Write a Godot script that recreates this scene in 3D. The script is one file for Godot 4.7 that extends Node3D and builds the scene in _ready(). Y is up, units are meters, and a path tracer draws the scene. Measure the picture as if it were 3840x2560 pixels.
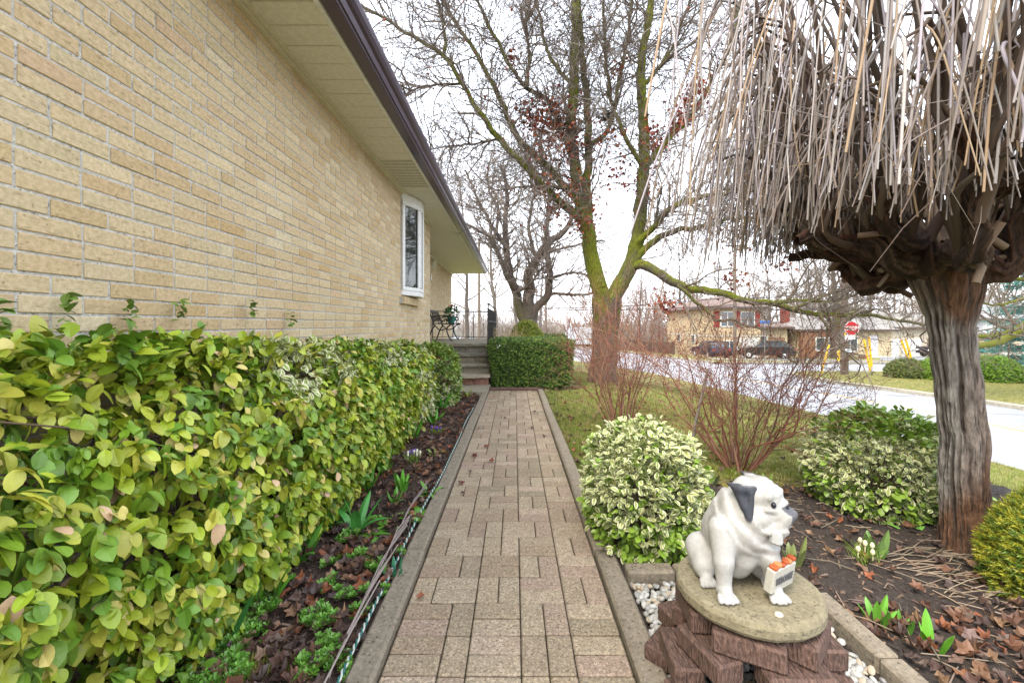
extends Node3D
# A side path beside a yellow brick bungalow: bare trees, shrubs, a bulldog statue, street and houses behind.
# Units metres, y up, the camera at the origin looking along -z; "d" below is the distance along -z.
const FOCAL := 997.0
const EYE := 1.24
var rng := RandomNumberGenerator.new()
var M := {}
var taken := {}

class MB:
	var v := PackedVector3Array()
	var n := PackedVector3Array()
	var c := PackedColorArray()
	var i := PackedInt32Array()
	var col := Color(1, 1, 1)
	func tri(a: Vector3, b: Vector3, d: Vector3) -> void:
		var nn := (b - a).cross(d - a).normalized()
		var k := v.size()
		v.append(a); v.append(b); v.append(d)
		n.append(nn); n.append(nn); n.append(nn)
		c.append(col); c.append(col); c.append(col)
		i.append(k); i.append(k + 2); i.append(k + 1)
	func quad(a: Vector3, b: Vector3, d: Vector3, e: Vector3) -> void:   # counter-clockwise seen from outside
		var nn := (d - a).cross(e - b).normalized()
		var k := v.size()
		v.append(a); v.append(b); v.append(d); v.append(e)
		for q in 4:
			n.append(nn); c.append(col)
		i.append(k); i.append(k + 2); i.append(k + 1)
		i.append(k); i.append(k + 3); i.append(k + 2)
	func box(o: Vector3, s: Vector3, b := Basis.IDENTITY) -> void:
		var x := b.x * s.x * 0.5
		var y := b.y * s.y * 0.5
		var z := b.z * s.z * 0.5
		quad(o + x - y + z, o + x - y - z, o + x + y - z, o + x + y + z)
		quad(o - x - y - z, o - x - y + z, o - x + y + z, o - x + y - z)
		quad(o - x + y + z, o + x + y + z, o + x + y - z, o - x + y - z)
		quad(o - x - y - z, o + x - y - z, o + x - y + z, o - x - y + z)
		quad(o - x - y + z, o + x - y + z, o + x + y + z, o - x + y + z)
		quad(o + x - y - z, o - x - y - z, o - x + y - z, o + x + y - z)
	func span(a: Vector3, b: Vector3) -> void:                             # a box between two corners
		box((a + b) * 0.5, (b - a).abs())
	func cbox(o: Vector3, s: Vector3, ch: float, b := Basis.IDENTITY) -> void:   # box with all twelve edges chamfered
		var h := s * 0.5
		var f := []
		for ax in 3:
			for sg in [-1.0, 1.0]:
				var u := (ax + 1) % 3
				var w := (ax + 2) % 3
				var q := []
				for k in [[-1, -1], [1, -1], [1, 1], [-1, 1]]:
					var p := Vector3.ZERO
					p[ax] = sg * h[ax]
					p[u] = k[0] * (h[u] - ch)
					p[w] = k[1] * (h[w] - ch)
					q.append(o + b * p)
				f.append(q)
				if sg > 0: quad(q[0], q[1], q[2], q[3])
				else: quad(q[3], q[2], q[1], q[0])
		for ax in 3:                                                       # the edges that run along ax
			var u := (ax + 1) % 3
			var w := (ax + 2) % 3
			for su in [-1.0, 1.0]:
				for sw in [-1.0, 1.0]:
					var p := [Vector3.ZERO, Vector3.ZERO, Vector3.ZERO, Vector3.ZERO]
					for k in 4:
						var e: float = 1.0 if k in [1, 2] else -1.0
						p[k][ax] = e * (h[ax] - ch)
						p[k][u] = su * (h[u] if k < 2 else h[u] - ch)
						p[k][w] = sw * (h[w] - ch if k < 2 else h[w])
					var q := [o + b * p[0], o + b * p[1], o + b * p[2], o + b * p[3]]
					var out: Vector3 = b[u] * su + b[w] * sw
					if (q[1] - q[0]).cross(q[2] - q[0]).dot(out) > 0: quad(q[0], q[1], q[2], q[3])
					else: quad(q[3], q[2], q[1], q[0])
		for sx in [-1.0, 1.0]:
			for sy in [-1.0, 1.0]:
				for sz in [-1.0, 1.0]:
					var a := o + b * Vector3(sx * h.x, sy * (h.y - ch), sz * (h.z - ch))
					var d := o + b * Vector3(sx * (h.x - ch), sy * h.y, sz * (h.z - ch))
					var e := o + b * Vector3(sx * (h.x - ch), sy * (h.y - ch), sz * h.z)
					if (d - a).cross(e - a).dot(b * Vector3(sx, sy, sz)) > 0: tri(a, d, e)
					else: tri(a, e, d)
	func tube(p: PackedVector3Array, r: PackedFloat32Array, sides: int, cols := PackedColorArray(), cap := false) -> void:
		var m := p.size()
		if m < 2: return
		var t := (p[1] - p[0]).normalized()
		var u := t.cross(Vector3.UP if absf(t.y) < 0.9 else Vector3.RIGHT).normalized()
		var base := v.size()
		for k in m:
			if k > 0:
				t = ((p[mini(k + 1, m - 1)] - p[k - 1])).normalized()
				u = (u - t * u.dot(t)).normalized()
			var w := t.cross(u)
			var cc: Color = cols[k] if cols.size() > k else col
			for s in sides:
				var a := TAU * s / sides
				var o := u * cos(a) + w * sin(a)
				v.append(p[k] + o * r[k]); n.append(o); c.append(cc)
		for k in m - 1:
			for s in sides:
				var a := base + k * sides + s
				var b := base + k * sides + (s + 1) % sides
				i.append(a); i.append(b + sides); i.append(b)
				i.append(a); i.append(a + sides); i.append(b + sides)
		if cap:
			for e in 2:
				var k: int = 0 if e == 0 else m - 1
				var o := v.size()
				var dir: Vector3 = (p[0] - p[1]).normalized() if e == 0 else (p[m - 1] - p[m - 2]).normalized()
				for s in sides:
					v.append(v[base + k * sides + s]); n.append(dir); c.append(cols[k] if cols.size() > k else col)
				for s in range(1, sides - 1):
					if e == 1: i.append(o); i.append(o + s + 1); i.append(o + s)
					else: i.append(o); i.append(o + s); i.append(o + s + 1)
	func lathe(o: Vector3, prof: Array, seg: int, b := Basis.IDENTITY) -> void:   # profile of Vector2(radius, height), bottom to top
		for k in prof.size() - 1:
			for s in seg:
				var a0 := TAU * s / seg
				var a1 := TAU * (s + 1) / seg
				var q := []
				for e in [[prof[k], a0], [prof[k], a1], [prof[k + 1], a1], [prof[k + 1], a0]]:
					q.append(o + b * Vector3(sin(e[1]) * e[0].x, e[0].y, cos(e[1]) * e[0].x))
				if prof[k].x < 1e-5: tri(q[0], q[2], q[3])
				elif prof[k + 1].x < 1e-5: tri(q[0], q[1], q[2])
				else: quad(q[0], q[1], q[2], q[3])
	func ball(o: Vector3, s: Vector3, seg := 12, b := Basis.IDENTITY) -> void:
		var base := v.size()
		var rings := seg / 2 + 1
		for r in rings:
			var th := PI * r / (rings - 1)
			for k in seg:
				var ph := TAU * k / seg
				var dir := Vector3(sin(th) * cos(ph), cos(th), sin(th) * sin(ph))
				v.append(o + b * (dir * s)); n.append((b * (dir / s)).normalized()); c.append(col)
		for r in rings - 1:
			for k in seg:
				var a := base + r * seg + k
				var d := base + r * seg + (k + 1) % seg
				i.append(a); i.append(d + seg); i.append(d)
				i.append(a); i.append(a + seg); i.append(d + seg)
	func prism(outline: PackedVector2Array, o: Vector3, ax: Vector3, ay: Vector3, az: Vector3) -> void:   # outline in ax/ay, depth az
		var cw := Geometry2D.is_polygon_clockwise(outline)
		var pts := outline
		if cw: pts.reverse()
		var flip := ax.cross(ay).dot(az) < 0
		var ids := Geometry2D.triangulate_polygon(pts)
		for k in range(0, ids.size(), 3):
			var q := []
			for e in 3: q.append(o + ax * pts[ids[k + e]].x + ay * pts[ids[k + e]].y)
			var nn: Vector3 = (q[1] - q[0]).cross(q[2] - q[0])
			if nn.dot(az) < 0: q = [q[0], q[2], q[1]]
			tri(q[0] + az, q[1] + az, q[2] + az)
			tri(q[0], q[2], q[1])
		for k in pts.size():
			var a := o + ax * pts[k].x + ay * pts[k].y
			var d := o + ax * pts[(k + 1) % pts.size()].x + ay * pts[(k + 1) % pts.size()].y
			if flip: quad(d, a, a + az, d + az)
			else: quad(a, d, d + az, a + az)
	func mesh() -> ArrayMesh:
		var a := []
		a.resize(Mesh.ARRAY_MAX)
		a[Mesh.ARRAY_VERTEX] = v; a[Mesh.ARRAY_NORMAL] = n; a[Mesh.ARRAY_COLOR] = c; a[Mesh.ARRAY_INDEX] = i
		var m := ArrayMesh.new()
		m.add_surface_from_arrays(Mesh.PRIMITIVE_TRIANGLES, a)
		return m

func at(x: float, y: float, d: float) -> Vector3:
	return Vector3((x - 1182.0) / FOCAL * d, EYE - (y - 745.0) / FOCAL * d, -d)
func rv() -> Vector3:
	return Vector3(rng.randfn(), rng.randfn(), rng.randfn())
func rf(a: float, b: float) -> float:
	return rng.randf_range(a, b)
func lin(r: float, g: float, b: float) -> Color:                            # sRGB 0..255 as a linear colour for vertices
	return Color(r / 255.0, g / 255.0, b / 255.0).srgb_to_linear()
func vary(c: Color, k: float) -> Color:
	var f := 1.0 + rf(-k, k)
	return Color(clampf(c.r * f * (1 + rf(-k, k) * 0.3), 0, 1), clampf(c.g * f, 0, 1), clampf(c.b * f * (1 + rf(-k, k) * 0.3), 0, 1))

func numbered(s: String) -> String:
	var k: int = taken.get(s, 0)
	taken[s] = k + 1
	return s if k == 0 else "%s_%03d" % [s, k]
func thing(called: String, label: String, category: String, where := Vector3.ZERO, turn := 0.0, group := "") -> Node3D:
	var o := Node3D.new()
	o.name = numbered(called)
	add_child(o)
	o.position = where
	o.rotation.y = turn
	o.set_meta("label", label); o.set_meta("category", category)
	if group: o.set_meta("group", group)
	return o
func put(called: String, mesh: Mesh, m: Material, parent: Node = null) -> MeshInstance3D:
	var o := MeshInstance3D.new()
	o.mesh = mesh
	o.material_override = m
	if parent == null or parent == self:
		o.name = numbered(called); add_child(o)
	else:
		o.name = called; parent.add_child(o, true)
	return o
func single(called: String, mesh: Mesh, m: Material, label: String, category: String, group := "") -> MeshInstance3D:
	var o := put(called, mesh, m)
	o.set_meta("label", label); o.set_meta("category", category)
	if group: o.set_meta("group", group)
	return o
func struct(called: String, mesh: Mesh, m: Material) -> MeshInstance3D:
	var o := put(called, mesh, m)
	o.set_meta("kind", "structure")
	return o
func many(called: String, mesh: Mesh, m: Material, tr: Array, cols: PackedColorArray, parent: Node = null) -> MultiMeshInstance3D:
	var mm := MultiMesh.new()
	mm.transform_format = MultiMesh.TRANSFORM_3D
	mm.use_colors = true
	mm.mesh = mesh
	mm.instance_count = tr.size()
	for k in tr.size():
		mm.set_instance_transform(k, tr[k])
		mm.set_instance_color(k, cols[k])
	var o := MultiMeshInstance3D.new()
	o.multimesh = mm
	o.material_override = m
	if parent == null or parent == self:
		o.name = numbered(called); add_child(o)
	else:
		o.name = called; parent.add_child(o, true)
	o.set_meta("kind", "stuff")
	return o
func stuff(o: Node, label := "", category := "") -> Node:
	o.set_meta("kind", "stuff")
	if label: o.set_meta("label", label); o.set_meta("category", category)
	return o

# ---------- textures and materials ----------
func noise_img(size: int, sd: int, freq: float, oct := 4, kind := FastNoiseLite.TYPE_SIMPLEX_SMOOTH, sq := 1.0) -> PackedByteArray:
	var f := FastNoiseLite.new()
	f.seed = sd; f.frequency = freq; f.noise_type = kind
	f.fractal_octaves = oct
	if kind == FastNoiseLite.TYPE_CELLULAR: f.cellular_return_type = FastNoiseLite.RETURN_CELL_VALUE
	var im := f.get_seamless_image(size if sq >= 1.0 else maxi(8, int(size * sq)), maxi(8, int(size / sq)) if sq >= 1.0 else size)   # sq above 1 draws the grain out upwards, below 1 sideways
	im.convert(Image.FORMAT_L8)
	if sq != 1.0: im.resize(size, size, Image.INTERPOLATE_CUBIC)
	return im.get_data()
func tex_of(size: int, f: Callable) -> ImageTexture:
	var b := PackedByteArray()
	b.resize(size * size * 3)
	for k in size * size:
		var c: Color = f.call(k)
		b[k * 3] = clampi(int(c.r * 255), 0, 255); b[k * 3 + 1] = clampi(int(c.g * 255), 0, 255); b[k * 3 + 2] = clampi(int(c.b * 255), 0, 255)
	return ImageTexture.create_from_image(Image.create_from_data(size, size, false, Image.FORMAT_RGB8, b))
func grey_tex(size: int, a: PackedByteArray, lo: float, hi: float) -> ImageTexture:
	var b := PackedByteArray()
	b.resize(size * size * 3)
	for k in size * size:
		var g := clampi(int(255 * (lo + (hi - lo) * a[k] / 255.0)), 0, 255)
		b[k * 3] = g; b[k * 3 + 1] = g; b[k * 3 + 2] = g
	return ImageTexture.create_from_image(Image.create_from_data(size, size, false, Image.FORMAT_RGB8, b))
func mat(called: String, col: Color, rough: float, tex: Texture2D = null, scale := 1.0, height: Texture2D = null, hs := 0.0, vcol := false) -> StandardMaterial3D:
	var m := StandardMaterial3D.new()
	m.resource_name = called
	m.albedo_color = col
	m.roughness = rough
	if tex: m.albedo_texture = tex
	if height:
		m.heightmap_enabled = true; m.heightmap_texture = height; m.heightmap_scale = hs
	if tex or height:
		m.uv1_triplanar = true; m.uv1_world_triplanar = true; m.uv1_scale = Vector3.ONE * scale
	m.vertex_color_use_as_albedo = vcol
	m.cull_mode = BaseMaterial3D.CULL_DISABLED
	M[called] = m
	return m
func rgb(r: float, g: float, b: float) -> Color:
	return Color(r / 255.0, g / 255.0, b / 255.0)

func make_materials() -> void:
	var S := 512
	var fine := noise_img(S, 1, 0.16, 3)
	var mid := noise_img(S, 2, 0.03, 4)
	var coarse := noise_img(S, 3, 0.008, 4)
	var streak := noise_img(S, 4, 0.06, 4, FastNoiseLite.TYPE_SIMPLEX_SMOOTH, 0.14)
	var cell := noise_img(S, 5, 0.11, 1, FastNoiseLite.TYPE_CELLULAR)
	var cell2 := noise_img(S, 6, 0.06, 1, FastNoiseLite.TYPE_CELLULAR)
	var bark := noise_img(S, 7, 0.035, 5, FastNoiseLite.TYPE_SIMPLEX_SMOOTH, 5.0)
	var t_grain := tex_of(S, func(k): var g: float = 0.80 + 0.13 * fine[k] / 255.0 + 0.10 * mid[k] / 255.0; return Color(g, g, g))
	var t_brick := tex_of(S, func(k):
		var g: float = 0.74 + 0.15 * fine[k] / 255.0 + 0.16 * mid[k] / 255.0 + 0.06 * streak[k] / 255.0
		if streak[k] < 58: g -= 0.10
		if cell[k] > 250: g += 0.08
		if cell[k] < 3: g -= 0.14
		return Color(g, g * (0.985 + 0.02 * coarse[k] / 255.0), g * (0.95 + 0.07 * mid[k] / 255.0)))
	var t_conc := tex_of(S, func(k):
		var g: float = 0.62 + 0.2 * fine[k] / 255.0 + 0.22 * mid[k] / 255.0 + 0.12 * coarse[k] / 255.0
		if cell[k] > 236: g += 0.12
		if cell[k] < 14: g -= 0.22
		return Color(g, g, g))
	var t_agg := tex_of(S, func(k):
		var g: float = 0.66 + 0.16 * fine[k] / 255.0 + 0.16 * mid[k] / 255.0
		if cell[k] > 208: g += 0.16
		if cell[k] < 40: g -= 0.16
		if cell2[k] > 240: g += 0.10
		var w: float = 0.02 * coarse[k] / 255.0
		return Color(g, g - w, g - 2 * w))
	var t_soil := tex_of(S, func(k):
		var g: float = 0.30 + 0.5 * fine[k] / 255.0 + 0.35 * mid[k] / 255.0
		if cell[k] > 238: g += 0.6
		return Color(g, g * 0.97, g * 0.94))
	var t_lawn := tex_of(S, func(k):
		var a: float = clampf((mid[k] + 0.7 * coarse[k] + 0.5 * fine[k]) / 255.0 - 0.6, 0, 1)
		var c: Color = Color(0.50, 0.52, 0.22).lerp(Color(0.70, 0.66, 0.42), a)
		var g: float = 0.72 + 0.5 * fine[k] / 255.0
		return Color(c.r * g, c.g * g, c.b * g))
	var t_asph := tex_of(S, func(k):
		var g: float = 0.80 + 0.12 * fine[k] / 255.0 + 0.10 * coarse[k] / 255.0
		if cell[k] > 240: g += 0.08
		return Color(g, g, g))
	var t_bark := tex_of(S, func(k):
		var g: float = 0.55 + 0.55 * bark[k] / 255.0 + 0.15 * (fine[k] / 255.0 - 0.5)
		return Color(g, g, g))
	var h_bark := grey_tex(S, bark, 0, 1)
	var h_mid := grey_tex(S, mid, 0, 1)
	var h_fine := grey_tex(S, fine, 0, 1)
	mat("brick", Color.WHITE, 0.88, t_brick, 2.6, h_fine, 0.12, true)
	mat("mortar", rgb(208, 205, 197), 0.95, t_conc, 3.0, h_fine, 0.15)
	mat("paver", Color.WHITE, 0.85, t_agg, 3.4, h_fine, 0.18, true)
	mat("sand_joint", rgb(96, 88, 68), 1.0, t_soil, 2.0)
	mat("kerb", rgb(150, 138, 120), 0.9, t_conc, 2.3, h_fine, 0.22)
	mat("street_kerb", rgb(176, 168, 152), 0.9, t_conc, 0.7)
	mat("slab", rgb(152, 142, 114), 0.9, t_conc, 3.1, h_fine, 0.25)
	mat("flagstone", Color.WHITE, 0.8, t_conc, 1.7, h_mid, 0.9, true)
	mat("stack_brick", rgb(126, 98, 86), 0.85, t_bark, 6.0, h_bark, 1.0)
	mat("soil", rgb(90, 80, 74), 0.95, t_soil, 2.2, h_fine, 0.9)
	mat("mulch", rgb(98, 78, 66), 0.9, t_soil, 1.9, h_fine, 0.9)
	mat("lawn", rgb(190, 186, 150), 0.95, t_lawn, 0.55, h_fine, 0.6)
	mat("road", rgb(158, 160, 166), 0.45, t_asph, 0.35, h_fine, 0.12)
	mat("driveway", rgb(120, 120, 124), 0.5, t_asph, 0.35)
	mat("sidewalk", rgb(176, 170, 160), 0.8, t_conc, 0.5)
	mat("soffit", rgb(238, 234, 220), 0.55, t_grain, 1.2)
	mat("trim", rgb(230, 222, 198), 0.5, t_grain, 1.2)
	mat("gutter", rgb(70, 52, 72), 0.28, t_grain, 0.8)
	mat("white", rgb(240, 240, 238), 0.4, t_grain, 0.9)
	mat("iron", rgb(38, 36, 36), 0.42, t_grain, 3.0)
	mat("wood_dark", rgb(84, 70, 58), 0.7, t_bark, 3.0)
	mat("bark", Color.WHITE, 0.95, t_bark, 2.2, h_bark, 2.2, true)
	mat("twig", Color.WHITE, 0.85, null, 1, null, 0, true)
	mat("shoot", Color.WHITE, 0.7, t_grain, 8.0, h_fine, 0.1, true)
	mat("plain", Color.WHITE, 0.75, t_grain, 2.0, null, 0, true)
	var lf := mat("leaf", Color.WHITE, 0.42, t_grain, 9.0, null, 0, true)
	lf.backlight = Color(0.45, 0.5, 0.2)
	var nd := mat("needle", Color.WHITE, 0.55, null, 1, null, 0, true)
	nd.backlight = Color(0.3, 0.35, 0.15)
	mat("dead_leaf", Color.WHITE, 0.6, t_grain, 7.0, null, 0, true)
	mat("statue", Color.WHITE, 0.62, t_grain, 5.0, h_fine, 0.12, true)
	mat("pebble", Color.WHITE, 0.45, t_grain, 6.0, null, 0, true)
	mat("roof", Color.WHITE, 0.9, t_asph, 0.8, h_fine, 0.5, true)
	mat("wall_far", Color.WHITE, 0.9, t_brick, 0.9, null, 0, true)
	mat("paint", Color.WHITE, 0.22, null, 1, null, 0, true)
	mat("rubber", rgb(26, 26, 28), 0.8)
	mat("print", Color.WHITE, 0.5, null, 1, null, 0, true)
	var gl := mat("glass", Color(0.06, 0.22, 0.2, 0.16), 0.015)
	gl.transparency = BaseMaterial3D.TRANSPARENCY_ALPHA
	gl.metallic_specular = 0.9
	var fg := mat("far_glass", rgb(64, 78, 86), 0.06)
	fg.metallic_specular = 0.8
	var lg := mat("lamp_glass", Color(0.95, 0.95, 0.9, 0.35), 0.1)
	lg.transparency = BaseMaterial3D.TRANSPARENCY_ALPHA

# ---------- the lie of the land ----------
const NEAR_EDGE := [[-6, 8.95], [7.6, 8.95], [11.5, 8.8], [16.5, 8.3], [22.9, 7.2], [31, 4.2], [42, -0.5], [56, -6.0], [75, -14.0], [120, -36.0]]
const FAR_EDGE := [[-6, 16.0], [13.2, 15.5], [15.2, 15.06], [18.6, 14.0], [23, 13.6]]
const FAR_EDGE_2 := [[28.6, 13.3], [33, 12.0], [45, 8.6], [58, 3.0], [72, -3.0], [120, -24.0]]
const ROAD_Y := -1.35
func along(a: Array, d: float) -> float:
	if d <= a[0][0]: return a[0][1]
	for k in a.size() - 1:
		if d <= a[k + 1][0]:
			return lerpf(a[k][1], a[k + 1][1], (d - a[k][0]) / float(a[k + 1][0] - a[k][0]))
	return a[-1][1]
var bump := FastNoiseLite.new()
func yard(x: float, d: float) -> float:                                     # height of the lawn on this side of the road
	var e := along(NEAR_EDGE, d)
	var slope := (along(NEAR_EDGE, d + 1.0) - along(NEAR_EDGE, d - 1.0)) * 0.5
	var dist := (e - x) / sqrt(1.0 + slope * slope)
	var reach := lerpf(6.0, 8.6, smoothstep(3.0, 14.0, d))
	var t := clampf(dist / reach, 0, 1)
	var y := lerpf(ROAD_Y + 0.03, -0.015, t * t * (3 - 2 * t) * 0.45 + t * 0.55)
	return y + bump.get_noise_2d(x * 9, d * 9) * 0.03 * smoothstep(0.6, 1.4, x) * smoothstep(0.0, 0.15, t)
func far_ground(x: float, d: float) -> float:
	return -1.23 - 0.06 * clampf(d - 29.0, 0, 31) * smoothstep(0, 10, x - along(FAR_EDGE_2, d))
func ground(x: float, d: float) -> float:
	if x < along(NEAR_EDGE, d): return yard(x, d)
	if d < 23.0 and x > along(FAR_EDGE, d): return -1.23
	if d > 28.6 and x > along(FAR_EDGE_2, d): return far_ground(x, d)
	return ROAD_Y

func make_camera() -> void:
	var cam := Camera3D.new()
	cam.name = "camera"
	add_child(cam)
	cam.position = Vector3(0, EYE, 0)
	cam.projection = Camera3D.PROJECTION_FRUSTUM
	cam.keep_aspect = Camera3D.KEEP_HEIGHT
	cam.near = 0.1
	cam.far = 400
	cam.size = 1568.0 / FOCAL * 0.1
	cam.frustum_offset = Vector2(-6.0 / FOCAL * 0.1, -39.0 / FOCAL * 0.1)
	cam.current = true
	var env := Environment.new()
	env.background_mode = Environment.BG_SKY
	var sky := Sky.new()
	var sm := ProceduralSkyMaterial.new()
	sm.sky_top_color = Color(0.86, 0.89, 0.94)
	sm.sky_horizon_color = Color(0.95, 0.96, 0.98)
	sm.ground_horizon_color = Color(0.5, 0.5, 0.48)
	sm.ground_bottom_color = Color(0.3, 0.3, 0.28)
	sm.sky_curve = 0.15
	sm.sun_angle_max = 1.0
	sm.sky_energy_multiplier = 1.0
	sky.sky_material = sm
	env.sky = sky
	env.background_energy_multiplier = 1.0
	env.tonemap_mode = Environment.TONE_MAPPER_LINEAR
	env.tonemap_exposure = 3.5
	env.sdfgi_enabled = true; env.ssao_enabled = true; env.ssil_enabled = true
	var we := WorldEnvironment.new()
	we.name = "environment"
	we.environment = env
	add_child(we)
	var sun := DirectionalLight3D.new()
	sun.name = "sun"
	sun.light_energy = 0.5
	sun.light_angular_distance = 24
	sun.light_color = Color(1.0, 0.97, 0.92)
	sun.shadow_enabled = true
	sun.rotation_degrees = Vector3(-52, -38, 0)
	add_child(sun)

func sheet(xs: Array, ds: Array, f: Callable) -> ArrayMesh:                # grid with smooth normals; xs may be a function of the row
	var o := MB.new()
	var w := xs.size()
	for d in ds:
		for x in xs:
			o.v.append(f.call(x, d)); o.n.append(Vector3.UP); o.c.append(Color.WHITE)
	for r in ds.size() - 1:
		for k in w - 1:
			var a := r * w + k
			o.i.append(a); o.i.append(a + w + 1); o.i.append(a + 1)
			o.i.append(a); o.i.append(a + w); o.i.append(a + w + 1)
	for r in ds.size():
		for k in w:
			var q := r * w + k
			var dx: Vector3 = o.v[r * w + mini(k + 1, w - 1)] - o.v[r * w + maxi(k - 1, 0)]
			var dz: Vector3 = o.v[maxi(r - 1, 0) * w + k] - o.v[mini(r + 1, ds.size() - 1) * w + k]
			o.n[q] = dz.cross(dx).normalized()
	return o.mesh()
func steps(a: float, b: float, n: int) -> Array:
	var o := []
	for k in n + 1: o.append(lerpf(a, b, k / float(n)))
	return o

func kerb_run(called: String, edge: Array, d0: float, d1: float, side: float, top: float, group_label: String) -> void:
	var root := Node3D.new()
	root.name = numbered(called)
	root.set_meta("kind", "structure")
	add_child(root)
	var d := d0
	while d < d1 - 0.01:
		var e := minf(d + 2.4, d1)
		var o := MB.new()
		var a := Vector3(along(edge, d), 0, -d - 0.006)
		var b := Vector3(along(edge, e), 0, -e + 0.006)
		var w := (b - a).normalized().cross(Vector3.UP) * side
		var prof := [[0.0, ROAD_Y - 0.1], [0.0, top - 0.03], [0.03, top], [0.2, top], [0.2, ROAD_Y - 0.1]]
		for k in prof.size() - 1:
			var p0: Vector3 = w * prof[k][0] + Vector3.UP * prof[k][1]
			var p1: Vector3 = w * prof[k + 1][0] + Vector3.UP * prof[k + 1][1]
			if side > 0: o.quad(a + p0, b + p0, b + p1, a + p1)
			else: o.quad(b + p0, a + p0, a + p1, b + p1)
		put("kerb_stone", o.mesh(), M.street_kerb, root)
		d = e

func make_ground() -> void:
	bump.seed = 11; bump.frequency = 0.06; bump.fractal_octaves = 3
	# the yard: columns run from far left to the edge of the road, whatever its course
	var us := [0.0, 0.15, 0.3, 0.42, 0.5]
	for k in 46: us.append(0.5 + 0.5 * (k + 1) / 46.0)
	var ds := []
	var d := -6.0
	while d < 120:
		ds.append(d)
		d += 0.3 if d < 14 else (0.8 if d < 34 else 4.0)
	struct("lawn", sheet(us, ds, func(u, dd):
		var e := along(NEAR_EDGE, dd)
		var x: float = lerpf(-40.0, 0.3, u / 0.5) if u < 0.5 else lerpf(0.3 if e > 0.8 else e - 0.5, e, (u - 0.5) / 0.5)
		if e <= 0.8 and u < 0.5: x = lerpf(-60.0, e - 0.5, u / 0.5)
		var y := yard(x, dd)
		if x < 0.9 and dd < 9.0: y = minf(y, -0.03)
		if x > 0.45 and x < 6.5 and dd < 3.7: y -= 0.06 * smoothstep(3.7, 3.3, dd) * smoothstep(6.5, 5.0, x)
		return Vector3(x, y, -dd)), M.lawn)
	# the road: one flat sheet under the raised lawns
	struct("road", sheet(steps(0, 1, 24), steps(-6, 20.5, 20) + [20.51, 23.2] + [23.21, 28.4] + steps(28.41, 118, 40), func(u, dd):
		var e := along(NEAR_EDGE, dd) - 0.08
		var w: float = along(FAR_EDGE, dd) + (0.1 if dd < 20.505 else 3.0)
		if dd > 23.205: w = 118.0 if dd < 28.405 else along(FAR_EDGE_2, dd) + 0.1
		return Vector3(lerpf(e, w, u), ROAD_Y, -dd)), M.road)
	# far corner lawn with a rounded corner
	var o := MB.new()
	var poly := PackedVector2Array()
	for k in [-6, 5, 13.2, 15.2, 18.6, 20.6]: poly.append(Vector2(along(FAR_EDGE, k), k))
	for k in 7:
		var a := PI / 2 * k / 6.0
		poly.append(Vector2(16.0 - 2.2 * cos(a), 20.8 + 2.2 * sin(a)))
	poly.append(Vector2(90, 23)); poly.append(Vector2(90, -6))
	var ids := Geometry2D.triangulate_polygon(poly)
	for k in range(0, ids.size(), 3):
		var q := []
		for e in 3: q.append(Vector3(poly[ids[k + e]].x, -1.23, -poly[ids[k + e]].y))
		if (q[1] - q[0]).cross(q[2] - q[0]).y > 0: o.tri(q[0], q[1], q[2])
		else: o.tri(q[0], q[2], q[1])
	struct("corner_lawn", o.mesh(), M.lawn)
	struct("far_lawn", sheet(steps(0, 1, 40), steps(28.6, 40, 12) + steps(42, 120, 20), func(u, dd):
		var x: float = lerpf(along(FAR_EDGE_2, dd), 110.0, u * u)
		return Vector3(x, far_ground(x, dd), -dd)), M.lawn)
	kerb_run("street_kerb", FAR_EDGE, -5.0, 20.8, 1.0, -1.215, "")
	kerb_run("street_kerb", FAR_EDGE_2, 28.8, 70.0, 1.0, -1.215, "")
	kerb_run("street_kerb", NEAR_EDGE, 2.0, 60.0, -1.0, -1.315, "")
	# kerbs of the cross street and its pavement
	o = MB.new()
	for k in 8:
		var x := 16.2 + k * 6.0
		o.cbox(Vector3(x + 3, -1.28, -22.9), Vector3(5.99, 0.15, 0.18), 0.02)
	for k in 7:
		var a0 := PI / 2 * k / 7.0
		var a1 := PI / 2 * (k + 1) / 7.0
		var p := Vector3(16.0 - 2.2 * cos(a0), -1.28, -20.8 - 2.2 * sin(a0))
		var q := Vector3(16.0 - 2.2 * cos(a1), -1.28, -20.8 - 2.2 * sin(a1))
		o.box((p + q) * 0.5, Vector3(0.18, 0.13, p.distance_to(q) + 0.04), Basis.looking_at((q - p).normalized()))
	struct("street_kerb", o.mesh(), M.street_kerb)
	o = MB.new()
	for k in 12: o.cbox(Vector3(16.6 + k * 6.0, -1.28 , -28.7), Vector3(5.99, 0.15, 0.2), 0.02)
	struct("street_kerb", o.mesh(), M.street_kerb)
	struct("pavement", sheet(steps(14, 90, 38), [30.4, 31.2, 31.9], func(x, dd): return Vector3(x, far_ground(x, dd) + 0.02, -dd)), M.sidewalk)
	# painted line and tar-filled cracks on the road
	o = MB.new()
	o.col = lin(226, 184, 96)
	for k in 30:
		var a := 4.0 + k * 1.2
		var p := Vector3((along(NEAR_EDGE, a) + along(FAR_EDGE, a)) * 0.5 + 0.1, ROAD_Y + 0.004, -a)
		var e := a + 1.2
		var q := Vector3((along(NEAR_EDGE, e) + along(FAR_EDGE, e)) * 0.5 + 0.1, ROAD_Y + 0.004, -e)
		if a < 21: o.quad(p, p + Vector3(0.1, 0, 0), q + Vector3(0.1, 0, 0), q)
	struct("road_line", o.mesh(), M.plain)
	o = MB.new()
	o.col = lin(96, 96, 100)
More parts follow.
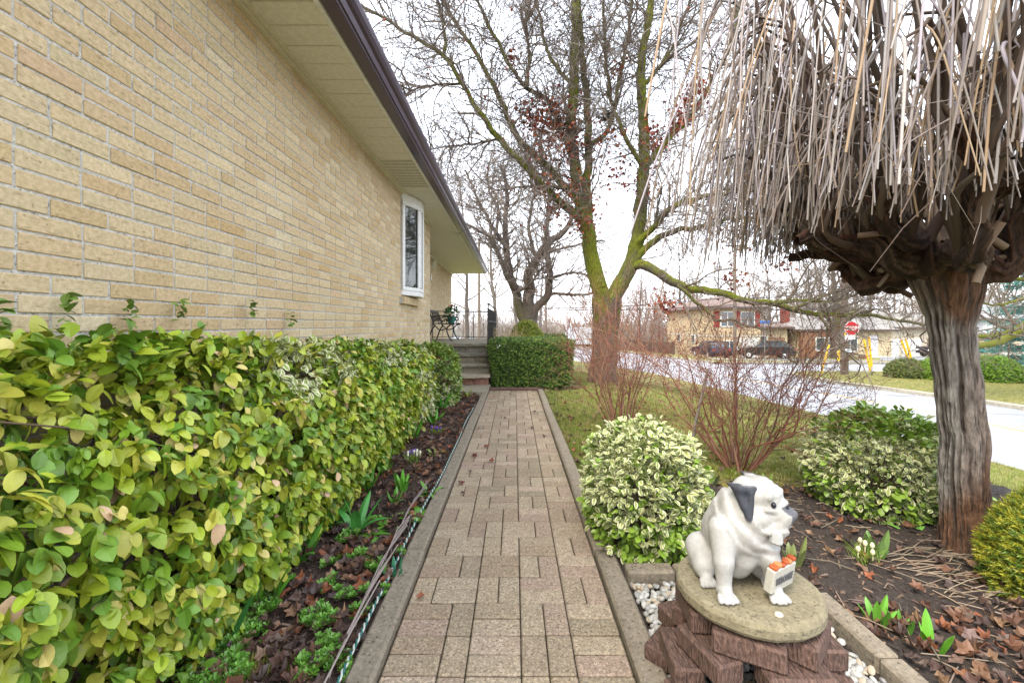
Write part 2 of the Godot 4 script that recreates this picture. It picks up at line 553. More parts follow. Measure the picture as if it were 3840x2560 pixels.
	for k in 16:
		var p := Vector3(rf(9.2, 14.5), ROAD_Y + 0.004, -rf(4, 26))
		var dir := Vector3(rf(-1, 1), 0, rf(-0.4, 0.4)).normalized()
		var w := rf(0.012, 0.03)
		for s in 9:
			dir = (dir + Vector3(rf(-0.4, 0.4), 0, rf(-0.4, 0.4))).normalized()
			var q := p + dir * rf(0.2, 0.5)
			var sd := dir.cross(Vector3.UP) * w
			if q.x < along(NEAR_EDGE, -q.z) + 0.2 or q.x > along(FAR_EDGE, -q.z) - 0.3: break
			o.quad(p - sd, p + sd, q + sd, q - sd) if sd.cross(dir).y > 0 else o.quad(p + sd, p - sd, q - sd, q + sd)
			p = q
	struct("road_crack", o.mesh(), M.plain)

# ---------- the paved path ----------
func make_path() -> void:
	var path := Node3D.new()
	path.name = numbered("path")
	path.set_meta("kind", "structure")
	add_child(path)
	var o := MB.new()
	o.span(Vector3(-0.49, -0.12, -8.2), Vector3(0.44, -0.014, 1.5))
	put("sand_joint", o.mesh(), M.sand_joint, path)
	var tones := [lin(190, 173, 148), lin(184, 167, 142), lin(196, 179, 154), lin(180, 161, 136), lin(180, 159, 138), lin(187, 165, 145), lin(170, 156, 132), lin(200, 181, 158)]
	var hm := []
	var vm := []
	for t in tones:
		for k in 2:
			var b := MB.new()
			b.col = t
			b.cbox(Vector3.ZERO, Vector3(0.1945, 0.06, 0.0945), 0.005)
			hm.append(b.mesh())
			b = MB.new()
			b.col = vary(t, 0.05)
			b.cbox(Vector3.ZERO, Vector3(0.0945, 0.06, 0.1945), 0.005)
			vm.append(b.mesh())
	var rest := MB.new()
	var made := 0
	for row in range(-12, 33):
		var pat: String = "VVHVHVV" if row % 2 == 0 and row != 0 else ["HVHVVH", "HVVHVH", "HVHVVH"][rng.randi() % 3]
		if row % 2 == 0 and rng.randf() < 0.2: pat = "VHVVHVV"
		var x := -0.4755
		var z := -(1.535 + row * 0.2) - 0.1
		var left := x
		for ch in pat:
			var w := 0.2 if ch == "H" else 0.1
			for s in (2 if ch == "H" else 1):
				var t: int = rng.randi() % 4 if rng.randf() < 0.68 else 4 + rng.randi() % 4
				var p := Vector3(left + w * 0.5, -0.03 + rf(-0.002, 0.002), z + (0.0 if ch == "V" else (0.05 - 0.1 * s)))
				var b := Basis.from_euler(Vector3(rf(-0.012, 0.012), rf(-0.008, 0.008), rf(-0.012, 0.012)))
				if row >= -1 and made < 300:
					var q := put("paver", (hm if ch == "H" else vm)[t * 2 + rng.randi() % 2], M.paver, path)
					q.transform = Transform3D(b, p)
					made += 1
				else:
					rest.col = vary(tones[t], 0.06)
					rest.cbox(p, Vector3(0.1945, 0.06, 0.0945) if ch == "H" else Vector3(0.0945, 0.06, 0.1945), 0.005, b)
			left += w
	stuff(put("pavers", rest.mesh(), M.paver, path))
	# concrete edging on both sides and across the end
	for s in [-1, 1]:
		var k := Node3D.new()
		k.name = numbered("path_edging")
		k.set_meta("kind", "structure")
		add_child(k)
		var z := 1.2
		var x: float = -0.533 if s < 0 else 0.4795
		while z > -8.0:
			var L := rf(0.86, 0.94)
			if z - L < -8.15: L = z + 8.15
			var b := MB.new()
			b.cbox(Vector3(x + rf(-0.003, 0.003), -0.025 + rf(-0.003, 0.003), z - L * 0.5), Vector3(0.1, 0.12, L - 0.006), 0.012, Basis(Vector3.UP, rf(-0.004, 0.004)))
			put("edging_stone", b.mesh(), M.kerb, k)
			z -= L
	o = MB.new()
	o.cbox(Vector3(-0.02, 0.0, -8.2), Vector3(0.92, 0.1, 0.09), 0.012)
	single("end_edging", o.mesh(), M.stack_brick, "reddish edging strip across the path end below the clipped hedge", "edging")

# ---------- the brick house ----------
const WALL_X := -1.59
const WALL_2_X := -2.28
const SOFFIT_Y := 3.1
var brick_tones := []
func brick_wall(house: Node3D, x: float, d0: float, d1: float, y0: float, y1: float, own: int, hole := Rect2()) -> void:
	var wall := Node3D.new()
	wall.name = "wall"
	house.add_child(wall, true)
	var o := MB.new()
	o.span(Vector3(x - 0.25, y0 - 0.3, -d0), Vector3(x - 0.0045, y1 + 0.1, -d1) if hole.size.x == 0 else Vector3(x - 0.0045, hole.position.y, -d1))
	if hole.size.x > 0:
		o.span(Vector3(x - 0.25, hole.position.y, -d0), Vector3(x - 0.0045, hole.end.y, -hole.position.x))
		o.span(Vector3(x - 0.25, hole.position.y, -hole.end.x), Vector3(x - 0.0045, hole.end.y, -d1))
	put("mortar", o.mesh(), M.mortar, wall)
	var all := []
	var row := 0
	var y := y0
	while y < y1:
		var d := d0 - (0.1075 if row % 2 == 1 else 0.0) + rf(-0.006, 0.006)
		while d < d1:
			var L := 0.215
			if rng.randf() < 0.035: L = 0.1075
			var a := maxf(d, d0)
			var b := minf(d + L, d1)
			var yc := y + 0.0335
			if b - a > 0.03:
				if hole.size.x > 0 and yc > hole.position.y and yc < hole.end.y:
					if b > hole.position.x and a < hole.end.x:
						if a < hole.position.x - 0.03: b = hole.position.x
						elif b > hole.end.x + 0.03: a = hole.end.x
						else: a = b
				if b - a > 0.03: all.append([(a + b) * 0.5, yc, b - a - 0.010])
			d += L
		y += 0.067
		row += 1
	var full := all.filter(func(e): return e[2] > 0.2 and e[0] > 1.36 and e[1] > 1.14 and e[1] < EYE + 0.76 * e[0] and e[1] < y1 - 0.02) if own > 0 else []
	full.sort_custom(func(a, b): return a[0] < b[0])
	var picked := {}
	for k in mini(own, full.size()): picked[full[k]] = true
	var meshes := []
	for t in brick_tones:
		for k in 2:
			var b := MB.new()
			b.col = vary(t, 0.04)
			b.cbox(Vector3.ZERO, Vector3(0.03, 0.057, 0.205), 0.0022 + 0.0012 * k)
			meshes.append(b.mesh())
	var rest := MB.new()
	for e in all:
		var r := rng.randf()
		var t: int = rng.randi() % 5 if r < 0.86 else 5 + rng.randi() % (brick_tones.size() - 5)
		var p := Vector3(x - 0.015 + rf(-0.0018, 0.0018), e[1] + rf(-0.0012, 0.0012), -e[0])
		var b := Basis.from_euler(Vector3(rf(-0.006, 0.006), rf(-0.006, 0.006), 0))
		if picked.has(e):
			var q := put("brick", meshes[t * 2 + rng.randi() % 2], M.brick, wall)
			q.transform = Transform3D(b.scaled(Vector3(1, 1, e[2] / 0.205)), p)
		else:
			rest.col = vary(brick_tones[t], 0.05)
			if e[0] < 9: rest.cbox(p, Vector3(0.03, 0.057, e[2]), 0.0025, b)
			else: rest.box(p, Vector3(0.03, 0.057, e[2]), b)
	stuff(put("bricks", rest.mesh(), M.brick, wall))

func make_house() -> void:
	brick_tones = [lin(213, 191, 153), lin(209, 186, 148), lin(217, 197, 160), lin(205, 180, 139), lin(211, 192, 156), lin(221, 205, 172), lin(212, 184, 149), lin(203, 175, 129), lin(223, 203, 166)]
	var h := thing("brick_house", "yellow brick bungalow with beige soffit and dark gutter along the left side", "house")
	brick_wall(h, WALL_X, -1.2, 8.17, -0.2, 3.1, 300, Rect2(6.06, 1.66, 1.02, 1.50))
	brick_wall(h, WALL_2_X, 8.0, 15.7, 0.7, 3.1, 0)
	var o := MB.new()                                                      # the short return between the two walls and the far end wall
	o.col = brick_tones[0]
	o.span(Vector3(WALL_2_X - 0.2, -0.2, -7.95), Vector3(WALL_X - 0.26, 3.1, -8.165))
	o.span(Vector3(-6, -0.2, -15.5), Vector3(WALL_2_X - 0.26, 3.1, -15.7))
	put("return_wall", o.mesh(), M.brick, h)
	# soffit: one panel every 20 cm, with two vent strips
	var so := Node3D.new()
	so.name = "soffit"
	h.add_child(so)
	var near_p := MB.new()
	near_p.cbox(Vector3.ZERO, Vector3(0.47, 0.016, 0.192), 0.005)
	var far_p := MB.new()
	far_p.cbox(Vector3.ZERO, Vector3(1.16, 0.016, 0.192), 0.005)
	var nm := near_p.mesh()
	var fm := far_p.mesh()
	var vent := MB.new()                                                   # a vented panel: two slotted strips between solid ribs
	vent.cbox(Vector3(0, 0.006, 0), Vector3(0.47, 0.006, 0.1965), 0.001)
	for e in [-0.09, 0.0, 0.09]: vent.cbox(Vector3(0, 0, e), Vector3(0.47, 0.012, 0.03 if e == 0.0 else 0.016), 0.002)
	for e in [-0.048, 0.048]:
		for k in 26: vent.box(Vector3(-0.225 + 0.018 * k, -0.001, e), Vector3(0.009, 0.008, 0.066))
	var ventm := vent.mesh()
	var slots := MB.new()
	slots.box(Vector3(0, 0.0026, 0), Vector3(0.46, 0.001, 0.19))
	var slotm := slots.mesh()
	var d := -0.9
	while d < 15.7:
		var wide := d > 8.1
		var is_vent := d > 4.9 and d < 5.75
		var p := put("vent_panel" if is_vent else "soffit_panel", fm if wide else (ventm if is_vent else nm), M.soffit, so)
		p.position = Vector3(-1.70 if wide else -1.355, SOFFIT_Y + 0.006 + rf(-0.0008, 0.0008), -d - 0.1)
		if is_vent:
			var q := put("slot", slotm, M.rubber, p)
			q.position.y = 0
		d += 0.2
	o = MB.new()
	o.span(Vector3(-2.4, SOFFIT_Y + 0.03, 1.0), Vector3(-1.1, SOFFIT_Y + 0.05, -15.8))
	put("soffit_backing", o.mesh(), M.trim, so)
	o = MB.new()
	o.span(Vector3(-1.592, SOFFIT_Y - 0.035, 1.0), Vector3(-1.555, SOFFIT_Y + 0.004, -8.2))
	o.span(Vector3(-1.552, SOFFIT_Y - 0.018, 1.0), Vector3(-1.525, SOFFIT_Y + 0.003, -8.2))
	put("wall_trim", o.mesh(), M.trim, so)
	o = MB.new()
	o.span(Vector3(-2.29, SOFFIT_Y - 0.06, -8.2), Vector3(-2.24, SOFFIT_Y + 0.004, -15.75))
	put("wall_trim", o.mesh(), M.trim, so)
	# fascia and gutter
	o = MB.new()
	o.span(Vector3(-1.15, SOFFIT_Y - 0.012, 1.0), Vector3(-1.122, SOFFIT_Y + 0.17, -15.86))
	o.span(Vector3(-2.5, SOFFIT_Y - 0.012, -15.76), Vector3(-1.152, SOFFIT_Y + 0.17, -15.8))
	put("fascia", o.mesh(), M.white, h)
	var prof := [Vector2(-1.119, 3.105), Vector2(-1.112, 3.096), Vector2(-1.035, 3.096), Vector2(-1.026, 3.104), Vector2(-1.02, 3.135), Vector2(-1.006, 3.16), Vector2(-0.984, 3.176), Vector2(-0.966, 3.196), Vector2(-0.958, 3.22), Vector2(-0.96, 3.242), Vector2(-0.972, 3.252), Vector2(-0.988, 3.252), Vector2(-0.988, 3.235), Vector2(-1.012, 3.12), Vector2(-1.1, 3.11), Vector2(-1.119, 3.252)]
	o = MB.new()
	for k in prof.size() - 1:
		var zz := 1.0
		while zz > -15.9:
			var ze := zz - 2.4
			if ze < -15.9: ze = -15.9
			o.quad(Vector3(prof[k].x, prof[k].y, zz), Vector3(prof[k].x, prof[k].y, ze), Vector3(prof[k + 1].x, prof[k + 1].y, ze), Vector3(prof[k + 1].x, prof[k + 1].y, zz))
			zz = ze
	var gp := PackedVector2Array()
	for k in 11: gp.append(prof[k])
	gp.append(Vector2(-1.119, 3.252))
	o.prism(gp, Vector3(0, 0, -15.9), Vector3.RIGHT, Vector3.UP, Vector3(0, 0, -0.004))
	put("gutter", o.mesh(), M.gutter, h)
	o = MB.new()                                                           # shallow hipped roof above
	o.col = lin(96, 84, 78)
	var e0 := Vector3(-1.06, 3.27, 1.2)
	var e1 := Vector3(-1.06, 3.27, -15.95)
	var r0 := Vector3(-6, 5.0, 1.2)
	var r1 := Vector3(-6, 5.0, -11.0)
	o.quad(e0, e1, r1, r0)
	o.tri(e1, Vector3(-6, 3.27, -15.95), r1)
	o.quad(e0 - Vector3(0, 0.03, 0), r0 - Vector3(0, 0.03, 0), r1 - Vector3(0, 0.03, 0), e1 - Vector3(0, 0.03, 0))
	put("roof", o.mesh(), M.roof, h)
	make_bay(h)
	# lantern, number plate
	var l := Node3D.new()
	l.name = "porch_lantern"
	h.add_child(l)
	l.position = Vector3(-2.12, 2.82, -11.4)
	o = MB.new()
	o.cbox(Vector3(-0.14, 0.05, 0), Vector3(0.025, 0.2, 0.11), 0.006)
	o.tube([Vector3(-0.14, 0.1, 0), Vector3(-0.08, 0.19, 0), Vector3(0, 0.2, 0), Vector3(0, 0.14, 0)], [0.012, 0.012, 0.012, 0.012], 8)
	put("bracket", o.mesh(), M.white, l)
	o = MB.new()
	o.lathe(Vector3.ZERO, [Vector2(0.0, 0.16), Vector2(0.012, 0.15), Vector2(0.02, 0.13), Vector2(0.085, 0.08), Vector2(0.085, 0.07), Vector2(0, 0.07)].map(func(q): return q), 6)
	put("lamp_cap", o.mesh(), M.trim, l)
	o = MB.new()
	o.lathe(Vector3.ZERO, [Vector2(0.0, -0.125), Vector2(0.05, -0.12), Vector2(0.075, 0.068)], 6)
	put("lamp_glass", o.mesh(), M.lamp_glass, l)
	o = MB.new()
	for k in 6:
		var a := TAU * k / 6
		o.tube([Vector3(sin(a) * 0.051, -0.12, cos(a) * 0.051), Vector3(sin(a) * 0.077, 0.07, cos(a) * 0.077)], [0.005, 0.005], 5)
	o.lathe(Vector3.ZERO, [Vector2(0.0, -0.15), Vector2(0.02, -0.145), Vector2(0.056, -0.12), Vector2(0.0, -0.118)], 6)
	put("lamp_frame", o.mesh(), M.trim, l)
	o = MB.new()
	o.cbox(Vector3(-2.262, 2.5, -11.72), Vector3(0.03, 0.12, 0.09), 0.006)
	put("doorbell_box", o.mesh(), M.white, h)

func pane_with_frame(win: Node3D, a: Vector3, b: Vector3, y0: float, y1: float, fw: float) -> void:   # a glazed panel between two foot points
	var ax := (b - a).normalized()
	var L := a.distance_to(b)
	var out := Vector3.UP.cross(ax)
	if out.dot(Vector3(1, 0, 0.2)) < 0: out = -out
	var bs := Basis(ax, Vector3.UP, ax.cross(Vector3.UP))
	var mid := (a + b) * 0.5
	var o := MB.new()
	o.cbox(Vector3(mid.x, y0 + fw * 0.5, mid.z), Vector3(L, fw, 0.06), 0.006, bs)
	o.cbox(Vector3(mid.x, y1 - fw * 0.5, mid.z), Vector3(L, fw, 0.06), 0.006, bs)
	for e in [fw * 0.5, L - fw * 0.5]:
		var p: Vector3 = a + ax * e
		o.cbox(Vector3(p.x, (y0 + y1) * 0.5, p.z), Vector3(fw, y1 - y0 - 2 * fw - 0.004, 0.06), 0.006, bs)
	put("frame", o.mesh(), M.white, win)
	o = MB.new()
	o.box(Vector3(mid.x, (y0 + y1) * 0.5, mid.z), Vector3(L - 2 * fw, y1 - y0 - 2 * fw, 0.006), bs)
	put("pane", o.mesh(), M.glass, win)
	o = MB.new()                                                           # dark gasket round the glass
	for e in [fw + 0.004, L - fw - 0.004]:
		var p: Vector3 = a + ax * e + out * 0.004
		o.box(Vector3(p.x, (y0 + y1) * 0.5, p.z), Vector3(0.008, y1 - y0 - 2 * fw, 0.012), bs)
	put("gasket", o.mesh(), M.rubber, win)

func make_bay(h: Node3D) -> void:
	var win := Node3D.new()
	win.name = "bay_window"
	h.add_child(win)
	var y0 := 1.72
	var y1 := 2.98
	var f := [Vector3(-1.585, 0, -6.07), Vector3(-1.425, 0, -6.46), Vector3(-1.425, 0, -6.68), Vector3(-1.585, 0, -7.07)]
	pane_with_frame(win, f[0], f[1], y0, y1, 0.055)
	pane_with_frame(win, f[1], f[2], y0, y1, 0.055)
	pane_with_frame(win, f[2], f[3], y0, y1, 0.055)
	for e in [[1.655, y0, 0.02, "sill_board"], [y1, 3.09, 0.02, "head_board"]]:
		var o := MB.new()
		var pl := PackedVector2Array()
		for p in f: pl.append(Vector2(p.x + e[2], p.z + (0.02 if p.z > -6.5 else -0.02)))
		pl.append(Vector2(-1.7, -7.09)); pl.append(Vector2(-1.7, -6.05))
		o.prism(pl, Vector3(0, e[0], 0), Vector3.RIGHT, Vector3(0, 0, 1), Vector3(0, e[1] - e[0] - 0.003, 0))
		put(e[3], o.mesh(), M.white, win)
	for k in 12:                                                           # brick-on-edge sill under the window
		var o := MB.new()
		o.col = vary(brick_tones[k % 5], 0.06)
		o.cbox(Vector3(-1.575, 1.588, -6.045 - 0.09 * k), Vector3(0.11, 0.1, 0.078), 0.004, Basis(Vector3(0, 0, 1), -0.18))
		put("sill_brick", o.mesh(), M.brick, win)
	var o := MB.new()
	o.span(Vector3(-1.64, 1.535, -6.0), Vector3(-1.545, 1.62, -7.08))
	put("sill_mortar", o.mesh(), M.mortar, win)
	# the dim room behind: back wall, floor, ceiling and a sheer curtain
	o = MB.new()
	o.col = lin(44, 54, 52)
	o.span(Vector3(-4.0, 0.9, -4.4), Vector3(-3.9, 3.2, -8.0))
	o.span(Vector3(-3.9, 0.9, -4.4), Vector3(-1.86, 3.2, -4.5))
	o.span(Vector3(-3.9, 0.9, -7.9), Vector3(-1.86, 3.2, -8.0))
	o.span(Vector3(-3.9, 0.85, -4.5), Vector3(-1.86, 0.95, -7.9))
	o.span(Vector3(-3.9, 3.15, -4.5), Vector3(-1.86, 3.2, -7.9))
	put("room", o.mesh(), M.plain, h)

# ---------- porch, steps, railing, bench ----------
func rough_slab(p0: Vector3, p1: Vector3, seed_off: float) -> MB:          # a split-face stone slab: rough edges, flat top
	var o := MB.new()
	var nx := maxi(3, int((p1.x - p0.x) / 0.07))
	var ny := 3
	var f := FastNoiseLite.new()
	f.seed = int(seed_off * 100) + 5; f.frequency = 6.0
	var front := func(u: int, w: int) -> Vector3:
		var x := lerpf(p0.x, p1.x, u / float(nx))
		var y := lerpf(p0.y, p1.y, w / float(ny))
		var k := f.get_noise_3d(x, y * 3, seed_off) * 0.028
		if w == ny: k -= 0.008
		return Vector3(x, y, p0.z + k)
	for u in nx:
		for w in ny:
			o.quad(front.call(u, w), front.call(u + 1, w), front.call(u + 1, w + 1), front.call(u, w + 1))
		var a: Vector3 = front.call(u, ny)
		var b: Vector3 = front.call(u + 1, ny)
		o.quad(a, b, Vector3(b.x, p1.y, p1.z), Vector3(a.x, p1.y, p1.z))
		var c: Vector3 = front.call(u, 0)
		var e: Vector3 = front.call(u + 1, 0)
		o.quad(Vector3(c.x, p0.y, p1.z), Vector3(e.x, p0.y, p1.z), e, c)
	for s in 2:
		var x := p1.x if s else p0.x
		var q := [Vector3(x, p0.y, p0.z), Vector3(x, p0.y, p1.z), Vector3(x, p1.y, p1.z), Vector3(x, p1.y, p0.z)]
		if s: o.quad(q[0], q[1], q[2], q[3])
		else: o.quad(q[3], q[2], q[1], q[0])
	return o
func make_porch() -> void:
	var s := thing("stone_steps", "flagstone porch steps climbing between brick house and clipped hedge", "steps")
	var greys := [lin(160, 152, 132), lin(150, 144, 126), lin(170, 160, 138), lin(140, 134, 120), lin(156, 146, 122)]
	var reds := [lin(158, 116, 98), lin(146, 104, 90)]
	var tops := [[0.46, 8.58], [0.65, 8.88], [0.845, 9.18]]
	# ground slab: a fanned flagstone
	var o := MB.new()
	o.col = greys[0]
	o.prism(PackedVector2Array([Vector2(-1.25, -7.7), Vector2(-0.9, -7.46), Vector2(-0.52, -7.5), Vector2(-0.46, -8.45), Vector2(-1.5, -8.45)]), Vector3(0, 0.0, 0), Vector3.RIGHT, Vector3(0, 0, 1), Vector3(0, 0.085, 0))
	put("tread", o.mesh(), M.flagstone, s)
	o = MB.new()
	o.col = greys[2]
	o.prism(PackedVector2Array([Vector2(-1.5, -8.1), Vector2(-0.95, -8.16), Vector2(-0.47, -8.28), Vector2(-0.47, -8.7), Vector2(-1.5, -8.7)]), Vector3(0, 0.225, 0), Vector3.RIGHT, Vector3(0, 0, 1), Vector3(0, 0.055, 0))
	put("tread", o.mesh(), M.flagstone, s)
	for k in 3:
		var y: float = tops[k][0]
		var d: float = tops[k][1]
		o = rough_slab(Vector3(-1.58 if k < 2 else -2.27, y - 0.062, -d), Vector3(-0.47 + rf(-0.02, 0.02), y, -d - (0.42 if k < 2 else 3.0)), k + 1.0)
		for q in o.c.size(): o.c[q] = greys[(k * 2 + 1) % 5]
		put("tread", o.mesh(), M.flagstone, s)
	# risers: each face made of two or three stones
	var faces := [[0.085, 0.222, 8.32], [0.282, 0.396, 8.64], [0.462, 0.586, 8.94], [0.652, 0.781, 9.24]]
	for k in 4:
		var x := -0.5
		while x > (-1.55 if k < 3 else -2.2):
			var w := rf(0.24, 0.62)
			o = rough_slab(Vector3(x - w + 0.008, faces[k][0], -faces[k][2]), Vector3(x, faces[k][1], -faces[k][2] - 0.14), x * 3 + k)
			var cc: Color = reds[k % 2] if rng.randf() < 0.25 else greys[rng.randi() % 5]
			for q in o.c.size(): o.c[q] = cc
			put("riser_stone", o.mesh(), M.flagstone, s)
			x -= w
	o = MB.new()
	o.span(Vector3(-1.55, -0.1, -8.42), Vector3(-0.53, 0.22, -8.8))
	o.span(Vector3(-1.56, -0.1, -8.8), Vector3(-0.53, 0.39, -9.05))
	o.span(Vector3(-1.56, -0.1, -9.06), Vector3(-0.53, 0.58, -9.3))
	o.span(Vector3(-2.27, -0.1, -9.38), Vector3(-0.52, 0.78, -12.15))
	put("core", o.mesh(), M.mortar, s)
	# iron railing along the side of the steps and across the far end
	var r := thing("porch_railing", "black iron handrail standing at right edge of porch steps", "railing")
	var x := -0.52
	var post := MB.new()
	post.cbox(Vector3(x, 1.06, -8.5), Vector3(0.03, 1.2, 0.03), 0.003)
	put("post", post.mesh(), M.iron, r)
	post = MB.new()
	post.cbox(Vector3(x, 1.23, -11.8), Vector3(0.03, 0.76, 0.03), 0.003)
	put("post", post.mesh(), M.iron, r)
	o = MB.new()
	o.cbox(Vector3(x, 1.655, -10.15), Vector3(0.04, 0.016, 3.36), 0.003)
	put("top_rail", o.mesh(), M.iron, r)
	o = MB.new()
	o.cbox(Vector3(x, 1.56, -10.15), Vector3(0.014, 0.012, 3.27), 0.002)
	o.cbox(Vector3(x, 0.93, -10.15), Vector3(0.022, 0.014, 3.27), 0.002)
	put("lower_rail", o.mesh(), M.iron, r)
	var bm := MB.new()
	bm.cbox(Vector3.ZERO, Vector3(0.013, 0.62, 0.013), 0.002)
	bm.ball(Vector3(0, 0.05, 0), Vector3(0.018, 0.03, 0.018), 6)
	var bmm := bm.mesh()
	for k in 24:
		put("baluster", bmm, M.iron, r).position = Vector3(x, 1.246, -8.64 - 0.13 * k)
	r = thing("end_railing", "black iron railing across far end of porch behind the bench", "railing")
	for e in [[1.6, 0.02], [1.49, 0.012], [0.9, 0.016]]:
		o = MB.new()
		o.cbox(Vector3(-1.4, e[0], -11.9), Vector3(1.74, e[1], 0.02), 0.002)
		put("rail", o.mesh(), M.iron, r)
	for k in 4:
		o = MB.new()
		o.cbox(Vector3(-2.25 + 0.56 * k, 1.225, -11.9), Vector3(0.02, 0.745, 0.024), 0.002)
		put("post", o.mesh(), M.iron, r)
	for k in 3:
		o = MB.new()
		o.tube([Vector3(-1.97 + 0.56 * k, 0.9, -11.9), Vector3(-1.97 + 0.56 * k, 1.49, -11.9)], [0.006, 0.006], 6)
		put("baluster", o.mesh(), M.iron, r)
	make_bench()

func curl(o: MB, pts: Array, r: float) -> void:                            # a smooth iron scroll through the points
	var c := Curve3D.new()
	for k in pts.size():
		var t: Vector3 = (pts[mini(k + 1, pts.size() - 1)] - pts[maxi(k - 1, 0)]) * 0.22
		c.add_point(pts[k], -t, t)
	var p := c.tessellate_even_length(4, 0.03)
	var rr := PackedFloat32Array()
	for k in p.size(): rr.append(r)
	o.tube(p, rr, 7, PackedColorArray(), true)
func make_bench() -> void:
	var b := thing("garden_bench", "black cast iron garden bench with scrolled ends against porch wall", "bench", Vector3(-1.78, 0.847, -10.95), 0.0)
	# local: +x is forward (away from the wall), z along the bench
	for s in [-0.58, 0.58]:
		var o := MB.new()
		curl(o, [Vector3(-0.3, 0.0, s), Vector3(-0.28, 0.04, s), Vector3(-0.2, 0.26, s), Vector3(-0.12, 0.37, s)], 0.017)
		curl(o, [Vector3(0.3, 0.0, s), Vector3(0.24, 0.05, s), Vector3(0.16, 0.26, s), Vector3(0.24, 0.38, s), Vector3(0.34, 0.4, s)], 0.017)
		curl(o, [Vector3(-0.12, 0.37, s), Vector3(0, 0.26, s), Vector3(0.16, 0.3, s)], 0.014)
		put("leg_frame", o.mesh(), M.iron, b)
		o = MB.new()
		curl(o, [Vector3(-0.14, 0.36, s), Vector3(-0.2, 0.55, s), Vector3(-0.28, 0.76, s)], 0.018)
		put("back_post", o.mesh(), M.iron, b)
		o = MB.new()
		curl(o, [Vector3(-0.21, 0.56, s), Vector3(-0.06, 0.6, s), Vector3(0.14, 0.6, s), Vector3(0.26, 0.57, s), Vector3(0.27, 0.52, s), Vector3(0.2, 0.51, s)], 0.016)
		curl(o, [Vector3(-0.17, 0.44, s), Vector3(-0.06, 0.52, s), Vector3(0.05, 0.48, s), Vector3(0.0, 0.42, s), Vector3(-0.05, 0.45, s)], 0.011)
		curl(o, [Vector3(0.22, 0.4, s), Vector3(0.24, 0.5, s), Vector3(0.14, 0.53, s), Vector3(0.1, 0.46, s)], 0.011)
		put("arm", o.mesh(), M.iron, b)
	for k in 6:
		var o := MB.new()
		o.cbox(Vector3(-0.11 + 0.085 * k, 0.405 + 0.012 * absf(k - 2.0) * 0.5, 0), Vector3(0.07, 0.022, 1.2), 0.006)
		put("seat_slat", o.mesh(), M.wood_dark, b)
	for k in 2:
		var o := MB.new()
		o.cbox(Vector3(-0.155 - 0.1 * k, 0.5 + 0.22 * k, 0), Vector3(0.022, 0.07, 1.16), 0.006, Basis(Vector3(0, 0, 1), 0.3))
		put("back_slat", o.mesh(), M.wood_dark, b)
	for k in 9:
		var o := MB.new()
		var z := -0.48 + 0.12 * k
		curl(o, [Vector3(-0.17, 0.53, z), Vector3(-0.195, 0.6, z + 0.05), Vector3(-0.215, 0.65, z - 0.03), Vector3(-0.235, 0.7, z)], 0.008)
		put("back_lattice", o.mesh(), M.iron, b)
	# potted plant on the far end of the seat
	var p := thing("potted_plant", "leafy plant with red blooms in teal pot on the porch bench", "plant", Vector3(-1.66, 1.27, -11.4))
	var o := MB.new()
	o.col = lin(36, 130, 120)
	o.lathe(Vector3.ZERO, [Vector2(0, 0), Vector2(0.075, 0), Vector2(0.105, 0.14), Vector2(0.115, 0.145), Vector2(0.115, 0.17), Vector2(0.1, 0.17), Vector2(0.09, 0.15), Vector2(0, 0.15)], 18)
	put("pot", o.mesh(), M.paint, p)
	var lm := leaf_mesh(0.07, 0.045, 0.3, lin(255, 255, 255), lin(255, 255, 255))
	var tr := []
	var cols := PackedColorArray()
	for k in 160:
		var dir := (rv() * Vector3(1, 0.8, 1.0) + Vector3(0, 0.35, 0)).normalized()
		var pos := Vector3(0, 0.24, 0) + dir * Vector3(0.2, 0.2, 0.24) * pow(rng.randf(), 0.4)
		tr.append(Transform3D(Basis(Quaternion(Vector3.FORWARD, (dir + rv() * 0.4).normalized())), pos))
		cols.append(vary(lin(60, 100, 40), 0.3))
	many("foliage", lm, M.leaf, tr, cols, p)
	for k in 5:
		o = MB.new()
		o.col = lin(200, 30, 50)
		for e in 5: o.ball(Vector3(rf(-0.02, 0.02), rf(-0.015, 0.015), rf(-0.02, 0.02)), Vector3.ONE * 0.014, 6)
		put("bloom", o.mesh(), M.leaf, p).position = Vector3(rf(-0.1, 0.1), rf(0.4, 0.55), rf(-0.1, 0.1))

# ---------- leaves ----------
func leaf_mesh(L: float, W: float, droop: float, inner: Color, edge: Color, fold := 0.25, two_tone := false) -> ArrayMesh:
	var o := MB.new()
	var ts := [0.0, 0.1, 0.26, 0.46, 0.68, 0.88, 1.0]
	var ws := [0.0, 0.4, 0.8, 1.0, 0.92, 0.56, 0.0]
	var us := [-1.0, 0.0, 1.0]
	if two_tone: us = [-1.0, -0.55, 0.0, 0.55, 1.0]
	var P := func(t: int, u: float) -> Vector3:
		var w: float = ws[t] * W * 0.5
		return Vector3(u * w, -droop * ts[t] * ts[t] * L + absf(u) * w * fold * (1.0 - 0.6 * ts[t]), -ts[t] * L)
	for t in 6:
		for k in us.size() - 1:
			o.col = edge if two_tone and (absf(us[k]) > 0.9 or absf(us[k + 1]) > 0.9) else inner
			var a: Vector3 = P.call(t, us[k])
			var b: Vector3 = P.call(t, us[k + 1])
			var c: Vector3 = P.call(t + 1, us[k + 1])
			var d: Vector3 = P.call(t + 1, us[k])
			if t == 0: o.tri(a, c, d)
			elif t == 5: o.tri(a, b, c)
			else: o.quad(a, b, c, d)
	return o.mesh()
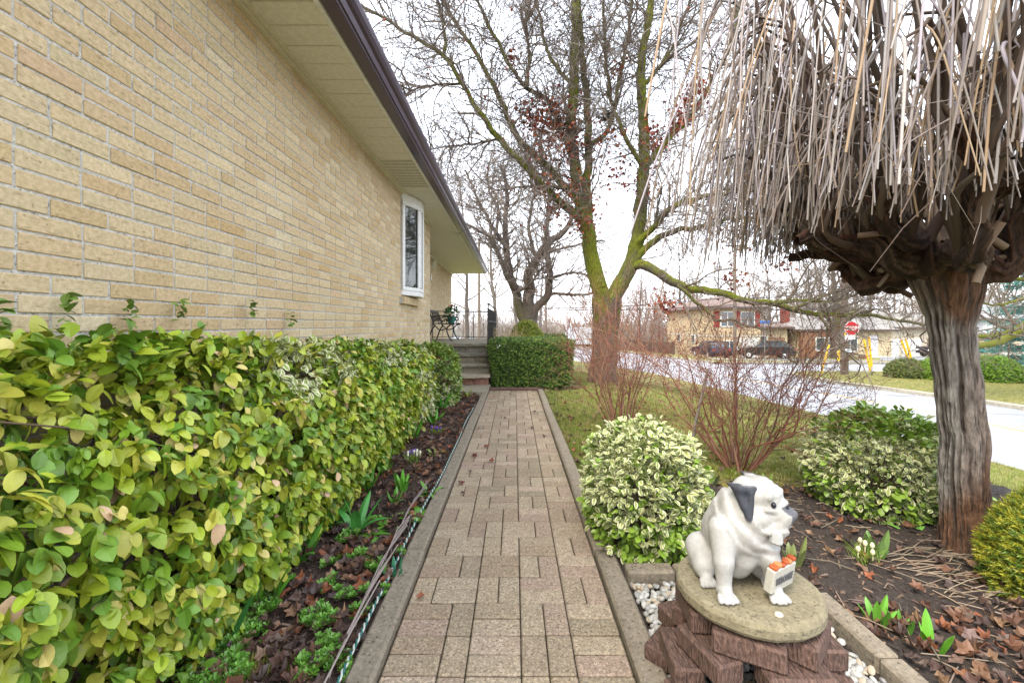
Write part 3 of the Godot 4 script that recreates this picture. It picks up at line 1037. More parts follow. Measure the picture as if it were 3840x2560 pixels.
func maple_leaf(r: float, curl_amt: float) -> ArrayMesh:                    # a dry lobed leaf, curled and crumpled
	var o := MB.new()
	var rad := [0.4, 0.72, 0.55, 0.9, 0.62, 1.05, 0.62, 0.9, 0.55, 0.72, 0.4]
	var p := []
	var mids := []
	var fold := rf(0, TAU)
	for k in 11:
		var a := -PI * 0.5 + (k + 0.5) / 11.0 * TAU
		var rr: float = rad[k] * r * rf(0.8, 1.1)
		var q := Vector3(cos(a) * rr, 0, sin(a) * rr)
		var across := absf(cos(a - fold))
		q.y = rad[k] * r * curl_amt * (0.25 + 0.9 * across * across) + rf(-0.14, 0.14) * r
		mids.append(Vector3(q.x * 0.5, q.y * 0.22 + rf(-0.06, 0.06) * r, q.z * 0.5))
		q.x *= 1.0 - 0.35 * curl_amt * across; q.z *= 1.0 - 0.35 * curl_amt * across
		p.append(q)
	var m := Vector3(0, rf(0, 0.12) * r, 0)
	for k in 11:
		var e := (k + 1) % 11
		o.col = Color(1, 1, 1) * rf(0.8, 1.1)
		o.tri(m, mids[e], mids[k])
		o.quad(mids[k], mids[e], p[e], p[k])
	o.col = Color(0.8, 0.7, 0.5)
	o.tube([m, Vector3(0, 0.1 * r, -0.7 * r), Vector3(0.1 * r, 0.3 * r, -1.3 * r)], [0.0012, 0.001, 0.0008], 3)
	return o.mesh()
func blade_mesh(L: float, W: float, arch: float, col: Color, cup := 0.4) -> ArrayMesh:   # a strap leaf that stands up and arches over
	var o := MB.new()
	o.col = col
	var last := []
	for k in 7:
		var t := k / 6.0
		var w := W * 0.5 * (0.7 + 0.9 * t - 1.6 * t * t * t) if k < 6 else 0.0
		var y := L * (t - 0.35 * arch * t * t)
		var z := L * arch * t * t * 0.75
		var row := [Vector3(-w, y, z + w * cup), Vector3(0, y, z), Vector3(w, y, z + w * cup)]
		if k > 0:
			o.quad(last[0], last[1], row[1], row[0]); o.quad(last[1], last[2], row[2], row[1])
		last = row
	return o.mesh()
func aim(dir: Vector3, roll: float) -> Basis:                               # -z along dir
	var up := Vector3.UP if absf(dir.y) < 0.95 else Vector3.RIGHT
	return Basis.looking_at(dir, up) * Basis(Vector3(0, 0, 1), roll)

# ---------- woody growth ----------
var wood := FastNoiseLite.new()
func bark_cols(p: PackedVector3Array, r: PackedFloat32Array, bark: Color, moss: Color, moss_from: float) -> PackedColorArray:
	var o := PackedColorArray()
	for k in p.size():
		var q := wood.get_noise_3dv(p[k] * 3.0) * 0.5 + 0.5
		var m := smoothstep(moss_from, moss_from * 2.2, r[k]) * smoothstep(0.25, 0.6, q)
		o.append(bark.lerp(moss, m) * (0.85 + 0.3 * q))
	return o
# st: seg, wob, up, kids (per level), spread, shrink, bark, moss, moss_from, tips (array to receive twig ends)
func grow(o: MB, p: Vector3, dir: Vector3, L: float, r: float, lev: int, st: Dictionary) -> void:
	var n := clampi(int(L / st.seg), 3, 7)
	var pts := PackedVector3Array([p])
	var rad := PackedFloat32Array([r])
	var dirs := [dir]
	var q := p
	for k in n:
		dir = (dir + rv() * st.wob + Vector3(0, st.up, 0)).normalized()
		q += dir * L / n
		pts.append(q); rad.append(r * (1.0 - 0.72 * (k + 1) / n)); dirs.append(dir)
	o.tube(pts, rad, 3 if r < 0.012 else (5 if r < 0.035 else 7), bark_cols(pts, rad, st.bark, st.moss, st.moss_from))
	if lev == 0:
		if st.has("tips"): st.tips.append(q)
		return
	var kids: int = st.kids[lev - 1]
	for k in kids:
		var t := rf(0.2, 1.0) if k > 0 else 1.0
		var s := clampi(int(t * n), 0, n - 1)
		var b := pts[s].lerp(pts[s + 1], t * n - s)
		var side := rv().cross(dirs[s]).normalized()
		var cd: Vector3 = (dirs[s] * rf(0.5, 1.0) + side * rf(0.45, 1.0) * st.spread).normalized()
		grow(o, b, cd, L * rf(0.35, 0.7) * (1.1 - 0.4 * t), maxf(rad[s] * rf(0.45, 0.7), st.thin), lev - 1, st)
func spray_set(n: int, L: float, r: float, lev: int, st: Dictionary) -> Array:   # twig sprays that grow along -z from the origin: [meshes, tip lists]
	var ms := []
	var tips := []
	for k in n:
		var o := MB.new()
		var t := []
		st.tips = t
		grow(o, Vector3.ZERO, Vector3(0, 0, -1), L, r, lev, st)
		ms.append(o.mesh()); tips.append(t)
	return [ms, tips]
func hang(root: Node3D, called: String, sprays: Array, where: Array) -> Array:   # where: [position, direction, scale, tint]; gives back some tips
	var out := []
	for m in sprays[0].size():
		var tr := []
		var cols := PackedColorArray()
		for k in range(m, where.size(), sprays[0].size()):
			var w: Array = where[k]
			var x := Transform3D(aim(w[1], rf(0, TAU)) * w[2], w[0])
			tr.append(x); cols.append(w[3])
			out.append(x * sprays[1][m][rng.randi() % sprays[1][m].size()])
		if tr.size() > 0: many(called, sprays[0][m], M.twig, tr, cols, root)
	return out
func limb(pts: PackedVector3Array, r0: float, r1: float, st: Dictionary, n_out := 40, wav := 1.0) -> Array:   # smooth authored limb: [points, radii]
	var c := Curve3D.new()
	for k in pts.size():
		var t := (pts[mini(k + 1, pts.size() - 1)] - pts[maxi(k - 1, 0)]) * 0.2
		c.add_point(pts[k], -t, t)
	var L := c.get_baked_length()
	var p := PackedVector3Array()
	var r := PackedFloat32Array()
	for k in n_out + 1:
		var t := k / float(n_out)
		var q := c.sample_baked(L * t)
		q += Vector3(wood.get_noise_1d(q.y * 40 + r0 * 900), wood.get_noise_1d(q.x * 40 + 500), wood.get_noise_1d(q.y * 33 + 900)) * 0.05 * wav * minf(1, t * 4)
		p.append(q)
		r.append(lerpf(r0, r1, pow(t, 0.8)) * (1.0 + 0.1 * wood.get_noise_1d(t * 300 + r0 * 7000)))
	return [p, r]
func rough_tube(o: MB, p: PackedVector3Array, r: PackedFloat32Array, sides: int, ridge: float, colour: Callable, ridges := 11.0) -> void:   # thick limb with ridged bark
	var base := o.v.size()
	var m := p.size()
	var t := (p[1] - p[0]).normalized()
	var u := t.cross(Vector3(0.3, 0.1, 1)).normalized()
	for k in m:
		if k > 0:
			t = (p[mini(k + 1, m - 1)] - p[k - 1]).normalized()
			u = (u - t * u.dot(t)).normalized()
		var w := t.cross(u)
		for s in sides:
			var a := TAU * s / sides
			var od := u * cos(a) + w * sin(a)
			var q := p[k] + od * r[k]
			var f := wood.get_noise_3d(cos(a) * ridges * 2, sin(a) * ridges * 2, q.y * 22.0)
			o.v.append(q + od * ridge * f); o.n.append(od); o.c.append(colour.call(q, od, f, r[k]))
	for k in m - 1:
		for s in sides:
			var a := base + k * sides + s
			var b := base + k * sides + (s + 1) % sides
			o.i.append(a); o.i.append(b + sides); o.i.append(b)
			o.i.append(a); o.i.append(a + sides); o.i.append(b + sides)
	for k in m:                                                            # normals from the displaced surface
		for s in sides:
			var q := base + k * sides + s
			var du := o.v[base + k * sides + (s + 1) % sides] - o.v[base + k * sides + (s + sides - 1) % sides]
			var dv := o.v[base + mini(k + 1, m - 1) * sides + s] - o.v[base + maxi(k - 1, 0) * sides + s]
			var nn := du.cross(dv).normalized()
			if nn.length() > 0.5: o.n[q] = nn

func px_limb(a: Array, d0: float, d1: float) -> PackedVector3Array:        # picture points with distances running from d0 to d1
	var o := PackedVector3Array()
	for k in a.size():
		o.append(at(a[k][0], a[k][1], lerpf(d0, d1, k / float(a.size() - 1))))
	return o

var leaf_spots := []
func make_mossy_tree() -> void:
	var root := thing("mossy_tree", "large bare tree with mossy green limbs and rusty leaves on the lawn", "tree")
	var bark := lin(118, 106, 96)
	var moss := lin(134, 140, 36)
	var st := {"seg": 0.16, "wob": 0.2, "up": 0.03, "kids": [4, 5, 5], "spread": 1.0, "thin": 0.0052, "bark": bark, "moss": moss, "moss_from": 0.022, "tips": []}
	var colr := func(q: Vector3, od: Vector3, f: float, r: float) -> Color:
		var a := wood.get_noise_3dv(q * 6.0) * 0.5 + 0.5
		var g := wood.get_noise_3dv(q * 38.0) * 0.5 + 0.5
		var m := smoothstep(0.42, 0.62, 0.62 * a + 0.38 * g + 0.1 * od.y + 0.1 * smoothstep(0.4, 1.7, q.y) - 0.06 * f) * smoothstep(0.015, 0.05, r)
		return bark.lerp(moss, m) * (0.72 + 0.4 * (f * 0.5 + 0.5) + 0.2 * (g - 0.5))
	var o := MB.new()
	var trunk := limb(PackedVector3Array([Vector3(2.02, -0.35, -9.9), Vector3(2.02, -0.1, -9.9), Vector3(2.03, 0.3, -9.88), Vector3(2.06, 1.0, -9.85), Vector3(2.09, 1.5, -9.85), Vector3(2.1, 1.85, -9.85)]), 0.36, 0.33, st, 90, 0.3)
	for k in trunk[0].size():
		var y: float = trunk[0][k].y
		trunk[1][k] = 0.27 + 0.17 * exp(-(y + 0.3) * 3.2) + 0.05 * smoothstep(1.0, 1.8, y)
	rough_tube(o, trunk[0], trunk[1], 72, 0.05, colr, 26.0)
	put("trunk", o.mesh(), M.bark, root)
	# [picture points, distance from, distance to, radius from, radius to, twigs]
	var limbs := [
		[[[1393, 705], [1370, 640], [1358, 590], [1350, 530], [1335, 460], [1318, 370], [1311, 302], [1318, 201], [1321, 67], [1325, -60], [1330, -160]], 9.85, 9.5, 0.2, 0.055, 26],
		[[[1380, 660], [1362, 580], [1352, 504], [1348, 437], [1352, 336], [1348, 235], [1338, 134], [1331, 34], [1322, -80]], 9.75, 9.9, 0.13, 0.045, 22],
		[[[1400, 700], [1432, 640], [1456, 588], [1468, 520], [1474, 460], [1478, 386], [1479, 302], [1473, 201], [1476, 117], [1493, 27], [1505, -90]], 9.85, 9.6, 0.2, 0.055, 26],
		[[[1352, 520], [1288, 463], [1237, 413], [1187, 363], [1147, 319], [1103, 262], [1063, 191], [1019, 128], [945, 81], [818, 7]], 9.8, 8.2, 0.1, 0.02, 30],
		[[[1340, 475], [1254, 380], [1187, 312], [1153, 235], [1106, 144], [1063, 77], [1019, 7], [980, -80]], 9.8, 9.3, 0.095, 0.025, 28],
		[[[1320, 380], [1264, 242], [1211, 202], [1180, 161], [1127, 67], [1080, -30]], 9.7, 8.8, 0.07, 0.025, 24],
		[[[1019, 128], [1020, 60], [1000, -20]], 8.7, 8.6, 0.04, 0.02, 8],
		[[[1063, 191], [980, 200], [920, 225], [880, 235]], 8.9, 8.0, 0.03, 0.012, 10],
		[[[1147, 319], [1090, 330], [1030, 335], [985, 345]], 9.2, 8.4, 0.03, 0.01, 12],
		[[[1211, 202], [1215, 120], [1210, 40], [1230, -30]], 9.2, 8.8, 0.04, 0.02, 12],
		[[[1345, 420], [1300, 430], [1240, 425], [1180, 432], [1130, 440]], 9.6, 8.2, 0.035, 0.01, 14],
		[[[1476, 386], [1510, 350], [1550, 302], [1600, 250], [1640, 180], [1680, 90], [1700, 0]], 9.7, 9.9, 0.09, 0.03, 26],
		[[[1462, 560], [1500, 520], [1540, 480], [1600, 455], [1680, 440], [1760, 400]], 9.7, 8.6, 0.085, 0.02, 24],
		[[[1445, 625], [1490, 560], [1550, 530], [1620, 520], [1700, 500], [1790, 500]], 9.8, 8.8, 0.1, 0.02, 26],
		[[[1352, 336], [1400, 290], [1420, 200], [1440, 100], [1450, 0]], 9.8, 10.3, 0.06, 0.03, 20],
		[[[1478, 386], [1430, 300], [1400, 210], [1390, 90], [1385, -20]], 9.7, 9.0, 0.055, 0.025, 20],
		[[[1473, 201], [1540, 120], [1570, 40], [1600, -50]], 9.7, 9.4, 0.05, 0.02, 16],
		[[[1448, 618], [1470, 606], [1506, 621], [1568, 658], [1645, 671], [1709, 688], [1769, 695], [1820, 711], [1880, 720], [1971, 723], [2055, 732], [2139, 745]], 9.8, 8.2, 0.115, 0.022, 30],
		[[[1769, 695], [1837, 691], [1921, 688], [1988, 661], [2038, 637], [2090, 610]], 8.7, 7.9, 0.05, 0.012, 26],
		[[[1555, 655], [1602, 695], [1645, 735], [1679, 735], [1719, 747], [1770, 752]], 9.3, 8.6, 0.045, 0.015, 12],
		[[[1880, 720], [1910, 760], [1930, 800], [1985, 815]], 8.4, 7.9, 0.03, 0.01, 10],
		[[[1820, 711], [1900, 675], [1980, 640], [2020, 590]], 8.5, 7.6, 0.035, 0.01, 20],
		[[[1318, 201], [1260, 120], [1240, 40], [1220, -60]], 9.6, 10.2, 0.05, 0.02, 16],
	]
	st.kids = [4, 5, 5]
	st.up = 0.0
	var sprays := spray_set(9, 1.0, 0.013, 2, st)
	var big := spray_set(5, 1.9, 0.024, 3, st)
	var fine_at := []
	var big_at := []
	for L in limbs:
		var a := limb(px_limb(L[0], L[1], L[2]), L[3], L[4], st, 44)
		o = MB.new()
		rough_tube(o, a[0], a[1], 16 if L[3] > 0.08 else 9, 0.12 * L[3], colr, 5.0)
		put("limb", o.mesh(), M.bark, root)
		for k in int(L[5] * (1.35 if L[0][-1][0] > 1780 or L[0][-1][1] > 740 else 3.3)):
			var s := int(rf(9 if L[3] > 0.1 else 4, 43.99))
			var dir: Vector3 = (a[0][s + 1] - a[0][s]).normalized()
			var side := (rv() * Vector3(1.2, 1.0, 0.8) + Vector3(0, 0.25, 0)).cross(dir).normalized()
			var e := [a[0][s], (dir * rf(0.3, 0.9) + side * 0.8 + Vector3(0, 0.12, 0)).normalized(), rf(0.55, 1.25), vary(Color.WHITE, 0.2)]
			if rng.randf() < 0.16: e[2] = rf(0.55, 1.0); big_at.append(e)
			else: fine_at.append(e)
	st.tips = hang(root, "twigs", sprays, fine_at) + hang(root, "twigs", big, big_at)
	# dry leaves still hanging in clumps
	var lm := maple_leaf(0.062, 0.7)
	var tr := []
	var cols := PackedColorArray()
	var reds := [lin(170, 84, 50), lin(146, 56, 40), lin(184, 102, 60), lin(124, 38, 40), lin(172, 92, 56)]
	var spots := [[1235, 290, 0.45, 60], [1270, 250, 0.4, 60], [1300, 330, 0.5, 70], [1210, 260, 0.3, 40], [1180, 135, 0.2, 20], [1265, 290, 0.5, 60], [1315, 265, 0.4, 30], [1330, 430, 0.5, 40], [1350, 500, 0.4, 30], [1240, 430, 0.4, 24], [1495, 300, 0.3, 30], [1580, 240, 0.4, 60], [1560, 280, 0.3, 50], [1600, 200, 0.3, 40], [1500, 330, 0.35, 30], [1420, 400, 0.5, 24], [1480, 420, 0.5, 24], [1420, 160, 0.2, 16], [1270, 470, 0.5, 30], [1340, 520, 0.3, 24], [1530, 700, 0.3, 34], [1680, 640, 0.4, 16], [1790, 600, 0.4, 14], [1700, 560, 0.5, 16], [1640, 480, 0.5, 20], [1390, 320, 0.7, 30], [1240, 350, 0.5, 30]]
	for s in spots:
		for k in int(s[3] * 1.9):
			var near: Vector3 = at(s[0], s[1], rf(9.2, 9.8)) + rv() * Vector3(s[2], s[2], 0.4) * 0.45
			tr.append(Transform3D(Basis.from_euler(Vector3(rf(0, TAU), rf(0, TAU), rf(0, TAU))) * rf(0.7, 1.3), near))
			cols.append(vary(reds[rng.randi() % 5], 0.25))
	for k in 260:
		var q: Vector3 = st.tips[rng.randi() % st.tips.size()]
		tr.append(Transform3D(Basis.from_euler(Vector3(rf(0, TAU), rf(0, TAU), rf(0, TAU))) * rf(0.6, 1.0), q))
		cols.append(vary(reds[rng.randi() % 5], 0.25))
	many("dry_leaves", lm, M.dead_leaf, tr, cols, root)
	# a bird's nest of sticks in a fork
	var nest := thing("bird_nest", "dark stick nest lodged between limbs of the mossy tree", "nest", at(1385, 262, 9.5))
	o = MB.new()
	for k in 90:
		var a := rf(0, TAU)
		var b := a + rf(0.6, 1.4)
		var y0 := rf(-0.09, 0.06)
		var rr := 0.16 + y0 * 0.5 + rf(-0.03, 0.03)
		o.col = vary(lin(70, 58, 50), 0.3)
		o.tube([Vector3(cos(a) * rr, y0, sin(a) * rr), Vector3(cos((a + b) / 2) * rr * 1.1, y0 + rf(-0.02, 0.02), sin((a + b) / 2) * rr * 1.1), Vector3(cos(b) * rr, y0 + rf(-0.03, 0.03), sin(b) * rr)], [0.006, 0.006, 0.004], 4)
	put("sticks", o.mesh(), M.twig, nest)

func make_second_tree() -> void:
	var root := thing("rugged_tree", "bare many-stemmed tree with dark furrowed bark behind the dome shrub", "tree")
	var bark := lin(138, 126, 118)
	var moss := lin(136, 140, 60)
	var st := {"seg": 0.3, "wob": 0.2, "up": 0.04, "kids": [4, 5, 5], "spread": 1.0, "thin": 0.006, "bark": bark, "moss": moss, "moss_from": 0.035}
	var colr := func(q: Vector3, od: Vector3, f: float, r: float) -> Color:
		var a := wood.get_noise_3dv(q * 3.0) * 0.5 + 0.5
		return bark.lerp(moss, smoothstep(0.5, 0.75, a) * 0.7) * (0.7 + 0.4 * (f * 0.5 + 0.5))
	var g := yard(0.6, 15.5)
	var limbs := [
		[[[1219, 795], [1219, 738], [1213, 700], [1216, 663], [1213, 632], [1232, 597], [1254, 560], [1294, 532], [1330, 470]], 15.5, 15.0, 0.3, 0.06, 20],
		[[[1222, 735], [1232, 707], [1257, 679], [1263, 647], [1258, 579], [1257, 522], [1262, 440]], 15.4, 14.8, 0.17, 0.05, 20],
		[[[1212, 745], [1197, 720], [1185, 672], [1172, 632], [1163, 569], [1160, 507], [1165, 440], [1150, 380]], 15.5, 15.2, 0.2, 0.05, 22],
		[[[1182, 660], [1163, 629], [1132, 554], [1100, 529], [1050, 504], [1040, 480]], 15.3, 14.4, 0.12, 0.02, 20],
		[[[1240, 705], [1263, 679], [1294, 674], [1347, 676], [1400, 672]], 15.3, 14.6, 0.07, 0.03, 10],
		[[[1262, 645], [1280, 634], [1310, 625], [1341, 629], [1385, 645]], 15.0, 14.2, 0.06, 0.025, 12],
		[[[1258, 579], [1290, 570], [1330, 560], [1390, 552]], 14.9, 14.4, 0.05, 0.02, 12],
		[[[1163, 569], [1120, 500], [1090, 440], [1070, 390]], 15.2, 14.8, 0.08, 0.025, 18],
		[[[1132, 554], [1145, 490], [1120, 420], [1130, 350]], 15.0, 15.3, 0.07, 0.02, 18],
		[[[1232, 597], [1215, 520], [1225, 440], [1210, 370]], 15.2, 15.6, 0.08, 0.025, 18],
		[[[1185, 672], [1220, 650], [1240, 620], [1262, 600]], 15.2, 14.8, 0.06, 0.03, 8],
	]
	var tw := MB.new()
	for L in limbs:
		var a := limb(px_limb(L[0], L[1], L[2]), L[3], L[4], st, 30)
		var o := MB.new()
		rough_tube(o, a[0], a[1], 12, 0.14 * L[3], colr, 5.0)
		put("trunk" if L[3] > 0.25 else "limb", o.mesh(), M.bark, root)
		for k in int(L[5] * 2.0):
			var s := int(rf(8, 29))
			var dir: Vector3 = (a[0][s + 1] - a[0][s]).normalized()
			var side := rv().cross(dir).normalized()
			grow(tw, a[0][s], (dir * rf(0.3, 0.9) + side * 0.8).normalized(), rf(0.7, 1.7), clampf(a[1][s] * 0.4, 0.012, 0.03), 2, st)
	stuff(put("twigs", tw.mesh(), M.twig, root))

func bare_tree(label: String, x: float, d: float, h: float, r: float, kids: Array, bark: Color, moss := Color(0.2, 0.18, 0.14), spread := 0.9, group := "bare trees in the background") -> Node3D:
	var g := ground(x, d)
	var root := thing("bare_tree", label, "tree", Vector3(x, g, -d), 0, group)
	var st := {"seg": h * 0.04, "wob": 0.14, "up": 0.07, "kids": kids, "spread": spread, "thin": d * 0.00028, "bark": bark, "moss": moss, "moss_from": 0.06}
	var o := MB.new()
	var p := limb(PackedVector3Array([Vector3(0, -0.2, 0), Vector3(rf(-0.1, 0.1), h * 0.2, rf(-0.1, 0.1)), Vector3(rf(-0.4, 0.4), h * 0.5, rf(-0.4, 0.4)), Vector3(rf(-0.7, 0.7), h, rf(-0.6, 0.6))]), r, r * 0.15, st, 20)
	rough_tube(o, p[0], p[1], 9, r * 0.1, func(q, od, f, rr): return bark * (0.8 + 0.3 * (f * 0.5 + 0.5)), 5.0)
	put("trunk", o.mesh(), M.bark, root)
	var tw := MB.new()
	for k in int(9 + h):
		var s := int(rf(5, 19))
		var dir: Vector3 = (p[0][s + 1] - p[0][s]).normalized()
		var side := rv().cross(dir).normalized()
		grow(tw, p[0][s], (dir * rf(0.5, 0.9) + side * 0.8 * spread).normalized(), h * rf(0.22, 0.45) * (1.2 - s / 24.0), maxf(p[1][s] * 0.45, 0.02), kids.size(), st)
	put("crown", tw.mesh(), M.twig, root)
	return root

func make_far_trees() -> void:
	var greys := [lin(120, 110, 104), lin(104, 94, 88), lin(132, 122, 114), lin(112, 100, 96)]
	var spots := [
		["slim bare tree just past the porch end beside the house", 0, -2.6, 24.0, 9.0, 0.14],
		["tall thin bare tree standing alone left of the rugged tree", 0, -1.4, 30.0, 12.0, 0.16],
		["bare tree far behind the rugged tree's left stems", 0, 0.3, 34.0, 9.0, 0.16],
		["bare tree rising behind the utility pole near dome shrub", 0, 2.6, 44.0, 10.0, 0.2],
		["bare tree on left of beige two-storey house, by dark fence", 0, 13.3, 46.0, 9.0, 0.18],
		["bare tree rising behind roof of beige two-storey house", 0, 21.0, 55.0, 14.0, 0.3],
		["bare tree behind chimney of the low brown wing", 0, 28.0, 60.0, 13.0, 0.3],
		["bare tree behind grey-roofed bungalow, left of stop sign", 0, 35.0, 60.0, 13.0, 0.3],
		["bare tree behind grey-roofed bungalow, right of stop sign", 0, 42.0, 62.0, 13.0, 0.3],
		["bare tree behind double garage with white doors", 0, 49.0, 62.0, 14.0, 0.3],
		["bare tree behind hip-roofed house right of the near trunk", 0, 60.0, 60.0, 13.0, 0.3],
	]
	for s in spots:
		bare_tree(s[0], s[2], s[3], s[4], s[5], [4, 5] if s[3] < 50 else [4, 5], greys[rng.randi() % 4])
	bare_tree("stout bare tree with wide trunk before the double garage", 30.5, 41.0, 9.0, 0.62, [4, 5, 4], lin(104, 92, 84), lin(120, 120, 60), 1.2)
	bare_tree("small crooked bare tree against side wall of beige house", 12.6, 38.5, 4.4, 0.1, [4, 5], lin(110, 100, 92), lin(120, 116, 80), 1.1)
	var mossy := bare_tree("mossy bare tree at far right reaching low limbs past the near trunk", 17.9, 14.5, 8.0, 0.24, [4, 4, 4], lin(112, 102, 90), lin(142, 148, 40), 1.2)
	# its mossy low limbs reach across the gap beside the near trunk
	var st := {"seg": 0.3, "wob": 0.2, "up": 0.02, "kids": [4, 4], "spread": 1.0, "thin": 0.007, "bark": lin(108, 98, 86), "moss": lin(140, 146, 38), "moss_from": 0.03}
	var tw := MB.new()
	for L in [[[[2412, 700], [2352, 752], [2300, 780], [2262, 792], [2200, 800]], 14.5, 13.6, 0.16, 0.08], [[[2412, 720], [2340, 757], [2290, 768], [2255, 772], [2190, 770]], 14.5, 14.0, 0.11, 0.05], [[[2412, 670], [2340, 690], [2290, 700], [2240, 690]], 14.5, 14.2, 0.08, 0.03], [[[2412, 640], [2330, 640], [2290, 610], [2250, 600]], 14.5, 14.6, 0.09, 0.03]]:
		var a := limb(px_limb(L[0], L[1], L[2]), L[3], L[4], st, 24)
		var ol := MB.new()
		rough_tube(ol, a[0], a[1], 10, 0.02, func(q, od, f, r): return lin(108, 98, 80).lerp(lin(142, 148, 34), 0.85) * (0.8 + 0.3 * f), 4.0)
		put("limb", ol.mesh(), M.bark, mossy).position = -mossy.position
		for k in 9:
			var s := int(rf(3, 23))
			grow(tw, a[0][s], (rv() + Vector3(-0.4, 0.9, 0)).normalized(), rf(0.9, 2.0), 0.025, 2, st)
	stuff(put("twigs", tw.mesh(), M.twig, mossy)).position = -mossy.position
	# far wood along the skyline: reads as one brown-grey mass
	var fst := {"seg": 0.7, "wob": 0.14, "up": 0.0, "kids": [4, 5, 5], "spread": 0.85, "thin": 0.014, "bark": lin(146, 134, 126), "moss": lin(120, 112, 96), "moss_from": 1.0}
	var tall := spray_set(6, 7.0, 0.14, 3, fst)
	var low := spray_set(5, 2.6, 0.04, 3, fst)
	var tall_at := []
	var low_at := []
	for k in 300:
		var right := k % 5 >= 3
		var x := rf(22, 90) if right else rf(-22, 22)
		var d := rf(66, 96) if right else rf(58, 95)
		tall_at.append([Vector3(x, ground(x, d) - 0.2, -d), Vector3(rf(-0.1, 0.1), 1, rf(-0.1, 0.1)).normalized(), rf(0.55, 1.1) * (1.9 if right else 0.95), vary(Color.WHITE, 0.2)])
	for k in 420:
		var x := rf(-24, 26)
		var d := rf(50, 90)
		if x > along(NEAR_EDGE, d) - 1.0 and x < along(FAR_EDGE_2, d) + 1.5: continue
		low_at.append([Vector3(x, ground(x, d) - 0.1, -d), Vector3(rf(-0.4, 0.4), 1, rf(-0.4, 0.4)).normalized(), rf(0.7, 1.5), vary(Color(1.0, 0.93, 0.88), 0.2)])
	var wood_root := thing("far_wood", "brown grey bare wood along the skyline", "wood")
	stuff(wood_root)
	hang(wood_root, "trees", tall, tall_at)
	hang(wood_root, "thicket", low, low_at)

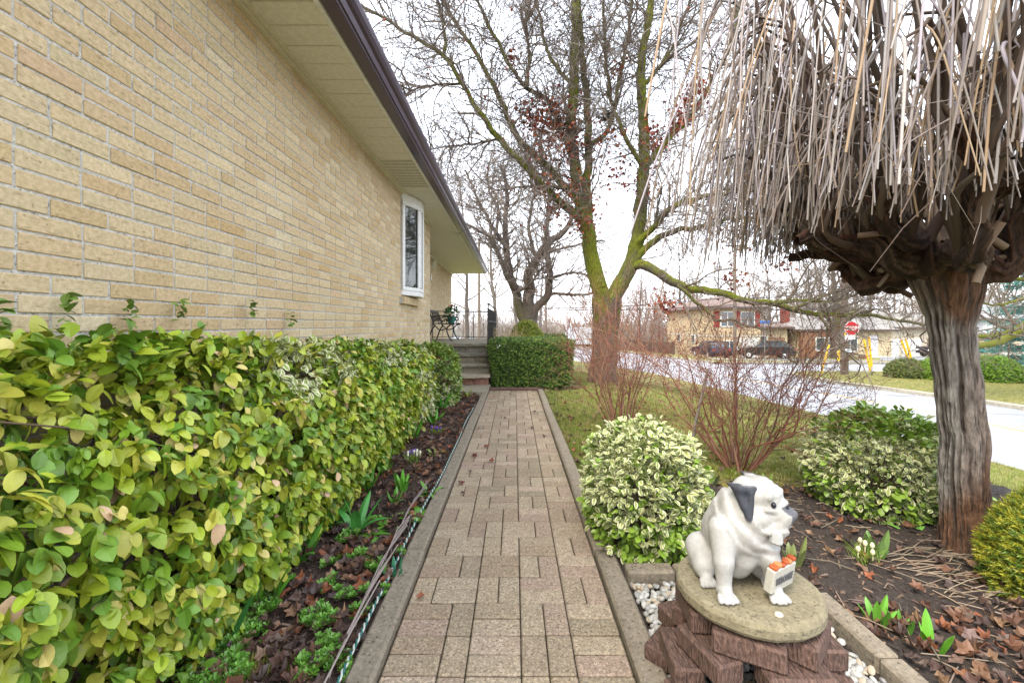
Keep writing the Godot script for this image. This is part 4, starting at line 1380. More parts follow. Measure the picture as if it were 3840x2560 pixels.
# ---------- the weeping tree ----------
func make_weeping_tree() -> void:
	var root := thing("weeping_tree", "grafted weeping tree with hanging pale shoots and furrowed trunk at right", "tree")
	var C := Vector3(2.49, 0, -2.4)
	var grey := lin(182, 174, 165)
	var brown := lin(128, 92, 68)
	var dark := lin(96, 82, 72)
	var o := MB.new()
	var a := limb(PackedVector3Array([C + Vector3(0.03, -0.25, 0), C + Vector3(0.02, -0.05, 0), C + Vector3(0, 0.3, 0), C + Vector3(-0.03, 0.8, 0), C + Vector3(-0.07, 1.2, 0.0), C + Vector3(-0.1, 1.62, 0.0)]), 0.15, 0.15, {}, 120, 0.3)
	for k in a[0].size():
		var y: float = a[0][k].y
		a[1][k] = 0.092 + 0.09 * exp(-(y + 0.1) * 7.0) + 0.075 * smoothstep(1.18, 1.6, y)
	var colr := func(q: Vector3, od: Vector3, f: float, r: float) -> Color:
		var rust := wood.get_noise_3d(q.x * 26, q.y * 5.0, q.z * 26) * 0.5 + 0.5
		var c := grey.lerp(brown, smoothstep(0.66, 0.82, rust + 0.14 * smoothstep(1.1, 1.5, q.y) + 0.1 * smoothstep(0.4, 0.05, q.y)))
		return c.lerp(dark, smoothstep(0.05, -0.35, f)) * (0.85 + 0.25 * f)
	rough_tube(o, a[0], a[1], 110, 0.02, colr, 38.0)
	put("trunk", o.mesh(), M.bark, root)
	# the swollen graft and the contorted old limbs that leave it
	var ends := []
	var n_limb := 17
	for k in n_limb:
		var ang := TAU * k / n_limb + rf(-0.15, 0.15)
		var dir := Vector3(cos(ang), 0, sin(ang))
		var p := C + Vector3(-0.09, rf(1.5, 1.66), 0)
		var reach := rf(0.55, 0.95)
		var pts := PackedVector3Array([p, p + dir * 0.16 + Vector3(0, rf(-0.03, 0.06), 0), p + dir * reach * 0.45 + Vector3(0, rf(0.0, 0.14), 0) + rv() * 0.04, p + dir * reach * 0.75 + Vector3(0, rf(0.08, 0.3), 0) + rv() * 0.06, p + dir * reach * 1.1 + Vector3(0, rf(0.2, 0.55), 0) + rv() * 0.06])
		var b := limb(pts, rf(0.06, 0.095), rf(0.018, 0.034), {}, 30, 2.0)
		for e in b[1].size(): b[1][e] *= 1.0 + 0.6 * wood.get_noise_1d(e * 55.0 + k * 777)
		o = MB.new()
		rough_tube(o, b[0], b[1], 26, 0.026, func(q, od, f, r):
			var rust := wood.get_noise_3dv(q * 9.0) * 0.5 + 0.5
			return lin(140, 118, 100).lerp(lin(96, 58, 38), smoothstep(0.3, 0.55, rust)).lerp(lin(66, 50, 42), smoothstep(0.2, -0.3, f)) * 0.9, 13.0)
		put("old_limb", o.mesh(), M.bark, root)
		ends.append(b[0])
		# sawn stubs
		for stub in 2:
			o = MB.new()
			o.col = vary(lin(128, 106, 88), 0.2)
			var s := int(rf(8, 20))
			var sd := (rv() + dir * 0.6).normalized()
			var sr := rf(0.009, 0.019)
			o.tube([b[0][s], b[0][s] + sd * 0.07 + rv() * 0.012, b[0][s] + sd * rf(0.1, 0.17)], [sr * 1.5, sr * 1.1, sr], 9, PackedColorArray(), true)
			put("stub", o.mesh(), M.shoot, root)
	# upper framework: branches that arch up from the old limbs and over into the dome
	var frame := MB.new()
	var tops := []
	for k in 260:
		frame.col = vary(lin(96, 80, 68), 0.3)
		var e: PackedVector3Array = ends[rng.randi() % ends.size()]
		var p := e[int(rf(8, 26))]
		var out := (p - C) * Vector3(1, 0, 1)
		out = (out.normalized() + Vector3(rf(-0.7, 0.7), 0, rf(-0.7, 0.7))).normalized()
		var hgt := rf(0.3, 1.9)
		var reach := rf(0.1, 0.45) + 0.18 * hgt
		var pts := PackedVector3Array([p, p + Vector3(0, hgt * 0.4, 0) + out * reach * 0.3 + rv() * 0.07, p + Vector3(0, hgt * 0.85, 0) + out * reach * 0.65 + rv() * 0.07, p + Vector3(0, hgt, 0) + out * reach, p + Vector3(0, hgt * 0.85, 0) + out * reach * 1.3])
		var b := limb(pts, rf(0.01, 0.024) + (0.012 if hgt < 0.8 else 0.0), 0.006, {}, 14, 1.0)
		frame.tube(b[0], b[1], 7)
		for s in range(4, 15): tops.append([b[0][s], out])
	put("framework", frame.mesh(), M.shoot, root)
	# hanging one-year shoots, pruned to a level skirt
	var tones := [lin(186, 176, 172), lin(168, 156, 150), lin(198, 190, 188), lin(142, 126, 116), lin(158, 144, 134), lin(108, 92, 82), lin(184, 156, 126), lin(178, 168, 174)]
	var all := []
	for k in 2300:
		var tp: Array = tops[rng.randi() % tops.size()]
		var p: Vector3 = tp[0]
		var out: Vector3 = (tp[1] + Vector3(rf(-1.3, 1.3), 0, rf(-1.3, 1.3))).normalized()
		var hd := Vector2(p.x - C.x, p.z - C.z).length()
		var floor_y := rf(1.7, 1.88) if rng.randf() < 0.7 else rf(1.86, 2.4)
		floor_y += 0.06 * smoothstep(0.9, 0.3, hd)
		var drop := p.y - floor_y
		if drop < 0.28: continue
		var away := drop * (rf(0.05, 0.4) if rng.randf() < 0.8 else rf(0.3, 0.75))
		var pts := PackedVector3Array()
		var rad := PackedFloat32Array()
		var r0 := rf(0.003, 0.0058) if rng.randf() < 0.75 else rf(0.0058, 0.0085)
		var arch := rf(0.0, 0.16) * (1.0 if rng.randf() < 0.5 else 0.2)
		var kink := rv() * 0.03
		var ph := rf(0, TAU)
		for s in 8:
			var t := s / 7.0
			pts.append(p + out * away * (t * 0.75 + 0.25 * sin(t * 1.57)) + Vector3(0, arch * sin(t * PI * 0.8) * (1 - t) * 2.0 - drop * (0.55 * t + 0.45 * t * t), 0) + kink * sin(t * 4.0 + ph) * t)
			rad.append(r0 * (1.0 - 0.4 * t))
		all.append([pts, rad, vary(tones[rng.randi() % 8], 0.12), pts[5].distance_to(Vector3(0, EYE, 0))])
	var n_hang := all.size()
	for k in 950:                                                          # side twigs that leave the shoots at all angles
		var src: Array = all[rng.randi() % n_hang]
		var at_ := rng.randi_range(1, 6)
		var p: Vector3 = src[0][at_]
		if p.y < 1.8: continue
		var dir: Vector3 = ((src[0][at_ + 1] - src[0][at_]).normalized() * rf(0.2, 1.0) + rv() * 0.6).normalized()
		var L := rf(0.12, 0.45)
		var q: Vector3 = p + dir * L * 0.5 + rv() * 0.015
		var r0: float = minf(rf(0.0018, 0.0034), src[1][at_] * 0.8)
		all.append([PackedVector3Array([p, q, q + (dir + rv() * 0.25).normalized() * L * 0.5]), PackedFloat32Array([r0, r0 * 0.8, r0 * 0.5]), vary(tones[rng.randi() % 8], 0.12), p.distance_to(Vector3(0, EYE, 0))])
	all.sort_custom(func(x, y): return x[3] < y[3])
	var rest := MB.new()
	var n_own := 0
	for e in all:
		if e[0][5 if e[0].size() > 5 else 1].distance_to(Vector3(0, EYE, 0)) < 0.75: continue       # keep the walker's way clear
		if e[1][0] > 0.004 and n_own < 220:
			o = MB.new()
			o.col = e[2]
			o.tube(e[0], e[1], 7, PackedColorArray(), true)
			put("shoot", o.mesh(), M.shoot, root)
			n_own += 1
		else:
			rest.col = e[2]
			rest.tube(e[0], e[1], 5)
	stuff(put("shoots", rest.mesh(), M.shoot, root))

# ---------- shrubs and hedges ----------
func gp(x: float, y: float) -> Vector3:                                    # a picture point on level ground beside the path
	return at(x, y, EYE * FOCAL / (y - 745.0))
func spread_leaves(root: Node3D, called: String, list: Array, meshes: Array, own: int, shown: Callable) -> void:   # list of [Transform3D, Color, mesh index]; the largest in view as parts
	var eye := Vector3(0, EYE, 0)
	var cand := []
	for k in list.size():
		if shown.call(list[k][0].origin): cand.append([list[k][0].origin.distance_to(eye), k])
	cand.sort_custom(func(a, b): return a[0] < b[0])
	var picked := {}
	for k in mini(own, cand.size()): picked[cand[k][1]] = true
	var tinted := {}
	for m in meshes.size():
		var tr := []
		var cols := PackedColorArray()
		for k in list.size():
			if list[k][2] != m: continue
			if picked.has(k):
				var q: Color = list[k][1]
				var key := "%d_%d_%d_%d" % [m, int(q.r * 8), int(q.g * 8), int(q.b * 8)]
				if not tinted.has(key):                                    # a tinted copy of the mesh for a few tones
					var a: Array = (meshes[m] as ArrayMesh).surface_get_arrays(0)
					var cc: PackedColorArray = a[Mesh.ARRAY_COLOR]
					for e in cc.size(): cc[e] = cc[e] * q
					a[Mesh.ARRAY_COLOR] = cc
					var am := ArrayMesh.new()
					am.add_surface_from_arrays(Mesh.PRIMITIVE_TRIANGLES, a)
					tinted[key] = am
				put("leaf", tinted[key], M.leaf, root).transform = list[k][0]
			else:
				tr.append(list[k][0]); cols.append(list[k][1])
		if tr.size() > 0: many(called, meshes[m], M.leaf, tr, cols, root)
func stems(root: Node3D, n: int, from: Callable, to: Callable, r: float, col: Color) -> void:
	var o := MB.new()
	for k in n:
		var a: Vector3 = from.call()
		var b: Vector3 = to.call()
		o.col = vary(col, 0.2)
		var p := PackedVector3Array()
		var rr := PackedFloat32Array()
		for s in 6:
			p.append(a.lerp(b, s / 5.0) + rv() * 0.012 + Vector3(0, 0.05 * sin(s / 5.0 * PI), 0))
			rr.append(r * (1.0 - 0.13 * s))
		o.tube(p, rr, 5)
	put("stems", o.mesh(), M.twig, root)

func make_left_hedge() -> void:
	var root := thing("euonymus_hedge", "broad yellow-green leafy hedge along foot of the brick wall", "hedge")
	var W := Color.WHITE
	var meshes := [leaf_mesh(0.052, 0.033, 0.25, W, W), leaf_mesh(0.058, 0.037, 0.5, W, W, 0.3), leaf_mesh(0.044, 0.031, 0.15, W, W, 0.45), leaf_mesh(0.045, 0.028, 0.2, lin(150, 170, 80), lin(240, 236, 196), 0.3, true)]
	var greens := [lin(168, 186, 52), lin(152, 176, 46), lin(182, 192, 66), lin(130, 162, 44), lin(160, 176, 44), lin(108, 146, 42), lin(190, 190, 74), lin(120, 158, 56)]
	var list := []
	var front := func(y: float) -> float: return -1.16 + 0.12 * sin(clampf(y / 1.1, 0, 1) * PI) - 0.28 * smoothstep(0.85, 1.25, y)
	for k in 5600:
		var d := rf(0.45, 5.5)
		var top := 1.22 - 0.045 * d + 0.07 * wood.get_noise_2d(d * 60, 3.0)
		var p: Vector3
		var n: Vector3
		if rng.randf() < 0.8:
			var y := rf(0.04, top)
			var lump := wood.get_noise_2d(d * 90, y * 90)
			if lump < -0.5: continue
			p = Vector3(front.call(y) + 0.09 * lump - 0.22 * pow(rng.randf(), 2.2), y, -d)
			n = Vector3(1, 0.25 * y, 0.1).normalized()
		else:
			p = Vector3(rf(-1.57, -1.2), top + rf(-0.1, 0.02), -d)
			n = Vector3(0.3, 1, 0.1).normalized()
		var vari := p.y > 0.86 and d > 2.0 and wood.get_noise_2d(d * 35, 77) > 0.02 and rng.randf() < 0.75 or (d > 4.7 and p.y < 0.75 and rng.randf() < 0.6)
		var tone: Color = greens[rng.randi() % 8]
		for e in rng.randi_range(4, 7):
			var dir := (n * rf(0.1, 0.7) + rv() * 0.45 + Vector3(0, -0.55 if n.y < 0.6 else 0.15, 0)).normalized()
			var c := vary(tone, 0.25)
			if rng.randf() < 0.035: c = vary(lin(222, 206, 120), 0.1)
			elif rng.randf() < 0.012: c = lin(226, 190, 150)
			list.append([Transform3D(aim(dir, rf(-0.7, 0.7)) * Basis.from_scale(Vector3.ONE * rf(0.7, 1.25)), p + rv() * 0.012), vary(W, 0.12) if vari else c, 3 if vari else rng.randi() % 3])
	# sprigs that climb the wall
	for s in [[92, 735, 1.5], [318, 735, 2.0], [490, 725, 2.55], [40, 760, 1.3], [620, 745, 3.0], [250, 745, 1.75]]:
		var b := at(s[0], s[1], s[2])
		b.x = -1.56
		for e in 12:
			var dir := (rv() * Vector3(0.5, 0.7, 1) + Vector3(0.5, 0.1, 0)).normalized()
			list.append([Transform3D(aim(dir, rf(-0.6, 0.6)) * 0.75, b + Vector3(0.01, e * 0.0085, rf(-0.008, 0.008))), vary(lin(120, 150, 60), 0.2), rng.randi() % 3])
	spread_leaves(root, "leaves", list, meshes, 300, func(p): return -p.z > 1.15 and p.x > -1.25 and p.x / -p.z > -1.17 and EYE - p.y < 0.82 * -p.z)
	stems(root, 130, func(): return Vector3(rf(-1.5, -1.3), rf(-0.02, 0.3), -rf(0.6, 5.4)), func(): return Vector3(rf(-1.45, -1.08), rf(0.25, 1.12), -rf(0.6, 5.4)), 0.006, lin(96, 80, 64))
	stems(root, 60, func(): return Vector3(rf(-1.5, -1.35), -0.02, -rf(0.6, 5.4)), func(): return Vector3(rf(-1.5, -1.2), rf(0.6, 1.1), -rf(0.6, 5.4)), 0.011, lin(110, 98, 84))

func mound_shrub(called: String, label: String, c: Vector3, s: Vector3, n: int, meshes: Array, pick: Callable, own: int, stem: Color, square := 0.0) -> Node3D:   # a leafy dome; s = half sizes, c on the ground
	var root := thing(called, label, "shrub")
	var list := []
	for k in n:
		var u := rv()
		u = u.normalized()
		if u.y < -0.72: u.y = -u.y
		if square > 0: u = u.lerp(u / maxf(absf(u.x), maxf(absf(u.y), absf(u.z))), square)
		var lump := 1.0 + 0.16 * wood.get_noise_3dv((c + u) * 55.0)
		var depth := 1.0 - 0.3 * pow(rng.randf(), 2.5)
		var p := c + Vector3(u.x * s.x, 0.42 * s.y + u.y * 0.58 * s.y, u.z * s.z) * lump * Vector3(depth, 1.0, depth)
		p.y = maxf(p.y, c.y + rf(0.01, 0.06))
		var pk: Array = pick.call(p, u)
		for e in pk[2]:
			var dir := (u * rf(0.2, 0.9) + rv() * 0.5 + Vector3(0, 0.12, 0)).normalized()
			list.append([Transform3D(aim(dir, rf(-0.7, 0.7)) * Basis.from_scale(Vector3.ONE * rf(0.65, 1.2)), p + rv() * 0.012), vary(pk[1], 0.16), pk[0]])
	var eye := Vector3(0, EYE, 0)
	spread_leaves(root, "leaves", list, meshes, own, func(p): return (p - c - Vector3(0, s.y * 0.4, 0)).dot(eye - c) > 0.1 * s.x)
	stems(root, int(20 + s.x * 40), func(): return c + Vector3(rf(-0.3, 0.3) * s.x, -0.02, rf(-0.3, 0.3) * s.z), func(): return c + Vector3(rf(-0.8, 0.8) * s.x, rf(0.4, 0.85) * s.y, rf(-0.8, 0.8) * s.z), 0.006, stem)
	return root

func sprig_mesh(L: float, n: int, w: float) -> ArrayMesh:                   # a needled twig tip
	var o := MB.new()
	for k in n:
		var t := k / float(n)
		var a := k * 2.4
		var side := Vector3(cos(a), sin(a), 0)
		var b := Vector3(0, 0, -t * L)
		var tip := b + (side * 0.75 + Vector3(0, 0, -0.8)) * L * 0.42
		var wd := side.cross(Vector3(0, 0, 1)).normalized() * w
		o.tri(b - wd, b + wd, tip)
	return o.mesh()
func clipped(called: String, label: String, category: String, c: Vector3, s: Vector3, n: int, sprig: Mesh, tones: Array, shape: String) -> Node3D:   # a clipped evergreen: box or dome
	var root := thing(called, label, category)
	var tr := []
	var cols := PackedColorArray()
	for k in n:
		var p: Vector3
		var nn: Vector3
		if shape == "box":
			var f := rng.randf()
			var a := s.x * s.y * 4
			var b := s.z * s.y * 4
			var t := s.x * s.z * 4
			f *= a * 1.0 + b * 2 + t
			if f < a: nn = Vector3(0, 0, 1); p = Vector3(rf(-1, 1), rf(0.04, 1), 1)
			elif f < a + b: nn = Vector3(1, 0, 0); p = Vector3(1, rf(0.04, 1), rf(-1, 1))
			elif f < a + 2 * b: nn = Vector3(-1, 0, 0); p = Vector3(-1, rf(0.04, 1), rf(-1, 1))
			else: nn = Vector3.UP; p = Vector3(rf(-1, 1), 1, rf(-1, 1))
			var q := p * Vector3(s.x, s.y * 2, s.z)
			var taper := 1.0 - 0.10 * smoothstep(0.9, 0.0, p.y)
			q.x *= taper
			var edge := smoothstep(0.8, 1.0, maxf(absf(p.x), absf(p.z)))
			if nn.y > 0.5: q.y -= 0.05 * edge * edge
			q += nn * 0.05 * wood.get_noise_3dv((c + q) * 50.0)
			p = q
		else:
			var u := rv()
			u.y = absf(u.y)
			u = u.normalized()
			nn = u
			p = Vector3(u.x * s.x, 0.3 * s.y + u.y * s.y * 1.5, u.z * s.z) * (1.0 + 0.07 * wood.get_noise_3dv((c + u) * 60.0))
			if u.y < 0.1: p.y = rf(0.03, 0.4) * s.y
		var dir := (nn + rv() * 0.42 + Vector3(0, 0.18, 0)).normalized()
		tr.append(Transform3D(aim(dir, rf(0, TAU)) * Basis.from_scale(Vector3.ONE * rf(0.7, 1.25)), c + p - nn * rf(0.0, 0.07)))
		cols.append(vary(tones[rng.randi() % tones.size()], 0.22))
	many("foliage", sprig, M.needle, tr, cols, root)
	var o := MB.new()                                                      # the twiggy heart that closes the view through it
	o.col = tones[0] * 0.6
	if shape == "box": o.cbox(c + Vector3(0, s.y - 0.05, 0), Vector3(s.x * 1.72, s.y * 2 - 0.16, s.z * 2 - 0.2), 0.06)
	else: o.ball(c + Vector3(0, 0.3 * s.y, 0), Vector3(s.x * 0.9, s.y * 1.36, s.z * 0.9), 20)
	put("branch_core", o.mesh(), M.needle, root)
	return root

func make_shrubs() -> void:
	var W := Color.WHITE
	var cream := lin(248, 244, 206)
	var vm := [leaf_mesh(0.036, 0.021, 0.2, lin(140, 162, 72), cream, 0.35, true), leaf_mesh(0.041, 0.024, 0.35, lin(172, 184, 104), cream, 0.3, true), leaf_mesh(0.045, 0.03, 0.2, W, W, 0.3)]
	mound_shrub("variegated_shrub", "cream and green variegated shrub beside path edging near the dog statue", Vector3(0.76, 0, -2.58), Vector3(0.32, 0.6, 0.4), 2300, vm, func(p, u): return [2, lin(142, 174, 64), 4] if (p.y < 0.2 and rng.randf() < 0.6) or rng.randf() < 0.12 else [rng.randi() % 2, Color(1.0, 1.0, 0.95), 4], 300, lin(110, 96, 70), 0.35)
	mound_shrub("variegated_shrub", "cream and green variegated shrub left of the weeping tree's trunk", Vector3(2.52, -0.02, -2.98), Vector3(0.44, 0.62, 0.4), 2300, vm, func(p, u): return [2, lin(142, 174, 66), 4] if (p.y > 0.5 and rng.randf() < 0.6) or (p.y < 0.22 and rng.randf() < 0.5) or rng.randf() < 0.1 else [rng.randi() % 2, Color(1.0, 1.0, 0.96), 4], 300, lin(110, 96, 70), 0.2)
	mound_shrub("rounded_shrub", "rounded glossy green shrub at house corner before the steps", Vector3(-1.28, 0, -6.7), Vector3(0.42, 0.9, 0.62), 1900, [leaf_mesh(0.05, 0.03, 0.25, W, W), leaf_mesh(0.045, 0.028, 0.4, W, W), vm[0]], func(p, u): return [2, Color.WHITE, 4] if p.y < 0.45 and -p.z < 6.6 and rng.randf() < 0.5 else [rng.randi() % 2, [lin(130, 158, 56), lin(150, 174, 76), lin(96, 132, 48), lin(164, 178, 90)][rng.randi() % 4], 5], 120, lin(96, 80, 60), 0.3)
	mound_shrub("variegated_clump", "small cream variegated clump between leafy hedge and rounded shrub", Vector3(-1.3, 0, -5.55), Vector3(0.28, 0.62, 0.4), 620, [vm[0], vm[1], vm[2]], func(p, u): return [rng.randi() % 2, Color.WHITE, 4] if rng.randf() < 0.75 else [2, lin(140, 168, 60), 4], 60, lin(110, 96, 70))
	var yew := sprig_mesh(0.06, 9, 0.006)
	clipped("clipped_hedge", "dark green box-clipped yew hedge at the end of the path", "hedge", Vector3(0.33, 0, -9.05), Vector3(0.8, 0.46, 0.72), 15000, yew, [lin(84, 112, 44), lin(66, 96, 38), lin(106, 132, 56), lin(120, 146, 60), lin(54, 82, 36)], "box")
	clipped("dome_shrub", "yellow-green dome-clipped shrub behind the box-clipped hedge", "shrub", Vector3(0.3, 0.1, -10.9), Vector3(0.5, 0.68, 0.5), 5200, yew, [lin(140, 150, 44), lin(120, 136, 40), lin(158, 164, 56), lin(100, 118, 36)], "dome")
	clipped("low_hedge", "distant low clipped hedge right of the dome shrub", "hedge", Vector3(0.9, -0.25, -15.2), Vector3(0.85, 0.55, 0.5), 3000, sprig_mesh(0.09, 9, 0.009), [lin(74, 100, 40), lin(94, 118, 50)], "box")
	# pruned twigs and dry stems poking through beside the dome
	var dry := thing("dry_grass_clump", "pale dry arching stems leaning on the dome shrub", "plant")
	var o := MB.new()
	for k in 60:
		var b := Vector3(rf(-0.35, 0.1), 0.4, -10.4 + rf(-0.2, 0.2))
		o.col = vary(lin(190, 168, 130), 0.15)
		var dx := rf(-0.35, 0.25)
		o.tube([b, b + Vector3(dx * 0.4, 0.45, 0), b + Vector3(dx, 0.62 + rf(-0.1, 0.2), 0), b + Vector3(dx * 1.7, 0.5 + rf(-0.1, 0.2), 0)], [0.005, 0.005, 0.004, 0.003], 4)
	put("stems", o.mesh(), M.twig, dry)
	var j := clipped("golden_juniper", "golden green feathery juniper at foot of the weeping tree", "shrub", Vector3(2.56, -0.02, -1.92), Vector3(0.36, 0.29, 0.32), 15000, sprig_mesh(0.034, 12, 0.0026), [lin(150, 152, 40), lin(126, 140, 44), lin(170, 166, 50), lin(90, 120, 40)], "dome")
	# red-stemmed bare shrubs
	for s in [["leggy red-stemmed bare shrub on lawn before the mossy tree", Vector3(1.27, -0.02, -5.3), 1.8, 0.5, 28], ["spreading red-stemmed bare shrub at edge of the soil bed", Vector3(1.93, -0.01, -3.78), 1.62, 0.78, 36]]:
		var root := thing("red_twig_shrub", s[0], "shrub", Vector3.ZERO, 0, "red-stemmed bare shrubs")
		var st := {"seg": 0.1, "wob": 0.13, "up": 0.06, "kids": [4, 5], "spread": 0.75, "thin": 0.0019, "bark": lin(150, 88, 66), "moss": lin(150, 120, 96), "moss_from": 0.006, "tips": []}
		var tw := MB.new()
		for k in s[4]:
			var a := rf(0, TAU)
			var q: Vector3 = s[1] + Vector3(cos(a), 0, sin(a)) * rf(0.02, 0.14)
			var dir := Vector3(cos(a) * s[3] * rf(0.1, 1.15), 1, sin(a) * s[3] * rf(0.1, 1.0)).normalized()
			st.bark = [lin(150, 104, 84), lin(130, 80, 66), lin(166, 128, 104), lin(118, 86, 74)][k % 4]
			var L: float = s[2] * rf(0.6, 1.0)
			if k < 18:
				var c := MB.new()
				var l := limb(PackedVector3Array([q, q + dir * L * 0.3 + rv() * 0.04, q + dir * L * 0.55 + rv() * 0.07, q + dir * L * 0.85 + Vector3(0, 0.08, 0) + rv() * 0.05]), rf(0.007, 0.012), 0.0028, {}, 12, 0.8)
				c.col = st.bark
				c.tube(l[0], l[1], 7)
				put("stem", c.mesh(), M.twig, root)
				for e in 15:
					var g := int(rf(3, 12))
					grow(tw, l[0][g], (dir + rv() * 0.75).normalized(), L * rf(0.2, 0.48), 0.0034, 1, st)
			else: grow(tw, q, dir, L * 0.8, rf(0.004, 0.007), 2, st)
		stuff(put("twigs", tw.mesh(), M.twig, root))
		var bud := MB.new()
		bud.col = lin(120, 52, 48)
		for q in st.tips: bud.ball(q, Vector3(0.0045, 0.008, 0.0045), 4)
		stuff(put("buds", bud.mesh(), M.twig, root))
	# a stake with green string tied to the second shrub
	var stake := thing("garden_stake", "weathered grey stake wound with green string beside the red shrub", "stake")
	o = MB.new()
	o.col = lin(150, 138, 126)
	o.tube([Vector3(1.5, -0.05, -3.75), Vector3(1.56, 0.4, -3.74), Vector3(1.66, 0.86, -3.72)], [0.013, 0.013, 0.011], 7, PackedColorArray(), true)
	put("stick", o.mesh(), M.shoot, stake)
	o = MB.new()
	o.col = lin(40, 96, 76)
	var hp := PackedVector3Array()
	var hr := PackedFloat32Array()
	for k in 60:
		var t := k / 59.0
		hp.append(Vector3(1.5, -0.05, -3.75).lerp(Vector3(1.58, 0.5, -3.74), t) + Vector3(cos(t * 40), 0, sin(t * 40)) * 0.016); hr.append(0.0025)
	o.tube(hp, hr, 4)
	put("string", o.mesh(), M.twig, stake)

# ---------- beds ----------
func litter(called: String, label: String, n: int, where: Callable, tones: Array, size0: float, size1: float, flat := 0.5) -> void:
	var ms := [maple_leaf(0.05, 0.25), maple_leaf(0.05, 0.9), maple_leaf(0.045, 0.6)]
	for m in 3:
		var tr := []
		var cols := PackedColorArray()
		for k in n / 3:
			var p: Vector3 = where.call()
			tr.append(Transform3D(Basis.from_euler(Vector3(rf(-flat, flat), rf(0, TAU), rf(-flat, flat))) * Basis.from_scale(Vector3(rf(size0, size1), rf(0.6, 1.2), rf(size0, size1))), p))
			cols.append(vary(tones[rng.randi() % tones.size()], 0.25))
		stuff(many(called, ms[m], M.dead_leaf, tr, cols), label, "leaves")
func soil_y(x: float, d: float) -> float:
	return 0.012 + 0.022 * bump.get_noise_2d(x * 40, d * 40) + 0.010 * bump.get_noise_2d(x * 170, d * 170)
func make_beds() -> void:
	# right bed of dark earth
	struct("soil_bed", sheet(steps(0.54, 4.0, 130), steps(0.3, 3.55, 120), func(x, d):
		var y := soil_y(x, d)
		var e := minf(minf(3.42 + 0.12 * bump.get_noise_2d(x * 60, 9) - d, 3.6 + 0.25 * bump.get_noise_2d(d * 50, 4) - x), 1.0)
		if x < 1.34 and d < 2.15: y = minf(y, -0.012)
		return Vector3(x, y - 0.09 * smoothstep(0.12, -0.02, e), -d)), M.soil)
	struct("mulch_bed", sheet(steps(-1.62, -0.583, 60), steps(0.2, 8.3, 190), func(x, d): return Vector3(x, 0.004 + 0.016 * bump.get_noise_2d(x * 60, d * 60) + 0.014 * bump.get_noise_2d(x * 160, d * 160), -d)), M.mulch)
	# bark chips and clods
	var chip := MB.new()
	chip.cbox(Vector3.ZERO, Vector3(0.045, 0.006, 0.011), 0.002)
	var tr := []
	var cols := PackedColorArray()
	var browns := [lin(104, 84, 70), lin(84, 68, 58), lin(124, 104, 88), lin(70, 58, 52), lin(136, 112, 92)]
	for k in 4200:
		var left := k % 2 == 0
		var x := rf(-1.3, -0.6) if left else rf(1.0, 3.5)
		var d := rf(1.3, 7.4) if left else rf(1.2, 3.45)
		if not left and x < 1.4 and d < 2.15: continue
		if not left and d > 3.4: continue
		tr.append(Transform3D(Basis.from_euler(Vector3(rf(-0.4, 0.4), rf(0, TAU), rf(-0.5, 0.5))) * Basis.from_scale(Vector3(rf(0.2, 0.9), rf(0.7, 1.4), rf(0.4, 1.0))), Vector3(x, (0.014 if left else soil_y(x, d) + 0.004), -d)))
		cols.append(vary(browns[rng.randi() % 5], 0.25))
	stuff(many("bark_chips", chip.mesh(), M.plain, tr, cols), "brown bark chips scattered over both garden beds", "mulch")
	var reds := [lin(128, 92, 70), lin(106, 76, 62), lin(92, 70, 62), lin(150, 116, 90), lin(82, 66, 62), lin(150, 92, 60), lin(118, 96, 86)]
	litter("fallen_leaves", "brown fallen leaves covering mulch of the left bed", 1500, func():
		var d := 1.3 + 6.2 * pow(rng.randf(), 1.3)
		return Vector3(rf(-1.35, -0.6), rf(0.016, 0.045), -d), reds, 0.55, 1.15)
	litter("fallen_leaves", "brown fallen leaves strewn over dark soil of the right bed", 560, func():
		var x := rf(1.38, 3.3)
		var d := rf(1.25, 3.3) if rng.randf() < 0.4 else rf(1.25, 1.9)
		return Vector3(x, soil_y(x, d) + rf(0.008, 0.03), -d), reds, 0.5, 1.1)
	litter("fallen_leaves", "dead leaves scattered over the lawn beside the path", 420, func():
		var d := rf(3.3, 9.5)
		var x := 0.56 + 4.5 * pow(rng.randf(), 1.7)
		return Vector3(x, yard(x, d) + 0.03, -d), reds, 0.5, 0.9)
	litter("fallen_leaves", "brown leaves gathered below clipped hedge and round shrub beds", 240, func():
		return Vector3(rf(-0.4, 1.25), rf(0.0, 0.03), -rf(8.22, 8.45)) if rng.randf() < 0.5 else Vector3(rf(0.55, 1.25), 0.02, -rf(2.1, 3.6)), reds, 0.45, 0.9)
	# dry stalks over the soil
	var o := MB.new()
	for k in 210:
		var x := rf(1.45, 3.2)
		var d := rf(1.35, 3.3)
		if k < 90: x = 2.15 + rf(-0.3, 0.35); d = 2.05 + rf(-0.2, 0.3)
		var a := rf(0, TAU) if k >= 90 else rf(-0.5, 0.3)
		var L := rf(0.06, 0.3)
		var p := Vector3(x, soil_y(x, d) + 0.01, -d)
		var e := Vector3(cos(a), 0, sin(a))
		o.col = vary(lin(142, 126, 108), 0.3)
		o.tube([p, p + e * L * 0.5 + Vector3(0, rf(0, 0.02), 0), p + e * L + Vector3(rf(-0.02, 0.02), rf(0, 0.015), rf(-0.02, 0.02))], [0.0025, 0.0028, 0.0018], 4)
	stuff(put("dry_stalks", o.mesh(), M.twig), "dry broken stalks lying on the dark soil", "stalks")
	# ---- bulbs, each clump a plant of its own ----
	var bright := lin(96, 156, 48)
	var deep := lin(64, 126, 58)
	var dull := lin(120, 132, 84)
